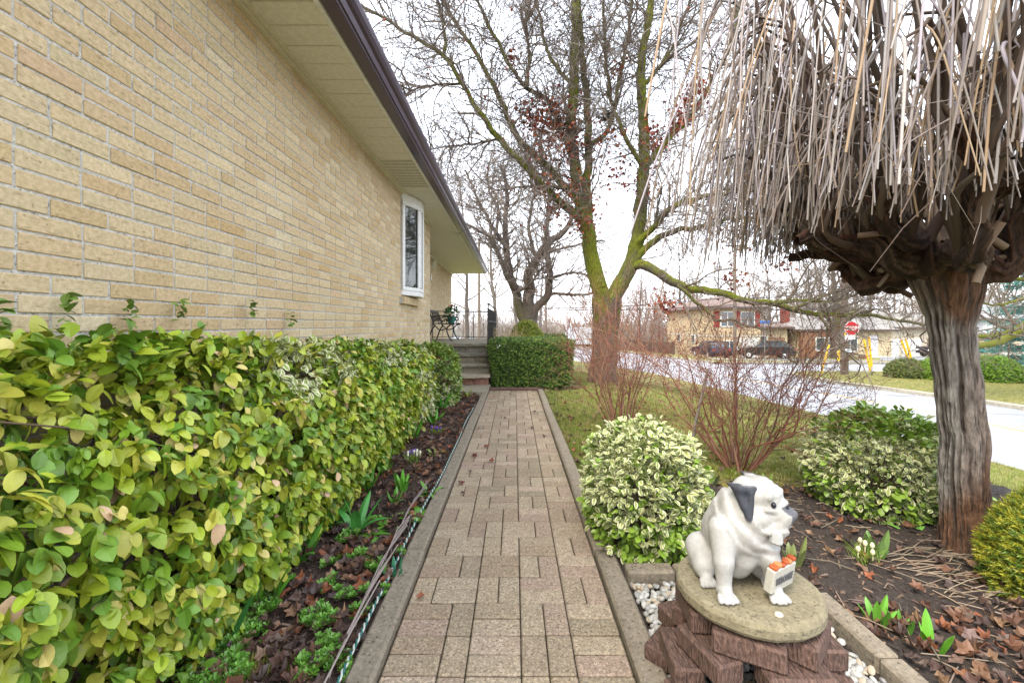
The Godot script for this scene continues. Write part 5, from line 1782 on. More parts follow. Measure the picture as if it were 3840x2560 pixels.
	var clumps := [
		["lush tulip shoots at hedge foot nearest the camera", 606, 1405, 8, 0.17, 0.045, bright, 0.5],
		["pair of broad tulip leaves at the lower left of mulch bed", 495, 1505, 5, 0.15, 0.045, deep, 0.4],
		["tall tulip shoot with one bent-over leaf", 818, 1225, 6, 0.24, 0.05, lin(84, 160, 70), 0.5],
		["upright tulip cluster between hedge and crocus tuft", 885, 1090, 6, 0.2, 0.05, bright, 0.3],
		["dense fan of bright green shoots right of tulip cluster", 925, 1128, 10, 0.13, 0.035, lin(112, 180, 60), 0.2],
		["bluish spiky shoots beside low fence rods", 905, 1330, 5, 0.09, 0.022, lin(60, 130, 90), 0.2],
		["green shoots at foot of the variegated clump", 950, 1010, 8, 0.2, 0.045, lin(96, 170, 50), 0.4],
		["cluster of green shoots below the rounded shrub", 1000, 975, 9, 0.2, 0.045, lin(100, 168, 48), 0.5],
		["green strap leaves beside lowest stone step", 1015, 945, 10, 0.26, 0.04, lin(90, 164, 50), 0.6],
		["yellowish shoots touching the flagstone step corner", 1072, 915, 7, 0.2, 0.04, lin(150, 160, 60), 0.6],
		["broad tulip shoots half hidden under hedge leaves", 690, 1290, 7, 0.18, 0.045, lin(90, 150, 52), 0.5],
		["tulip shoots standing between hedge foot and tall bent shoot", 765, 1215, 7, 0.2, 0.045, lin(84, 146, 56), 0.5],
		["tulip shoots just left of upright tulip cluster", 845, 1130, 7, 0.2, 0.045, lin(96, 158, 50), 0.4],
		["grassy bulb tuft near crocuses by the cord", 1000, 1050, 10, 0.1, 0.02, lin(140, 170, 60), 0.7],
		["small shoots mid-bed in front of the dense fan", 905, 1160, 6, 0.12, 0.035, lin(100, 156, 56), 0.5],
		["strap-leaved tuft between rosettes and cord", 985, 1140, 9, 0.1, 0.028, lin(110, 164, 58), 0.9],
		["dull green bulb shoots behind the dog statue's back", 1632, 1118, 8, 0.12, 0.035, dull, 0.3],
		["fresh green tuft in dark soil behind statue's head", 1765, 1112, 6, 0.08, 0.03, lin(128, 160, 60), 0.4],
		["low grassy bulb tuft left of statue's ear", 1632, 1155, 12, 0.06, 0.012, lin(130, 172, 60), 0.5],
		["single green spike behind statue's muzzle", 1790, 1235, 3, 0.13, 0.02, lin(120, 190, 60), 0.2],
		["stout dull green shoots right of welcome plaque", 1822, 1305, 8, 0.12, 0.032, lin(128, 140, 82), 0.2],
		["fat reddish green tulip bud on the open soil", 2012, 1285, 7, 0.12, 0.05, lin(120, 150, 84), 0.2],
		["small green shoots near concrete border strip", 2015, 1432, 6, 0.09, 0.03, lin(110, 170, 60), 0.3],
		["pair of bright green shoots at bottom right", 2140, 1498, 5, 0.11, 0.035, lin(112, 180, 52), 0.2],
		["lone shoots at lower right amid dead leaves", 2075, 1450, 4, 0.08, 0.025, lin(100, 160, 60), 0.2],
		["low green leaf whorl beneath the variegated shrub by trunk", 2095, 1225, 8, 0.08, 0.045, lin(120, 176, 80), 1.4],
	]
	for s in clumps:
		var p := gp(s[1], s[2])
		var root := thing("bulb_shoots", s[0], "plant", p, 0, "spring bulb shoots in the beds")
		var bm := [blade_mesh(s[4] * 1.25, s[5] * 1.15, s[7], s[6]), blade_mesh(s[4] * 1.0, s[5] * 1.05, s[7] * 1.6, vary(s[6], 0.12)), blade_mesh(s[4] * 1.35, s[5] * 1.0, s[7] * 0.5, vary(s[6], 0.12))]
		for k in s[3]:
			var q := put("leaf", bm[k % 3], M.leaf, root)
			var a: float = TAU * k / s[3] + rf(-0.4, 0.4)
			q.transform = Transform3D(Basis(Vector3.UP, a) * Basis(Vector3.RIGHT, rf(0.05, 0.45) * (0.4 + s[7])) * rf(0.7, 1.1), Vector3(sin(a), 0, cos(a)) * rf(0.005, 0.035))
	# broad-leaved rosettes
	for s in [["broad green leaf rosette in mulch beside fence rods", 905, 1195], ["second broad leaf rosette, nearer the striped cord", 960, 1180], ["lower broad leaf rosette left of fence rods", 850, 1235]]:
		var root := thing("leaf_rosette", s[0], "plant", gp(s[1], s[2]), 0, "broad leaf rosettes")
		var bm := [blade_mesh(0.12, 0.045, 1.5, lin(110, 168, 52), 0.2), blade_mesh(0.1, 0.04, 1.7, lin(92, 150, 46), 0.2)]
		for k in 13:
			put("leaf", bm[k % 2], M.leaf, root).transform = Transform3D(Basis(Vector3.UP, TAU * k / 13 + rf(-0.3, 0.3)) * Basis(Vector3.RIGHT, rf(0.2, 0.8)) * rf(0.6, 1.1), Vector3.ZERO)
	# crocuses
	for s in [["tuft of white and purple crocuses in mulch bed", 950, 1062, 12, lin(240, 236, 206)], ["little purple crocus group near rounded shrub", 1005, 1000, 7, lin(126, 84, 190)], ["cream crocus tuft on the dark soil", 1985, 1290, 6, lin(244, 236, 190)]]:
		var root := thing("crocus_clump", s[0], "flower", gp(s[1], s[2]), 0, "crocus clumps")
		var g := MB.new()
		for k in 60:
			var a := rf(0, TAU)
			var dir := Vector3(cos(a), rf(1.2, 3), sin(a)).normalized()
			var b := Vector3(rf(-0.05, 0.05), 0, rf(-0.05, 0.05))
			g.col = vary(lin(140, 168, 60), 0.25)
			g.tube([b, b + dir * 0.05, b + dir * 0.09 + Vector3(cos(a), 0, sin(a)) * 0.02], [0.002, 0.0018, 0.0006], 3)
		stuff(put("grassy_leaves", g.mesh(), M.leaf, root))
		for k in s[3]:
			var f := MB.new()
			f.col = lin(126, 84, 190) if (s[3] == 12 and k % 5 == 0) else s[4]
			f.lathe(Vector3.ZERO, [Vector2(0.002, -0.03), Vector2(0.003, 0), Vector2(0.009, 0.008), Vector2(0.011, 0.018), Vector2(0.007, 0.03), Vector2(0, 0.034)], 7)
			put("bloom", f.mesh(), M.leaf, root).position = Vector3(rf(-0.07, 0.07), rf(0.05, 0.085), rf(-0.06, 0.06))
	# bright chickweed carpet near the camera
	var cm := MB.new()
	for k in 9:
		var a := k * 2.4
		cm.tri(Vector3.ZERO, Vector3(cos(a - 0.35), 0.25, sin(a - 0.35)) * 0.011 + Vector3(0, k * 0.0012, 0), Vector3(cos(a + 0.35), 0.3, sin(a + 0.35)) * 0.013 + Vector3(0, k * 0.0012, 0))
	var cmesh := cm.mesh()
	tr = []
	cols = PackedColorArray()
	for k in 5200:
		var d := 1.25 + 1.5 * pow(rng.randf(), 1.2)
		var x := rf(-1.25, -0.58)
		if bump.get_noise_2d(x * 75 + 40, d * 75) < (0.1 if d < 2.0 else 0.26): continue
		tr.append(Transform3D(Basis.from_euler(Vector3(rf(-0.4, 0.4), rf(0, TAU), rf(-0.4, 0.4))) * rf(0.8, 1.7), Vector3(x, rf(0.015, 0.045), -d)))
		cols.append(vary(lin(112, 164, 58), 0.25))
	stuff(many("chickweed", cmesh, M.leaf, tr, cols), "bright green chickweed spreading over the left bed", "ground cover")
	# low fence of bent grey rods lying along the bed, and a striped cord on the edging
	var fence := thing("bed_fence", "collapsed low fence of pale grey rods along the bed edge", "fence")
	for k in 9:
		o = MB.new()
		o.col = vary(lin(168, 154, 148), 0.12)
		var d0 := 1.35 + k * 0.14
		var x := -0.61 - 0.004 * k
		var L := rf(0.5, 0.8)
		o.tube([Vector3(x - 0.03, 0.0, -d0), Vector3(x - 0.02, 0.05 + rf(0, 0.02), -d0 - 0.02), Vector3(x - 0.01 - rf(0, 0.03), 0.07 + rf(0, 0.02), -d0 - L * 0.5), Vector3(x - rf(0, 0.02), 0.06 + rf(0, 0.02), -d0 - L), Vector3(x, 0.0, -d0 - L - 0.02)], [0.0035, 0.0035, 0.0035, 0.0035, 0.003], 6)
		put("rod", o.mesh(), M.shoot, fence)
	var cord := thing("striped_cord", "twisted green and white cord running along left path edging", "cord")
	for s in 2:
		o = MB.new()
		o.col = lin(48, 112, 104) if s == 0 else lin(206, 212, 204)
		var p := PackedVector3Array()
		var r := PackedFloat32Array()
		for k in 900:
			var d := 1.2 + k * 0.0058
			var a := k * 0.62 + s * PI
			p.append(Vector3(-0.592 + 0.01 * sin(d * 2.0) + cos(a) * 0.004, 0.044 + 0.006 * sin(d * 5.0) + sin(a) * 0.004, -d)); r.append(0.0042)
		o.tube(p, r, 5)
		put("strand", o.mesh(), M.plain, cord)
	# single leaves on the paving
	var ml := [maple_leaf(0.05, 0.5), maple_leaf(0.045, 0.9), maple_leaf(0.04, 0.3)]
	var lying := [[968, 1375], [1058, 1113], [1080, 1086], [1118, 1028], [1172, 1002], [1098, 988], [1142, 938], [1205, 922], [1310, 960], [1063, 1136], [1128, 1060], [1160, 962], [1228, 948], [1325, 1060], [1305, 1018], [1090, 1050], [1135, 912], [1170, 906], [1250, 1003], [1222, 985]]
	lying.sort_custom(func(a, b): return a[1] > b[1])
	var ordinal := ["first", "second", "third", "fourth", "fifth", "sixth", "seventh", "eighth", "ninth", "tenth"]
	var counted := {"left": 0, "middle": 0, "right": 0}
	for s in lying:
		var q := put("fallen_leaf", ml[rng.randi() % 3], null)
		var mm: StandardMaterial3D = M.dead_leaf.duplicate()
		mm.albedo_color = [rgb(132, 84, 66), rgb(112, 76, 70), rgb(168, 100, 70), rgb(120, 60, 52)][rng.randi() % 4]
		q.material_override = mm
		var w := gp(s[0], s[1])
		q.transform = Transform3D(Basis.from_euler(Vector3(rf(-0.3, 0.3), rf(0, TAU), rf(-0.3, 0.3))) * rf(0.55, 0.9), w + Vector3(0, 0.012, 0))
		var side := "left" if w.x < -0.22 else ("right" if w.x > 0.17 else "middle")
		q.set_meta("label", "curled leaf on the paving, %s from the near end in %s third of path" % [ordinal[counted[side]], side])
		counted[side] += 1
		q.set_meta("category", "leaf"); q.set_meta("group", "loose leaves on the path")

func make_grass() -> void:
	var o := MB.new()
	for k in 7:
		var a := k * 2.4
		var b := Vector3(cos(a), 0, sin(a)) * 0.012
		var lean := Vector3(cos(a + 0.6), 0, sin(a + 0.6)) * 0.014
		var w := Vector3(-sin(a), 0, cos(a)) * 0.0016
		o.tri(b - w, b + w, b + lean + Vector3(0, 0.026 + 0.004 * (k % 3), 0))
	var m := o.mesh()
	var tones := [lin(132, 146, 54), lin(114, 134, 46), lin(158, 158, 80), lin(176, 164, 104), lin(144, 150, 64), lin(184, 170, 122)]
	var tr := []
	var cols := PackedColorArray()
	for k in 42000:
		var d := 2.9 + 11.0 * pow(rng.randf(), 1.7)
		var x := 0.55 + (along(NEAR_EDGE, d) - 0.6) * pow(rng.randf(), 1.35)
		if d < 3.5 and x < 3.5: continue
		if x < 1.4 and d > 8.1 and d < 9.9: continue
		var green := bump.get_noise_2d(x * 30, d * 30) * 0.5 + 0.5
		var t: int = rng.randi() % 2 if rng.randf() < green + 0.15 else 2 + rng.randi() % 4
		var s := rf(0.8, 1.5) * (1.0 + d * 0.06)
		tr.append(Transform3D(Basis(Vector3.UP, rf(0, TAU)) * Basis.from_scale(Vector3(s, s * rf(0.6, 1.2), s)), Vector3(x, yard(x, d) - 0.002, -d)))
		cols.append(vary(tones[t], 0.18))
	for k in 1500:                                                         # mossy grass at the foot of the left bed and along the edging
		var x := rf(-1.1, -0.6)
		var d := rf(1.2, 1.6)
		if bump.get_noise_2d(x * 60, d * 60 + 90) < -0.05: continue
		tr.append(Transform3D(Basis(Vector3.UP, rf(0, TAU)) * rf(0.5, 0.9), Vector3(x, 0.012, -d)))
		cols.append(vary(lin(176, 178, 80), 0.25))
	stuff(many("grass", m, M.leaf, tr, cols), "short patchy yellow-green grass of the sloping lawn", "grass")
	tr = []
	cols = PackedColorArray()
	for k in 9000:
		var d := rf(10, 22.8)
		var x := along(FAR_EDGE, d) + 0.2 + 16 * pow(rng.randf(), 1.3)
		var s := rf(2.0, 3.2)
		tr.append(Transform3D(Basis(Vector3.UP, rf(0, TAU)) * Basis.from_scale(Vector3(s, s * rf(0.4, 0.8), s)), Vector3(x, -1.232, -d)))
		cols.append(vary(tones[rng.randi() % 6], 0.18))
	stuff(many("grass", m, M.leaf, tr, cols), "worn grass of the corner lawn across the road", "grass")

# ---------- bulldog statue: a distance field meshed as surface nets ----------
var fld: PackedFloat32Array
var fo: Vector3
var fn: Vector3i
var fc: float
func field(origin: Vector3, size: Vector3, cell: float) -> void:
	fo = origin; fc = cell
	fn = Vector3i(int(size.x / cell) + 1, int(size.y / cell) + 1, int(size.z / cell) + 1)
	fld = PackedFloat32Array()
	fld.resize(fn.x * fn.y * fn.z)
	fld.fill(0.2)
func cap(a: Vector3, ra: float, b: Vector3, rb: float, k: float, sq := Vector3.ONE) -> void:   # blend a tapered capsule into the field
	var big := maxf(ra, rb) + k * 2 + fc * 2
	var lo := Vector3(minf(a.x, b.x), minf(a.y, b.y), minf(a.z, b.z)) - Vector3.ONE * big
	var hi := Vector3(maxf(a.x, b.x), maxf(a.y, b.y), maxf(a.z, b.z)) + Vector3.ONE * big
	var i0 := ((lo - fo) / fc).floor()
	var i1 := ((hi - fo) / fc).ceil()
	var ab := b - a
	var ll := maxf(ab.length_squared(), 1e-9)
	for z in range(maxi(0, int(i0.z)), mini(fn.z, int(i1.z) + 1)):
		for y in range(maxi(0, int(i0.y)), mini(fn.y, int(i1.y) + 1)):
			for x in range(maxi(0, int(i0.x)), mini(fn.x, int(i1.x) + 1)):
				var p := fo + Vector3(x, y, z) * fc
				var t := clampf((p - a).dot(ab) / ll, 0, 1)
				var e := (p - a - ab * t) * sq
				var d := e.length() - lerpf(ra, rb, t)
				var q := (z * fn.y + y) * fn.x + x
				var f := fld[q]
				var h := clampf(0.5 + 0.5 * (f - d) / k, 0, 1)
				fld[q] = lerpf(f, d, h) - k * h * (1 - h)
func nets(o: MB, colour: Callable) -> void:
	var ids := PackedInt32Array()
	ids.resize(fld.size())
	ids.fill(-1)
	var st := [1, fn.x, fn.x * fn.y]
	for z in fn.z - 1:
		for y in fn.y - 1:
			for x in fn.x - 1:
				var q := (z * fn.y + y) * fn.x + x
				var m := 0
				var sum := Vector3.ZERO
				var cnt := 0
				var vals := [fld[q], fld[q + 1], fld[q + st[1]], fld[q + st[1] + 1], fld[q + st[2]], fld[q + st[2] + 1], fld[q + st[2] + st[1]], fld[q + st[2] + st[1] + 1]]
				for k in 8:
					if vals[k] < 0: m += 1
				if m == 0 or m == 8: continue
				for e in [[0, 1], [2, 3], [4, 5], [6, 7], [0, 2], [1, 3], [4, 6], [5, 7], [0, 4], [1, 5], [2, 6], [3, 7]]:
					var a: float = vals[e[0]]
					var b: float = vals[e[1]]
					if (a < 0) == (b < 0): continue
					var t := a / (a - b)
					sum += Vector3(e[0] & 1, (e[0] >> 1) & 1, e[0] >> 2).lerp(Vector3(e[1] & 1, (e[1] >> 1) & 1, e[1] >> 2), t)
					cnt += 1
				ids[q] = o.v.size()
				var g := Vector3(vals[1] + vals[3] + vals[5] + vals[7] - vals[0] - vals[2] - vals[4] - vals[6], vals[2] + vals[3] + vals[6] + vals[7] - vals[0] - vals[1] - vals[4] - vals[5], vals[4] + vals[5] + vals[6] + vals[7] - vals[0] - vals[1] - vals[2] - vals[3]).normalized()
				var p := fo + (Vector3(x, y, z) + sum / cnt) * fc
				o.v.append(p); o.n.append(g); o.c.append(colour.call(p, g))
	for z in range(1, fn.z - 1):
		for y in range(1, fn.y - 1):
			for x in range(1, fn.x - 1):
				var q := (z * fn.y + y) * fn.x + x
				for ax in 3:
					var a := fld[q]
					var b := fld[q + st[ax]]
					if (a < 0) == (b < 0): continue
					var u: int = st[(ax + 1) % 3]
					var w: int = st[(ax + 2) % 3]
					var k := [ids[q], ids[q - u], ids[q - u - w], ids[q - w]]
					if k[0] < 0 or k[1] < 0 or k[2] < 0 or k[3] < 0: continue
					if a < 0:
						o.i.append(k[0]); o.i.append(k[2]); o.i.append(k[1]); o.i.append(k[0]); o.i.append(k[3]); o.i.append(k[2])
					else:
						o.i.append(k[0]); o.i.append(k[1]); o.i.append(k[2]); o.i.append(k[0]); o.i.append(k[2]); o.i.append(k[3])

func make_statue() -> void:
	var top := 0.362
	var O := Vector3(0.755, top, -1.47)
	var root := thing("bulldog_statue", "white painted bulldog garden statue sitting on round concrete slab", "statue", O)
	# local axes as the scene's: +z to the camera, +x right; the chest faces the camera, the head is turned right
	field(Vector3(-0.17, -0.012, -0.18), Vector3(0.37, 0.39, 0.33), 0.0052)
	var k := 0.02
	cap(Vector3(0.0, 0.075, -0.075), 0.082, Vector3(0.005, 0.17, -0.015), 0.086, 0.03)      # trunk
	cap(Vector3(-0.02, 0.16, -0.06), 0.07, Vector3(0.0, 0.245, -0.02), 0.07, 0.03)           # back to withers
	cap(Vector3(0.01, 0.19, 0.02), 0.076, Vector3(0.03, 0.25, 0.01), 0.078, 0.03)            # chest to neck
	cap(Vector3(0.0, 0.07, -0.01), 0.05, Vector3(0.005, 0.11, 0.02), 0.05, 0.02)             # belly
	for s in [-1.0, 1.0]:
		var hx: float = s * 0.088
		cap(Vector3(hx, 0.08, -0.085), 0.052, Vector3(hx * 1.1, 0.045, -0.035), 0.04, 0.018)     # thigh
		cap(Vector3(hx * 1.12, 0.02, -0.06), 0.019, Vector3(hx * 1.18, 0.017, 0.0), 0.019, 0.012)  # hind foot
		for t in 4: cap(Vector3(hx * 1.18 + (t - 1.5) * 0.0125, 0.014, 0.004), 0.0085, Vector3(hx * 1.18 + (t - 1.5) * 0.0150, 0.008, 0.024), 0.0085, 0.004)
		var fx: float = s * 0.076
		cap(Vector3(fx * 0.85, 0.2, 0.03), 0.045, Vector3(fx, 0.11, 0.06), 0.032, k)               # upper arm
		cap(Vector3(fx, 0.11, 0.06), 0.029, Vector3(fx * 1.05, 0.035, 0.072), 0.0225, 0.012)       # forearm
		cap(Vector3(fx * 1.05, 0.022, 0.072), 0.024, Vector3(fx * 1.08, 0.017, 0.095), 0.02, 0.01)
		for t in 4: cap(Vector3(fx * 1.08 + (t - 1.5) * 0.0135, 0.015, 0.092), 0.0092, Vector3(fx * 1.08 + (t - 1.5) * 0.0165, 0.009, 0.116 - absf(t - 1.5) * 0.005), 0.0088, 0.0035)
	# head turned to the right and a little to the camera
	var H := Vector3(0.055, 0.288, 0.026)
	var f := Vector3(0.74, -0.05, 0.67).normalized()
	var sd := Vector3(-0.67, 0, 0.74).normalized()                         # towards the camera side of the face
	var up := f.cross(sd) * -1.0
	if up.y < 0: up = -up
	var hp := func(a: float, b: float, c: float) -> Vector3: return H + (f * a + sd * b + up * c) * 1.1
	cap(hp.call(-0.02, 0, 0.01), 0.066, hp.call(0.012, 0, 0.014), 0.062, 0.02)
	cap(hp.call(0.0, -0.026, 0.034), 0.04, hp.call(0.0, 0.026, 0.034), 0.04, 0.02)
	cap(hp.call(0.015, -0.042, -0.028), 0.038, hp.call(0.015, 0.042, -0.028), 0.038, 0.018)     # cheeks
	cap(hp.call(0.058, -0.016, -0.016), 0.03, hp.call(0.058, 0.016, -0.016), 0.03, 0.014)     # muzzle
	for s in [-1.0, 1.0]:
		cap(hp.call(0.08, s * 0.014, -0.014), 0.021, hp.call(0.068, s * 0.036, -0.05), 0.019, 0.008)   # flews
		cap(hp.call(0.068, s * 0.036, -0.048), 0.019, hp.call(0.04, s * 0.052, -0.052), 0.016, 0.01)
		cap(hp.call(0.05, s * 0.016, 0.045), 0.012, hp.call(0.035, s * 0.046, 0.038), 0.011, 0.008)    # brows
		cap(hp.call(0.06, s * 0.03, 0.0), 0.009, hp.call(0.035, s * 0.058, 0.004), 0.008, 0.006)       # folds under the eyes
		cap(hp.call(0.07, s * 0.003, 0.02), 0.009, hp.call(0.062, s * 0.024, 0.012), 0.008, 0.006)     # nose roll
	cap(hp.call(0.062, -0.016, -0.066), 0.018, hp.call(0.062, 0.016, -0.066), 0.018, 0.008)   # chin
	# loose skin: folds that ring the neck and hang across the chest
	for q in fld.size():
		if absf(fld[q]) > 0.02: continue
		var x := q % fn.x
		var y := (q / fn.x) % fn.y
		var z := q / (fn.x * fn.y)
		var p := fo + Vector3(x, y, z) * fc
		var dd := (p - H - Vector3(0.02, 0.0, 0.01)).length()
		var w := smoothstep(0.075, 0.095, dd) * smoothstep(0.185, 0.15, dd) * smoothstep(0.10, 0.15, p.y)
		if w > 0: fld[q] += 0.0036 * w * sin(dd * TAU / 0.03 + 5.0 * wood.get_noise_3dv(p * 70))
		var fw := smoothstep(0.0, 0.03, (p - H).dot(up) - 0.015) * smoothstep(-0.01, 0.04, (p - H).dot(f))
		if fw > 0: fld[q] += 0.0018 * fw * sin((p - H).dot(f) * TAU / 0.017)
	var surf := func(from: Vector3, to: Vector3) -> Vector3:               # first point of the skin on the way
		for e in 200:
			var p := from.lerp(to, e / 200.0)
			var g := ((p - fo) / fc).round()
			var q := (int(g.z) * fn.y + int(g.y)) * fn.x + int(g.x)
			if q >= 0 and q < fld.size() and fld[q] < 0.0: return p
		return to
	var eyes := [surf.call(hp.call(0.12, -0.075, 0.03), hp.call(0.0, -0.02, 0.012)), surf.call(hp.call(0.12, 0.075, 0.03), hp.call(0.0, 0.02, 0.012))]
	var nose_at: Vector3 = surf.call(hp.call(0.14, 0.0, 0.012), hp.call(0.0, 0.0, 0.006))
	var o := MB.new()
	var white := lin(196, 194, 190)
	nets(o, func(p, n):
		var dirt := wood.get_noise_3dv(p * 140.0) * 0.5 + 0.5
		var c := white.lerp(lin(150, 146, 138), smoothstep(0.42, 0.75, dirt) * 0.6)
		var m: Vector3 = p - H
		var a := m.dot(f)
		var b := absf(m.dot(sd))
		var e := m.dot(up)
		if a > 0.062 and e > -0.05 and e < 0.016 and b < 0.03: c = c.lerp(lin(70, 72, 84), smoothstep(0.3, 0.5, dirt) * 0.85 * smoothstep(0.062, 0.074, a))   # grey paint on the muzzle
		return c)
	put("body", o.mesh(), M.statue, root)
	o = MB.new()                                                           # painted nose and eyes
	o.col = lin(34, 34, 42)
	var hb := Basis(f, up, f.cross(up))
	o.ball(nose_at + f * 0.002, Vector3(0.009, 0.011, 0.016), 14, hb)
	put("nose", o.mesh(), M.statue, root)
	for s in [-1.0, 1.0]:
		o = MB.new()
		o.col = lin(30, 30, 40)
		o.ball(eyes[0 if s < 0 else 1], Vector3(0.008, 0.0105, 0.009), 12, hb)
		put("eye", o.mesh(), M.paint, root)
		# rose ear, folded back: a thick flap
		field(hp.call(-0.04, s * 0.062, 0.015) - Vector3.ONE * 0.075, Vector3.ONE * 0.15, 0.0045)
		cap(hp.call(-0.002, s * 0.048, 0.052), 0.012, hp.call(-0.035, s * 0.066, 0.05), 0.012, 0.01)
		cap(hp.call(-0.035, s * 0.066, 0.05), 0.012, hp.call(-0.07, s * 0.07, 0.056), 0.004, 0.01)
		cap(hp.call(-0.006, s * 0.058, 0.04), 0.011, hp.call(0.0, s * 0.078, -0.03), 0.007, 0.012)
		cap(hp.call(-0.035, s * 0.066, 0.04), 0.011, hp.call(-0.008, s * 0.078, -0.026), 0.007, 0.016)
		cap(hp.call(-0.05, s * 0.068, 0.046), 0.007, hp.call(-0.022, s * 0.076, 0.0), 0.006, 0.014)
		o = MB.new()
		nets(o, func(p, n):
			var dirt := wood.get_noise_3dv(p * 170.0) * 0.5 + 0.5
			return lin(180, 178, 176).lerp(lin(58, 60, 70), smoothstep(0.3, 0.5, dirt + 0.25 * n.dot(sd) * s)))
		put("ear", o.mesh(), M.statue, root)
	o = MB.new()                                                           # white bone held in the jaw
	o.col = lin(204, 204, 202)
	o.cbox(hp.call(0.062, 0.05, -0.066), Vector3(0.036, 0.05, 0.028), 0.009, hb)
	put("bone", o.mesh(), M.statue, root)
	# the welcome plaque leaning on the left paw
	var pl := thing("welcome_plaque", "small white welcome plaque with rusty orange top hung by bulldog's paw", "sign")
	var a := Vector3(0.805, 0, -1.37)
	var b := Vector3(0.905, 0, -1.428)
	var ax := (b - a).normalized()
	var nrm := ax.cross(Vector3.UP) * -1.0
	if nrm.z < 0: nrm = -nrm
	var tilt := Basis(ax, Vector3.UP, ax.cross(Vector3.UP)) * Basis(Vector3.RIGHT, 0.16)
	var mid := (a + b) * 0.5 + Vector3(0, top + 0.07, 0)
	o = MB.new()
	o.col = lin(206, 202, 190)
	o.cbox(mid, Vector3(0.126, 0.08, 0.028), 0.004, tilt)
	put("board", o.mesh(), M.statue, pl)
	o = MB.new()
	for e in 6:
		o.col = [lin(196, 96, 44), lin(214, 140, 84), lin(184, 84, 40)][e % 3]
		o.cbox(mid + tilt * Vector3(-0.05 + 0.02 * e, 0.044 + (0.005 if e % 2 else 0.0), 0.002), Vector3(0.0195, 0.014, 0.024), 0.004, tilt)
	put("rusty_top", o.mesh(), M.statue, pl)
	var tm := TextMesh.new()
	tm.text = "WELCOME"
	tm.font_size = 32
	tm.pixel_size = 0.00062
	tm.depth = 0.003
	var sf := SystemFont.new()
	sf.font_names = PackedStringArray(["Droid Sans"])
	sf.font_weight = 700
	tm.font = sf
	var ink: StandardMaterial3D = M.print.duplicate()
	ink.albedo_color = rgb(96, 96, 100)
	var q := put("lettering", tm, ink, pl)
	var face := tilt.z if tilt.z.dot(nrm) > 0 else -tilt.z
	q.transform = Transform3D(Basis(tilt.y.cross(face), tilt.y, face) * Basis.from_scale(Vector3(1, 1.7, 1)), mid + face * 0.0155)
	o = MB.new()
	o.col = lin(70, 62, 56)
	o.tube([O + hp.call(0.07, 0.02, -0.07), O + hp.call(0.07, 0.01, -0.11), mid + tilt * Vector3(0.0, 0.038, 0)], [0.0016, 0.0016, 0.0016], 5)
	put("cord", o.mesh(), M.twig, pl)

	# ---- round slab and the stack of bricks under it ----
	o = MB.new()
	var prof := [Vector2(0, -0.058), Vector2(0.2, -0.058), Vector2(0.232, -0.052), Vector2(0.243, -0.038), Vector2(0.243, -0.016), Vector2(0.236, -0.004), Vector2(0.222, 0.0), Vector2(0, 0.0)]
	for e in prof.size() - 1:
		for s in 48:
			var w := []
			for g in [[e, s], [e, s + 1], [e + 1, s + 1], [e + 1, s]]:
				var an: float = TAU * g[1] / 48.0
				var r: float = prof[g[0]].x
				if r > 0.15: r += 0.004 * wood.get_noise_2d(cos(an) * 300, sin(an) * 300)
				w.append(Vector3(sin(an) * r, prof[g[0]].y, cos(an) * r))
			if prof[e].x < 1e-4: o.tri(w[0], w[2], w[3])
			elif prof[e + 1].x < 1e-4: o.tri(w[0], w[1], w[2])
			else: o.quad(w[0], w[1], w[2], w[3])
	var slab := single("round_slab", o.mesh(), M.slab, "mossy round concrete slab resting on stacked brown bricks", "slab")
	slab.position = Vector3(0.795, top - 0.001, -1.485)
	slab.scale = Vector3(0.93, 1, 0.93)
	o = MB.new()
	o.col = lin(232, 222, 200)
	o.ball(Vector3.ZERO, Vector3(0.014, 0.009, 0.011), 9)
	single("loose_pebble", o.mesh(), M.pebble, "single cream pebble lying on rim of the round slab", "pebble").position = at(1789, 1412, 1.312) + Vector3(0, 0.0, 0)
	var bm := MB.new()
	bm.cbox(Vector3.ZERO, Vector3(0.2, 0.068, 0.095), 0.007)
	var bmesh := bm.mesh()
	var c := Vector3(0.8, 0, -1.48)
	var layers := [[0.0, 0.265, 6], [0.6, 0.24, 6], [0.15, 0.2, 5], [0.75, 0.168, 5]]
	var tags := ["bottom", "second", "third", "top"]
	for l in 4:
		var n: int = layers[l][2]
		for s in n:
			var an: float = layers[l][0] + TAU * s / n
			var dir := Vector3(sin(an), 0, cos(an))
			var side: String = ["front", "right front", "right", "right back", "back", "left back", "left", "left front"][posmod(int(round(an / TAU * 8)), 8)]
			var w := single("stack_brick", bmesh, M.stack_brick, "rough brown brick at the %s of the %s layer under slab" % [side, tags[l]], "brick", "bricks stacked under the round slab")
			w.transform = Transform3D(Basis(Vector3.UP, an + rf(-0.3, 0.3)), c + dir * layers[l][1] + Vector3(0, 0.054 + 0.0695 * l - 0.001, 0))
	# white pebbles round the stack, and their concrete border
	var tr := []
	var cols := PackedColorArray()
	for e in 2300:
		var p := Vector3(rf(0.55, 1.27), rf(0.0, 0.022), -rf(0.7, 2.06))
		tr.append(Transform3D(Basis.from_euler(Vector3(rf(0, 0.6), rf(0, TAU), rf(0, 0.6))) * Basis.from_scale(Vector3(rf(0.6, 1.3), rf(0.5, 1.0), rf(0.6, 1.3))), p))
		cols.append(vary([lin(196, 194, 188), lin(178, 176, 170), lin(186, 172, 150), lin(160, 158, 154), lin(206, 206, 202)][e % 5], 0.08))
	o = MB.new()
	o.ball(Vector3.ZERO, Vector3(0.019, 0.013, 0.015), 8)
	stuff(many("pebbles", o.mesh(), M.pebble, tr, cols), "white pebbles filling the border around brick stack", "pebbles")
	var border := thing("pebble_border", "weathered concrete border strip between white pebbles and dark soil", "edging")
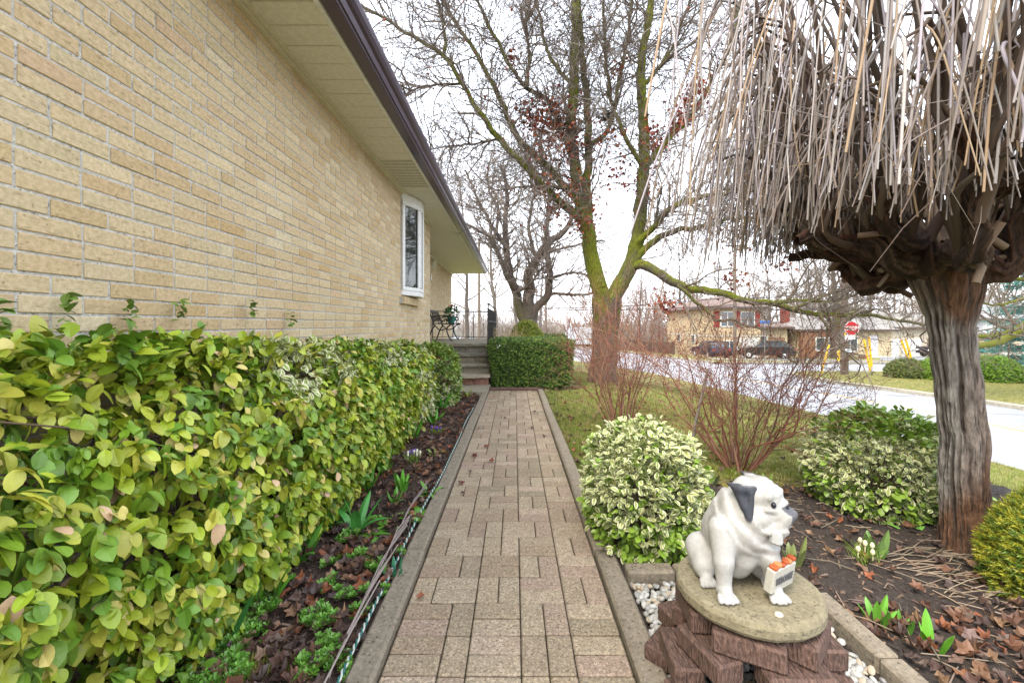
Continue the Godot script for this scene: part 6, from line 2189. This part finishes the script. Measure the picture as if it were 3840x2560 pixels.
	for e in 3:
		o = MB.new()
		o.cbox(Vector3(1.335 + 0.004 * e, 0.012, -0.98 - 0.38 * e), Vector3(0.085, 0.09, 0.372), 0.01, Basis(Vector3.UP, rf(-0.02, 0.02)))
		put("border_block", o.mesh(), M.kerb, border)
	for e in 3:
		o = MB.new()
		o.cbox(Vector3(0.66 + 0.235 * e, 0.014, -2.12), Vector3(0.228, 0.085, 0.085), 0.01, Basis(Vector3.UP, rf(-0.03, 0.03)))
		put("border_block", o.mesh(), M.kerb, border)

# ---------- across the road ----------
func window_in(h: Node3D, x: float, y: float, z: float, w: float, t: float, bars := 1, glass: Material = null) -> void:
	var win := Node3D.new()
	win.name = "window"
	h.add_child(win, true)
	var o := MB.new()
	for s in [-1, 1]:
		o.box(Vector3(x + s * w * 0.5, y, z + 0.03), Vector3(0.09, t + 0.09, 0.1))
		o.box(Vector3(x, y + s * t * 0.5, z + 0.031), Vector3(w - 0.09, 0.09, 0.098))
	for k in bars: o.box(Vector3(x - w * 0.5 + w * (k + 1) / (bars + 1), y, z + 0.032), Vector3(0.06, t - 0.09, 0.08))
	put("frame", o.mesh(), M.white, win)
	o = MB.new()
	o.box(Vector3(x, y, z + 0.012), Vector3(w, t, 0.01))
	put("pane", o.mesh(), glass if glass else M.far_glass, win)
func plank(h: Node3D, called: String, a: Vector3, b: Vector3, col: Color, m: Material) -> void:
	var o := MB.new()
	o.col = col
	o.span(a, b)
	put(called, o.mesh(), m, h)
func hip(h: Node3D, x0: float, x1: float, z0: float, z1: float, y: float, rise: float, col: Color) -> void:   # hipped roof with a fascia; z0 nearer than z1 (both negative)
	var o := MB.new()
	o.col = col
	var e := 0.5
	var a := Vector3(x0 - e, y, z0 + e)
	var b := Vector3(x1 + e, y, z0 + e)
	var c := Vector3(x1 + e, y, z1 - e)
	var d := Vector3(x0 - e, y, z1 - e)
	var w := minf(x1 - x0, z0 - z1) * 0.5
	var m := (z0 + z1) * 0.5
	var r0 := Vector3(x0 + w, y + rise, m if x1 - x0 > z0 - z1 else z0 - w)
	var r1 := Vector3(x1 - w, y + rise, m if x1 - x0 > z0 - z1 else z1 + w)
	if x1 - x0 > z0 - z1:
		o.quad(a, b, r1, r0); o.quad(c, d, r0, r1); o.tri(b, c, r1); o.tri(d, a, r0)
	else:
		o.tri(a, b, r0); o.tri(c, d, r1); o.quad(b, c, r1, r0); o.quad(d, a, r0, r1)
	put("roof", o.mesh(), M.roof, h)
	o = MB.new()
	o.col = lin(92, 76, 70)
	o.span(a - Vector3(0, 0.2, 0), Vector3(b.x, y - 0.005, a.z - 0.06))
	o.span(Vector3(a.x, y - 0.2, a.z - 0.062), Vector3(a.x + 0.06, y - 0.005, c.z))
	o.span(Vector3(b.x - 0.06, y - 0.2, a.z - 0.062), Vector3(b.x, y - 0.005, c.z))
	o.span(a - Vector3(0, 0.22, 0), c - Vector3(0, 0.203, 0))
	put("eaves", o.mesh(), M.plain, h)
func make_houses() -> void:
	var beige := lin(204, 182, 148)
	# the two-storey house
	var h := thing("two_storey_house", "beige two-storey house with red shutters and brown hip roof", "house")
	plank(h, "wall", Vector3(19.0, -2.6, -42), Vector3(23.8, 2.75, -54), beige, M.wall_far)
	plank(h, "base_band", Vector3(18.97, 0.05, -41.96), Vector3(23.83, 0.2, -54.02), lin(214, 206, 190), M.plain)
	hip(h, 19.0, 23.8, -42, -54, 2.95, 1.25, lin(132, 112, 104))
	window_in(h, 20.6, 1.75, -42, 1.3, 1.4)
	window_in(h, 22.55, 1.75, -42, 1.3, 1.4)
	for x in [19.55, 21.55, 23.5]:
		var o := MB.new()
		o.col = lin(150, 56, 52)
		o.cbox(Vector3(x, 1.75, -41.95), Vector3(0.5, 1.6, 0.06), 0.01)
		for k in 9: o.box(Vector3(x, 1.1 + 0.16 * k, -41.912), Vector3(0.4, 0.09, 0.03), Basis(Vector3.RIGHT, 0.5))
		put("shutter", o.mesh(), M.plain, h)
	window_in(h, 20.8, -0.95, -42, 1.4, 1.2)
	var gd := MB.new()
	gd.col = lin(226, 224, 216)
	for k in 5: gd.cbox(Vector3(22.7, -1.85 + 0.4 * k, -41.93), Vector3(1.9, 0.39, 0.08), 0.015)
	put("garage_door", gd.mesh(), M.plain, h)
	for k in 2:
		var win := Node3D.new()
		win.name = "window"
		h.add_child(win, true)
		plank(win, "frame", Vector3(18.9, -0.7, -45.5 - 4 * k), Vector3(18.98, 0.2, -46.4 - 4 * k), lin(235, 235, 235), M.plain)
		plank(win, "pane", Vector3(18.88, -0.6, -45.6 - 4 * k), Vector3(18.899, 0.1, -46.3 - 4 * k), Color(0.1, 0.12, 0.14), M.far_glass)
	# the low wing and its chimney
	h = thing("low_house", "low bungalow with dark eaves and brown roof beside the two-storey house", "house")
	plank(h, "wall", Vector3(24.0, -2.9, -45), Vector3(28.3, 0.8, -53), lin(206, 188, 160), M.wall_far)
	hip(h, 24.0, 28.3, -45, -53, 1.0, 1.0, lin(122, 106, 98))
	window_in(h, 25.4, -0.5, -45, 1.5, 1.1)
	plank(h, "garage_door", Vector3(26.4, -2.6, -44.96), Vector3(28.0, -0.1, -44.999), lin(150, 118, 96), M.plain)
	plank(h, "chimney", Vector3(26.6, 0.9, -48.5), Vector3(27.3, 3.4, -49.2), lin(150, 138, 124), M.wall_far)
	var o := MB.new()
	o.col = lin(206, 96, 56)
	o.lathe(Vector3(26.95, 3.4, -48.85), [Vector2(0.22, 0), Vector2(0.18, 0.5), Vector2(0.22, 0.55), Vector2(0, 0.55)], 10)
	put("chimney_pot", o.mesh(), M.plain, h)
	# grey bungalow
	h = thing("grey_roof_bungalow", "bungalow with pale grey roof and wide white window behind stop sign", "house")
	plank(h, "wall", Vector3(29.2, -2.9, -44.4), Vector3(38.6, 0.5, -54), lin(204, 186, 154), M.wall_far)
	plank(h, "brick_front", Vector3(29.1, -2.9, -44.0), Vector3(31.6, 0.45, -44.39), lin(150, 108, 82), M.wall_far)
	hip(h, 29.2, 38.6, -44.4, -54, 0.75, 1.8, lin(146, 142, 138))
	window_in(h, 33.6, -0.75, -44.4, 2.9, 1.5, 3)
	window_in(h, 31.0, -0.75, -43.99, 0.9, 1.3, 0)
	plank(h, "door", Vector3(36.2, -2.0, -44.3), Vector3(37.1, 0.1, -44.399), lin(206, 206, 216), M.plain)
	plank(h, "porch", Vector3(35.6, -2.8, -43.0), Vector3(38.2, -2.0, -44.39), lin(150, 144, 130), M.mortar)
	plank(h, "planter_wall", Vector3(31.8, -2.6, -43.6), Vector3(35.4, -1.75, -44.38), lin(176, 160, 130), M.wall_far)
	plank(h, "chimney", Vector3(30.4, 1.4, -49), Vector3(31.1, 3.3, -49.7), lin(130, 62, 50), M.wall_far)
	# double garage house
	h = thing("garage_house", "pale house with two white garage doors and grey roof behind yellow guards", "house")
	plank(h, "wall", Vector3(41.4, -3.2, -50), Vector3(52.5, 0.7, -60), lin(206, 196, 176), M.wall_far)
	hip(h, 41.4, 52.5, -50, -60, 0.95, 1.9, lin(140, 136, 130))
	for k in 2:
		o = MB.new()
		o.col = lin(236, 238, 240)
		for e in 4: o.cbox(Vector3(43.2 + 2.55 * k, -2.05 + 0.55 * e - 0.3, -49.94), Vector3(2.15, 0.54, 0.1), 0.02)
		put("garage_door", o.mesh(), M.plain, h)
	plank(h, "door", Vector3(47.6, -2.5, -49.9), Vector3(48.4, -0.4, -49.999), lin(104, 84, 70), M.plain)
	window_in(h, 50.2, -1.2, -50, 1.8, 1.5, 1)
	plank(h, "dormer", Vector3(45.0, 1.1, -52), Vector3(50.0, 2.1, -54.0), lin(190, 186, 178), M.plain)
	window_in(h, 46.2, 1.6, -51.99, 0.8, 0.5, 0)
	# hip-roofed house on the right
	h = thing("siding_house", "grey hip-roofed house with white siding and front steps at far right", "house")
	plank(h, "wall", Vector3(54.0, -3.2, -50), Vector3(70.0, 0.2, -62), lin(206, 190, 166), M.wall_far)
	plank(h, "siding", Vector3(53.96, 0.2, -49.9), Vector3(70.0, 1.75, -62), lin(216, 218, 220), M.plain)
	for k in 50:
		var bt := MB.new()
		bt.col = lin(196, 198, 200)
		bt.box(Vector3(54.1 + 0.3 * k, 0.97, -49.885), Vector3(0.05, 1.54, 0.04))
		put("siding_batten", bt.mesh(), M.plain, h)
	hip(h, 54.0, 70.0, -50, -62, 1.95, 2.3, lin(150, 148, 148))
	window_in(h, 59.0, 0.95, -49.88, 1.4, 1.1, 1)
	for k in 6: plank(h, "step", Vector3(54.8, -2.9, -49.8 + 0.32 * k), Vector3(57.8, -1.3 - 0.26 * k, -49.82 + 0.32 * (k + 1)), lin(176, 164, 146), M.sidewalk)
	for s in [54.7, 57.9]:
		o = MB.new()
		for k in 12: o.box(Vector3(s, -1.1 - 0.12 * k, -49.7 + 0.17 * k), Vector3(0.05, 1.0, 0.05))
		o.box(Vector3(s, -1.2, -48.75), Vector3(0.08, 0.08, 2.4), Basis(Vector3.RIGHT, 0.62))
		put("stair_rail", o.mesh(), M.white, h)
	# driveways
	struct("driveway", sheet(steps(21.4, 24.2, 3), steps(28.9, 41.9, 14), func(x, d): return Vector3(x, far_ground(x, d) + 0.03, -d)), M.driveway)
	struct("driveway", sheet(steps(0, 1, 3), steps(32, 49.8, 14), func(u, d): var x: float = lerpf(27.0, 42.0, (d - 32) / 17.8) + u * 6.0; return Vector3(x, far_ground(x, d) + 0.03, -d)), M.driveway)
	# dark board fence left of the two-storey house
	var fence := thing("board_fence", "dark weathered board fence left of the two-storey house", "fence")
	for k in 30:
		o = MB.new()
		o.col = vary(lin(104, 92, 84), 0.15)
		var x := 12.6 + k * 0.2
		o.box(Vector3(x, ground(x, 50) + 0.85, -50), Vector3(0.19, 1.75 + rf(-0.04, 0.04), 0.03))
		put("board", o.mesh(), M.plain, fence)

func vehicle(called: String, label: String, category: String, where: Vector3, turn: float, body: PackedVector2Array, glass: PackedVector2Array, w: float, wheels: Array, wr: float, paint: Color) -> Node3D:
	# outline in (along, up); front towards +along
	var root := thing(called, label, category, where, turn)
	var o := MB.new()
	o.col = paint
	var inner := PackedVector2Array()
	var cen := Vector2(0, 0.8)
	for p in body: inner.append(cen + (p - cen) * Vector2(0.985, 0.97))
	o.prism(body, Vector3(0, 0, -w * 0.5 + 0.07), Vector3.RIGHT, Vector3.UP, Vector3(0, 0, w - 0.14))
	o.prism(inner, Vector3(0, 0, -w * 0.5), Vector3.RIGHT, Vector3.UP, Vector3(0, 0, w))
	put("body", o.mesh(), M.paint, root)
	o = MB.new()
	o.prism(glass, Vector3(0, 0, -w * 0.5 + 0.16), Vector3.RIGHT, Vector3.UP, Vector3(0, 0, w - 0.32))
	put("cabin_glass", o.mesh(), M.far_glass, root)
	o = MB.new()
	o.col = paint
	var rf_ := PackedVector2Array()
	var ty := 0.0
	for p in glass: ty = maxf(ty, p.y)
	for p in glass:
		if p.y > ty - 0.2: rf_.append(Vector2(p.x, 0))
	o.cbox(Vector3((rf_[0].x + rf_[-1].x) * 0.5, ty + 0.02, 0), Vector3(absf(rf_[0].x - rf_[-1].x) + 0.1, 0.06, w - 0.34), 0.025)
	put("roof", o.mesh(), M.paint, root)
	for x in wheels:
		for s in [-1, 1]:
			var wh := Node3D.new()
			wh.name = "wheel"
			root.add_child(wh, true)
			wh.position = Vector3(x, wr, s * (w * 0.5 - 0.09))
			o = MB.new()
			o.lathe(Vector3.ZERO, [Vector2(wr * 0.55, -0.11), Vector2(wr * 0.92, -0.11), Vector2(wr, -0.07), Vector2(wr, 0.07), Vector2(wr * 0.92, 0.11), Vector2(wr * 0.55, 0.11)], 20, Basis(Vector3.RIGHT, PI / 2))
			put("tyre", o.mesh(), M.rubber, wh)
			o = MB.new()
			o.col = lin(196, 198, 202)
			o.lathe(Vector3.ZERO, [Vector2(0, -0.09), Vector2(wr * 0.56, -0.1), Vector2(wr * 0.56, 0.1), Vector2(0, 0.09)], 16, Basis(Vector3.RIGHT, PI / 2))
			for k in 5:
				var a := TAU * k / 5
				o.box(Vector3(cos(a) * wr * 0.3, sin(a) * wr * 0.3, s * 0.1), Vector3(wr * 0.5, 0.05, 0.03), Basis(Vector3(0, 0, 1), a))
			put("rim", o.mesh(), M.paint, wh)
	var fx := 0.0
	var bx := 0.0
	for p in body:
		fx = maxf(fx, p.x); bx = minf(bx, p.x)
	for s in [-1, 1]:
		o = MB.new()
		o.col = lin(236, 238, 240)
		o.cbox(Vector3(fx - 0.05, 0.78, s * (w * 0.5 - 0.25)), Vector3(0.16, 0.15, 0.34), 0.03)
		put("headlight", o.mesh(), M.paint, root)
		o = MB.new()
		o.col = lin(150, 24, 24)
		o.cbox(Vector3(bx + 0.05, 0.85, s * (w * 0.5 - 0.2)), Vector3(0.16, 0.18, 0.24), 0.03)
		put("tail_light", o.mesh(), M.paint, root)
	return root
func make_vehicles() -> void:
	var suv := PackedVector2Array([Vector2(-2.2, 0.32), Vector2(2.2, 0.3), Vector2(2.26, 0.62), Vector2(2.1, 0.92), Vector2(0.95, 1.04), Vector2(-2.1, 1.08), Vector2(-2.26, 0.7)])
	var suv_g := PackedVector2Array([Vector2(1.0, 1.02), Vector2(0.35, 1.5), Vector2(-1.5, 1.54), Vector2(-2.05, 1.06)])
	var pick := PackedVector2Array([Vector2(-2.85, 0.5), Vector2(2.8, 0.42), Vector2(2.86, 0.75), Vector2(2.78, 1.12), Vector2(1.2, 1.2), Vector2(-2.86, 1.2)])
	var pick_g := PackedVector2Array([Vector2(1.25, 1.18), Vector2(0.6, 1.78), Vector2(-0.85, 1.82), Vector2(-1.05, 1.18)])
	var van := PackedVector2Array([Vector2(-2.5, 0.35), Vector2(2.4, 0.35), Vector2(2.5, 0.9), Vector2(1.7, 1.1), Vector2(1.3, 1.5), Vector2(1.0, 2.2), Vector2(-2.5, 2.3)])
	var van_g := PackedVector2Array([Vector2(1.72, 1.12), Vector2(1.12, 2.05), Vector2(0.2, 2.05), Vector2(0.2, 1.12)])
	vehicle("pickup_truck", "black pickup truck parked before the white garage doors", "truck", Vector3(47.6, far_ground(47.6, 47.5) + 0.03, -47.5), PI, pick, pick_g, 1.95, [-1.85, 1.95], 0.39, lin(34, 26, 40))
	vehicle("parked_car", "black car parked on driveway of the two-storey house", "car", Vector3(22.6, far_ground(22.6, 39.2) + 0.03, -39.2), PI - 0.35, suv, suv_g, 1.8, [-1.4, 1.4], 0.34, lin(34, 34, 38))
	vehicle("parked_car", "dark car half hidden left of the black car, near beige house", "car", Vector3(18.3, far_ground(18.3, 40.5), -40.5), PI * 0.5, suv, suv_g, 1.8, [-1.4, 1.4], 0.34, lin(44, 40, 60))
	vehicle("delivery_van", "white van on the road seen between hedge and mossy trunk", "van", Vector3(7.4, ROAD_Y, -52.0), PI * 0.56, van, van_g, 1.95, [-1.6, 1.6], 0.36, lin(190, 194, 200))

func make_street_things() -> void:
	# utility pole with the stop sign
	var base := Vector3(16.35, -1.23, -21.5)
	var pole := thing("utility_pole", "weathered wooden utility pole standing behind the stop sign", "pole", base)
	var o := MB.new()
	var p := PackedVector3Array()
	var r := PackedFloat32Array()
	for k in 30: p.append(Vector3(0, -0.2 + k * 0.33, 0)); r.append(0.175 - 0.0022 * k)
	rough_tube(o, p, r, 16, 0.012, func(q, od, f, rr): return lin(132, 116, 104).lerp(lin(88, 76, 68), clampf(f + 0.3, 0, 1)), 6.0)
	put("shaft", o.mesh(), M.bark, pole)
	o = MB.new()
	o.cbox(Vector3(0, 8.9, 0.16), Vector3(2.2, 0.12, 0.1), 0.01)
	put("cross_arm", o.mesh(), M.wood_dark, pole)
	for e in [[0.62, 0.34, 0.26, lin(236, 226, 230), "pink"], [-0.05, 0.3, 0.22, lin(222, 232, 240), "blue"]]:
		o = MB.new()
		o.col = e[3]
		o.cbox(Vector3(0.06, 1.2 + e[0], 0.178), Vector3(e[1], e[2] + 0.02, 0.006), 0.001)
		put("paper_notice", o.mesh(), M.print, pole)
		o = MB.new()
		o.col = lin(190, 60, 90) if e[4] == "pink" else lin(60, 110, 170)
		for k in 3: o.box(Vector3(0.06, 1.13 + e[0] + 0.07 * k, 0.1825), Vector3(e[1] * 0.7 - 0.05 * k, 0.02, 0.002))
		put("print", o.mesh(), M.print, pole)
	o = MB.new()
	o.col = lin(226, 176, 50)
	o.cbox(Vector3(-0.1, 2.0, 0.18), Vector3(0.06, 0.16, 0.01), 0.001)
	put("pole_tag", o.mesh(), M.print, pole)
	var sign := thing("stop_sign", "red octagonal stop sign with all way tab on wooden pole", "sign", base + Vector3(0.2, 2.28, 0.21))
	var oct := PackedVector2Array()
	var oct2 := PackedVector2Array()
	for k in 8:
		var a := TAU * (k + 0.5) / 8
		oct.append(Vector2(cos(a), sin(a)) * 0.37); oct2.append(Vector2(cos(a), sin(a)) * 0.347)
	o = MB.new()
	o.col = lin(240, 240, 240)
	o.prism(oct, Vector3.ZERO, Vector3.RIGHT, Vector3.UP, Vector3(0, 0, 0.004))
	put("plate", o.mesh(), M.print, sign)
	o = MB.new()
	o.col = lin(168, 12, 22)
	o.prism(oct2, Vector3(0, 0, 0.005), Vector3.RIGHT, Vector3.UP, Vector3(0, 0, 0.002))
	put("face", o.mesh(), M.print, sign)
	var sf := SystemFont.new()
	sf.font_names = PackedStringArray(["Droid Sans"])
	sf.font_weight = 700
	var t := TextMesh.new()
	t.text = "STOP"
	t.font = sf
	t.font_size = 64
	t.pixel_size = 0.0038
	t.depth = 0.003
	var q := put("lettering", t, M.white, sign)
	q.position = Vector3(0, 0, 0.0095)
	q.scale = Vector3(0.95, 1.15, 1)
	o = MB.new()
	o.col = lin(240, 240, 240)
	o.cbox(Vector3(0, -0.45, 0.003), Vector3(0.34, 0.16, 0.006), 0.001)
	put("tab", o.mesh(), M.print, sign)
	t = TextMesh.new()
	t.text = "ALL WAY"
	t.font = sf
	t.font_size = 32
	t.pixel_size = 0.0022
	t.depth = 0.002
	var red: StandardMaterial3D = M.print.duplicate()
	red.albedo_color = rgb(206, 22, 34)
	put("tab_lettering", t, red, sign).position = Vector3(0, -0.45, 0.0075)
	# guy wires in yellow guards
	var guards := [[[1887, 856, 1905, 792], [1905, 792, 1907, 770], "single leaning yellow guy guard left of the wooden pole", "one"], [[2000, 851, 1985, 779], [2003, 842, 1997, 773], "pair of yellow guy guards just right of the wooden pole", "two"], [[2099, 861, 2071, 780], [2103, 860, 2081, 778], "pair of yellow guy guards before the rounded corner hedge", "three"]]
	for g in guards:
		var root := thing("guy_guard", g[2], "guy wire", Vector3.ZERO, 0, "yellow guy wire guards")
		var n := 0
		for e in [g[0], g[1]]:
			if g[3] == "one" and n == 1: continue
			var d := 21.0 + 0.12 * n
			var a := at(e[0], e[1], d)
			var b := at(e[2], e[3], d + 0.2)
			a.y = maxf(a.y, -1.1)
			o = MB.new()
			o.col = lin(214, 166, 16)
			o.tube([a, b], [0.05, 0.05], 10, PackedColorArray(), true)
			put("guard", o.mesh(), M.paint, root)
			o = MB.new()
			o.col = lin(70, 70, 74)
			var foot := a + (a - b).normalized() * 0.5
			foot.y = -1.3
			o.tube([foot, a], [0.012, 0.012], 5)
			o.tube([b, base + Vector3(0, 7.2 + n * 0.5, 0)], [0.01, 0.01], 5)
			put("wire", o.mesh(), M.plain, root)
			n += 1
	# hydrant
	var hyd := thing("fire_hydrant", "yellow fire hydrant on the verge beyond the cross street", "hydrant", Vector3(22.5, far_ground(22.5, 30.0), -30.0))
	o = MB.new()
	o.col = lin(232, 196, 40)
	o.lathe(Vector3.ZERO, [Vector2(0, 0), Vector2(0.2, 0), Vector2(0.2, 0.06), Vector2(0.14, 0.08), Vector2(0.13, 0.55), Vector2(0.17, 0.57), Vector2(0.17, 0.62), Vector2(0.13, 0.7), Vector2(0.06, 0.76), Vector2(0.05, 0.82), Vector2(0, 0.82)], 14)
	put("barrel", o.mesh(), M.paint, hyd)
	for s in [-1, 1]:
		o = MB.new()
		o.col = lin(224, 186, 36)
		o.tube([Vector3(s * 0.1, 0.45, 0), Vector3(s * 0.22, 0.45, 0)], [0.07, 0.07], 10, PackedColorArray(), true)
		put("nozzle", o.mesh(), M.paint, hyd)
	# other poles and the wires between them
	var poles := [["utility pole behind branches before the two-storey house", Vector3(19.6, 0, -38.6), 10.5, 0.16], ["distant utility pole above the dome shrub", Vector3(4.3, 0, -60.0), 9.5, 0.2], ["thin pale pole left of the distant utility pole", Vector3(3.1, 0, -60.5), 7.5, 0.13], ["tall utility pole seen past porch end among thin trees", Vector3(-3.6, 0, -44.0), 11.0, 0.16]]
	var tops := []
	for e in poles:
		var g := ground(e[1].x, -e[1].z)
		var root := thing("utility_pole", e[0], "pole", Vector3(e[1].x, g, e[1].z))
		o = MB.new()
		o.col = lin(142, 126, 114)
		o.tube([Vector3(0, -0.2, 0), Vector3(0, e[2] * 0.5, 0), Vector3(0, e[2], 0)], [e[3], e[3] * 0.9, e[3] * 0.75], 10, PackedColorArray(), true)
		put("shaft", o.mesh(), M.bark, root)
		o = MB.new()
		o.cbox(Vector3(0, e[2] - 0.5, 0.2), Vector3(1.8, 0.12, 0.1), 0.01)
		put("cross_arm", o.mesh(), M.wood_dark, root)
		tops.append(Vector3(e[1].x, g, e[1].z))
	var spans := [[at(2480, 560, 20), at(1943, 655, 21.5), "upper"], [at(1943, 655, 21.5), at(1685, 682, 38.6), "upper"], [at(1685, 682, 38.6), at(1252, 707, 60), "upper"], [at(1252, 707, 60), at(1000, 716, 62), "upper"], [at(1685, 700, 38.6), at(1252, 709, 60), "lower"], [at(1943, 700, 21.5), at(1685, 702, 38.6), "lower"]]
	var names := ["overhead wire from wooden pole towards the right edge", "overhead wire from wooden pole back to two-storey house pole", "overhead wire crossing behind the mossy trunk", "distant overhead wire behind the rugged tree", "lower overhead wire crossing behind the mossy trunk", "lower overhead wire between the two street poles"]
	for k in spans.size():
		o = MB.new()
		o.col = lin(64, 66, 70)
		p = PackedVector3Array()
		r = PackedFloat32Array()
		for s in 17:
			var u := s / 16.0
			p.append(spans[k][0].lerp(spans[k][1], u) - Vector3(0, 4 * u * (1 - u) * 0.3, 0)); r.append(0.016 + 0.0006 * -p[-1].z)
		o.tube(p, r, 4)
		single("overhead_wire", o.mesh(), M.plain, names[k], "wire", "overhead wires")
	# street name blade
	var sb := thing("street_name_sign", "blue street name sign on thin post by the two-storey house", "sign", Vector3(19.9, far_ground(19.9, 34.5), -34.5))
	o = MB.new()
	o.col = lin(150, 150, 154)
	o.tube([Vector3(0, -0.1, 0), Vector3(0, 3.1, 0)], [0.03, 0.03], 6)
	put("post", o.mesh(), M.plain, sb)
	o = MB.new()
	o.col = lin(40, 110, 190)
	o.cbox(Vector3(0.0, 2.95, 0.04), Vector3(0.8, 0.24, 0.02), 0.004)
	put("blade", o.mesh(), M.print, sb)
	# evergreen planting on the corner
	var sp := sprig_mesh(0.13, 10, 0.012)
	clipped("corner_shrub", "loose brownish green shrub behind yellow guards on corner lawn", "shrub", Vector3(18.35, -1.23, -20.3), Vector3(0.8, 0.44, 0.7), 2600, sp, [lin(96, 112, 50), lin(80, 92, 46), lin(120, 124, 66)], "dome")
	clipped("corner_shrub", "large smooth green shrub left of the near trunk, on corner lawn", "shrub", Vector3(19.6, -1.23, -19.6), Vector3(1.1, 0.56, 0.9), 5200, sp, [lin(112, 146, 40), lin(94, 130, 36), lin(130, 156, 52)], "dome")
	clipped("corner_shrub", "large smooth green shrub right of the near trunk, beside blue spruce", "shrub", Vector3(21.0, -1.23, -19.1), Vector3(1.0, 0.56, 0.9), 4600, sp, [lin(100, 134, 36), lin(84, 118, 34), lin(118, 146, 46)], "dome")
	var spr := thing("blue_spruce", "blue-green spruce at right edge behind the corner shrubs", "tree", Vector3(24.4, -1.23, -19.6))
	o = MB.new()
	o.col = lin(96, 82, 70)
	o.tube([Vector3.ZERO, Vector3(0, 6, 0), Vector3(0, 11.5, 0)], [0.2, 0.12, 0.02], 8)
	put("trunk", o.mesh(), M.bark, spr)
	var tr := []
	var cols := PackedColorArray()
	var br := MB.new()
	br.col = lin(100, 86, 74)
	for k in 260:
		var y := 0.25 + 11.0 * pow(rng.randf(), 1.25)
		var L := (11.6 - y) / 11.6 * 2.5 + 0.1
		var a := rf(0, TAU)
		var dir := Vector3(cos(a), rf(-0.25, 0.0), sin(a)).normalized()
		var b := Vector3(0, y, 0)
		br.tube([b, b + dir * L * 0.6, b + dir * L + Vector3(0, 0.12, 0)], [0.02, 0.012, 0.005], 4)
		for e in int(26 * L) + 6:
			var q2 := b + dir * L * pow(rng.randf(), 0.6) + rv() * Vector3(0.12, 0.05, 0.12)
			tr.append(Transform3D(aim((dir + rv() * 0.55 + Vector3(0, 0.2, 0)).normalized(), rf(0, TAU)) * rf(0.9, 1.7), q2))
			cols.append(vary([lin(66, 132, 124), lin(50, 110, 104), lin(84, 150, 138)][rng.randi() % 3], 0.2))
	put("branches", br.mesh(), M.twig, spr)
	many("needles", sp, M.needle, tr, cols, spr)

func _ready() -> void:
	rng.seed = 20240317
	wood.seed = 5; wood.frequency = 0.06; wood.fractal_octaves = 3
	make_camera()
	make_materials()
	var parts := [make_ground, make_path, make_house, make_porch, make_houses, make_mossy_tree, make_second_tree, make_weeping_tree, make_far_trees, make_left_hedge, make_shrubs, make_vehicles, make_street_things, make_statue, make_beds, make_grass]
	for f in parts:
		rng.seed = hash(f.get_method())
		f.call()
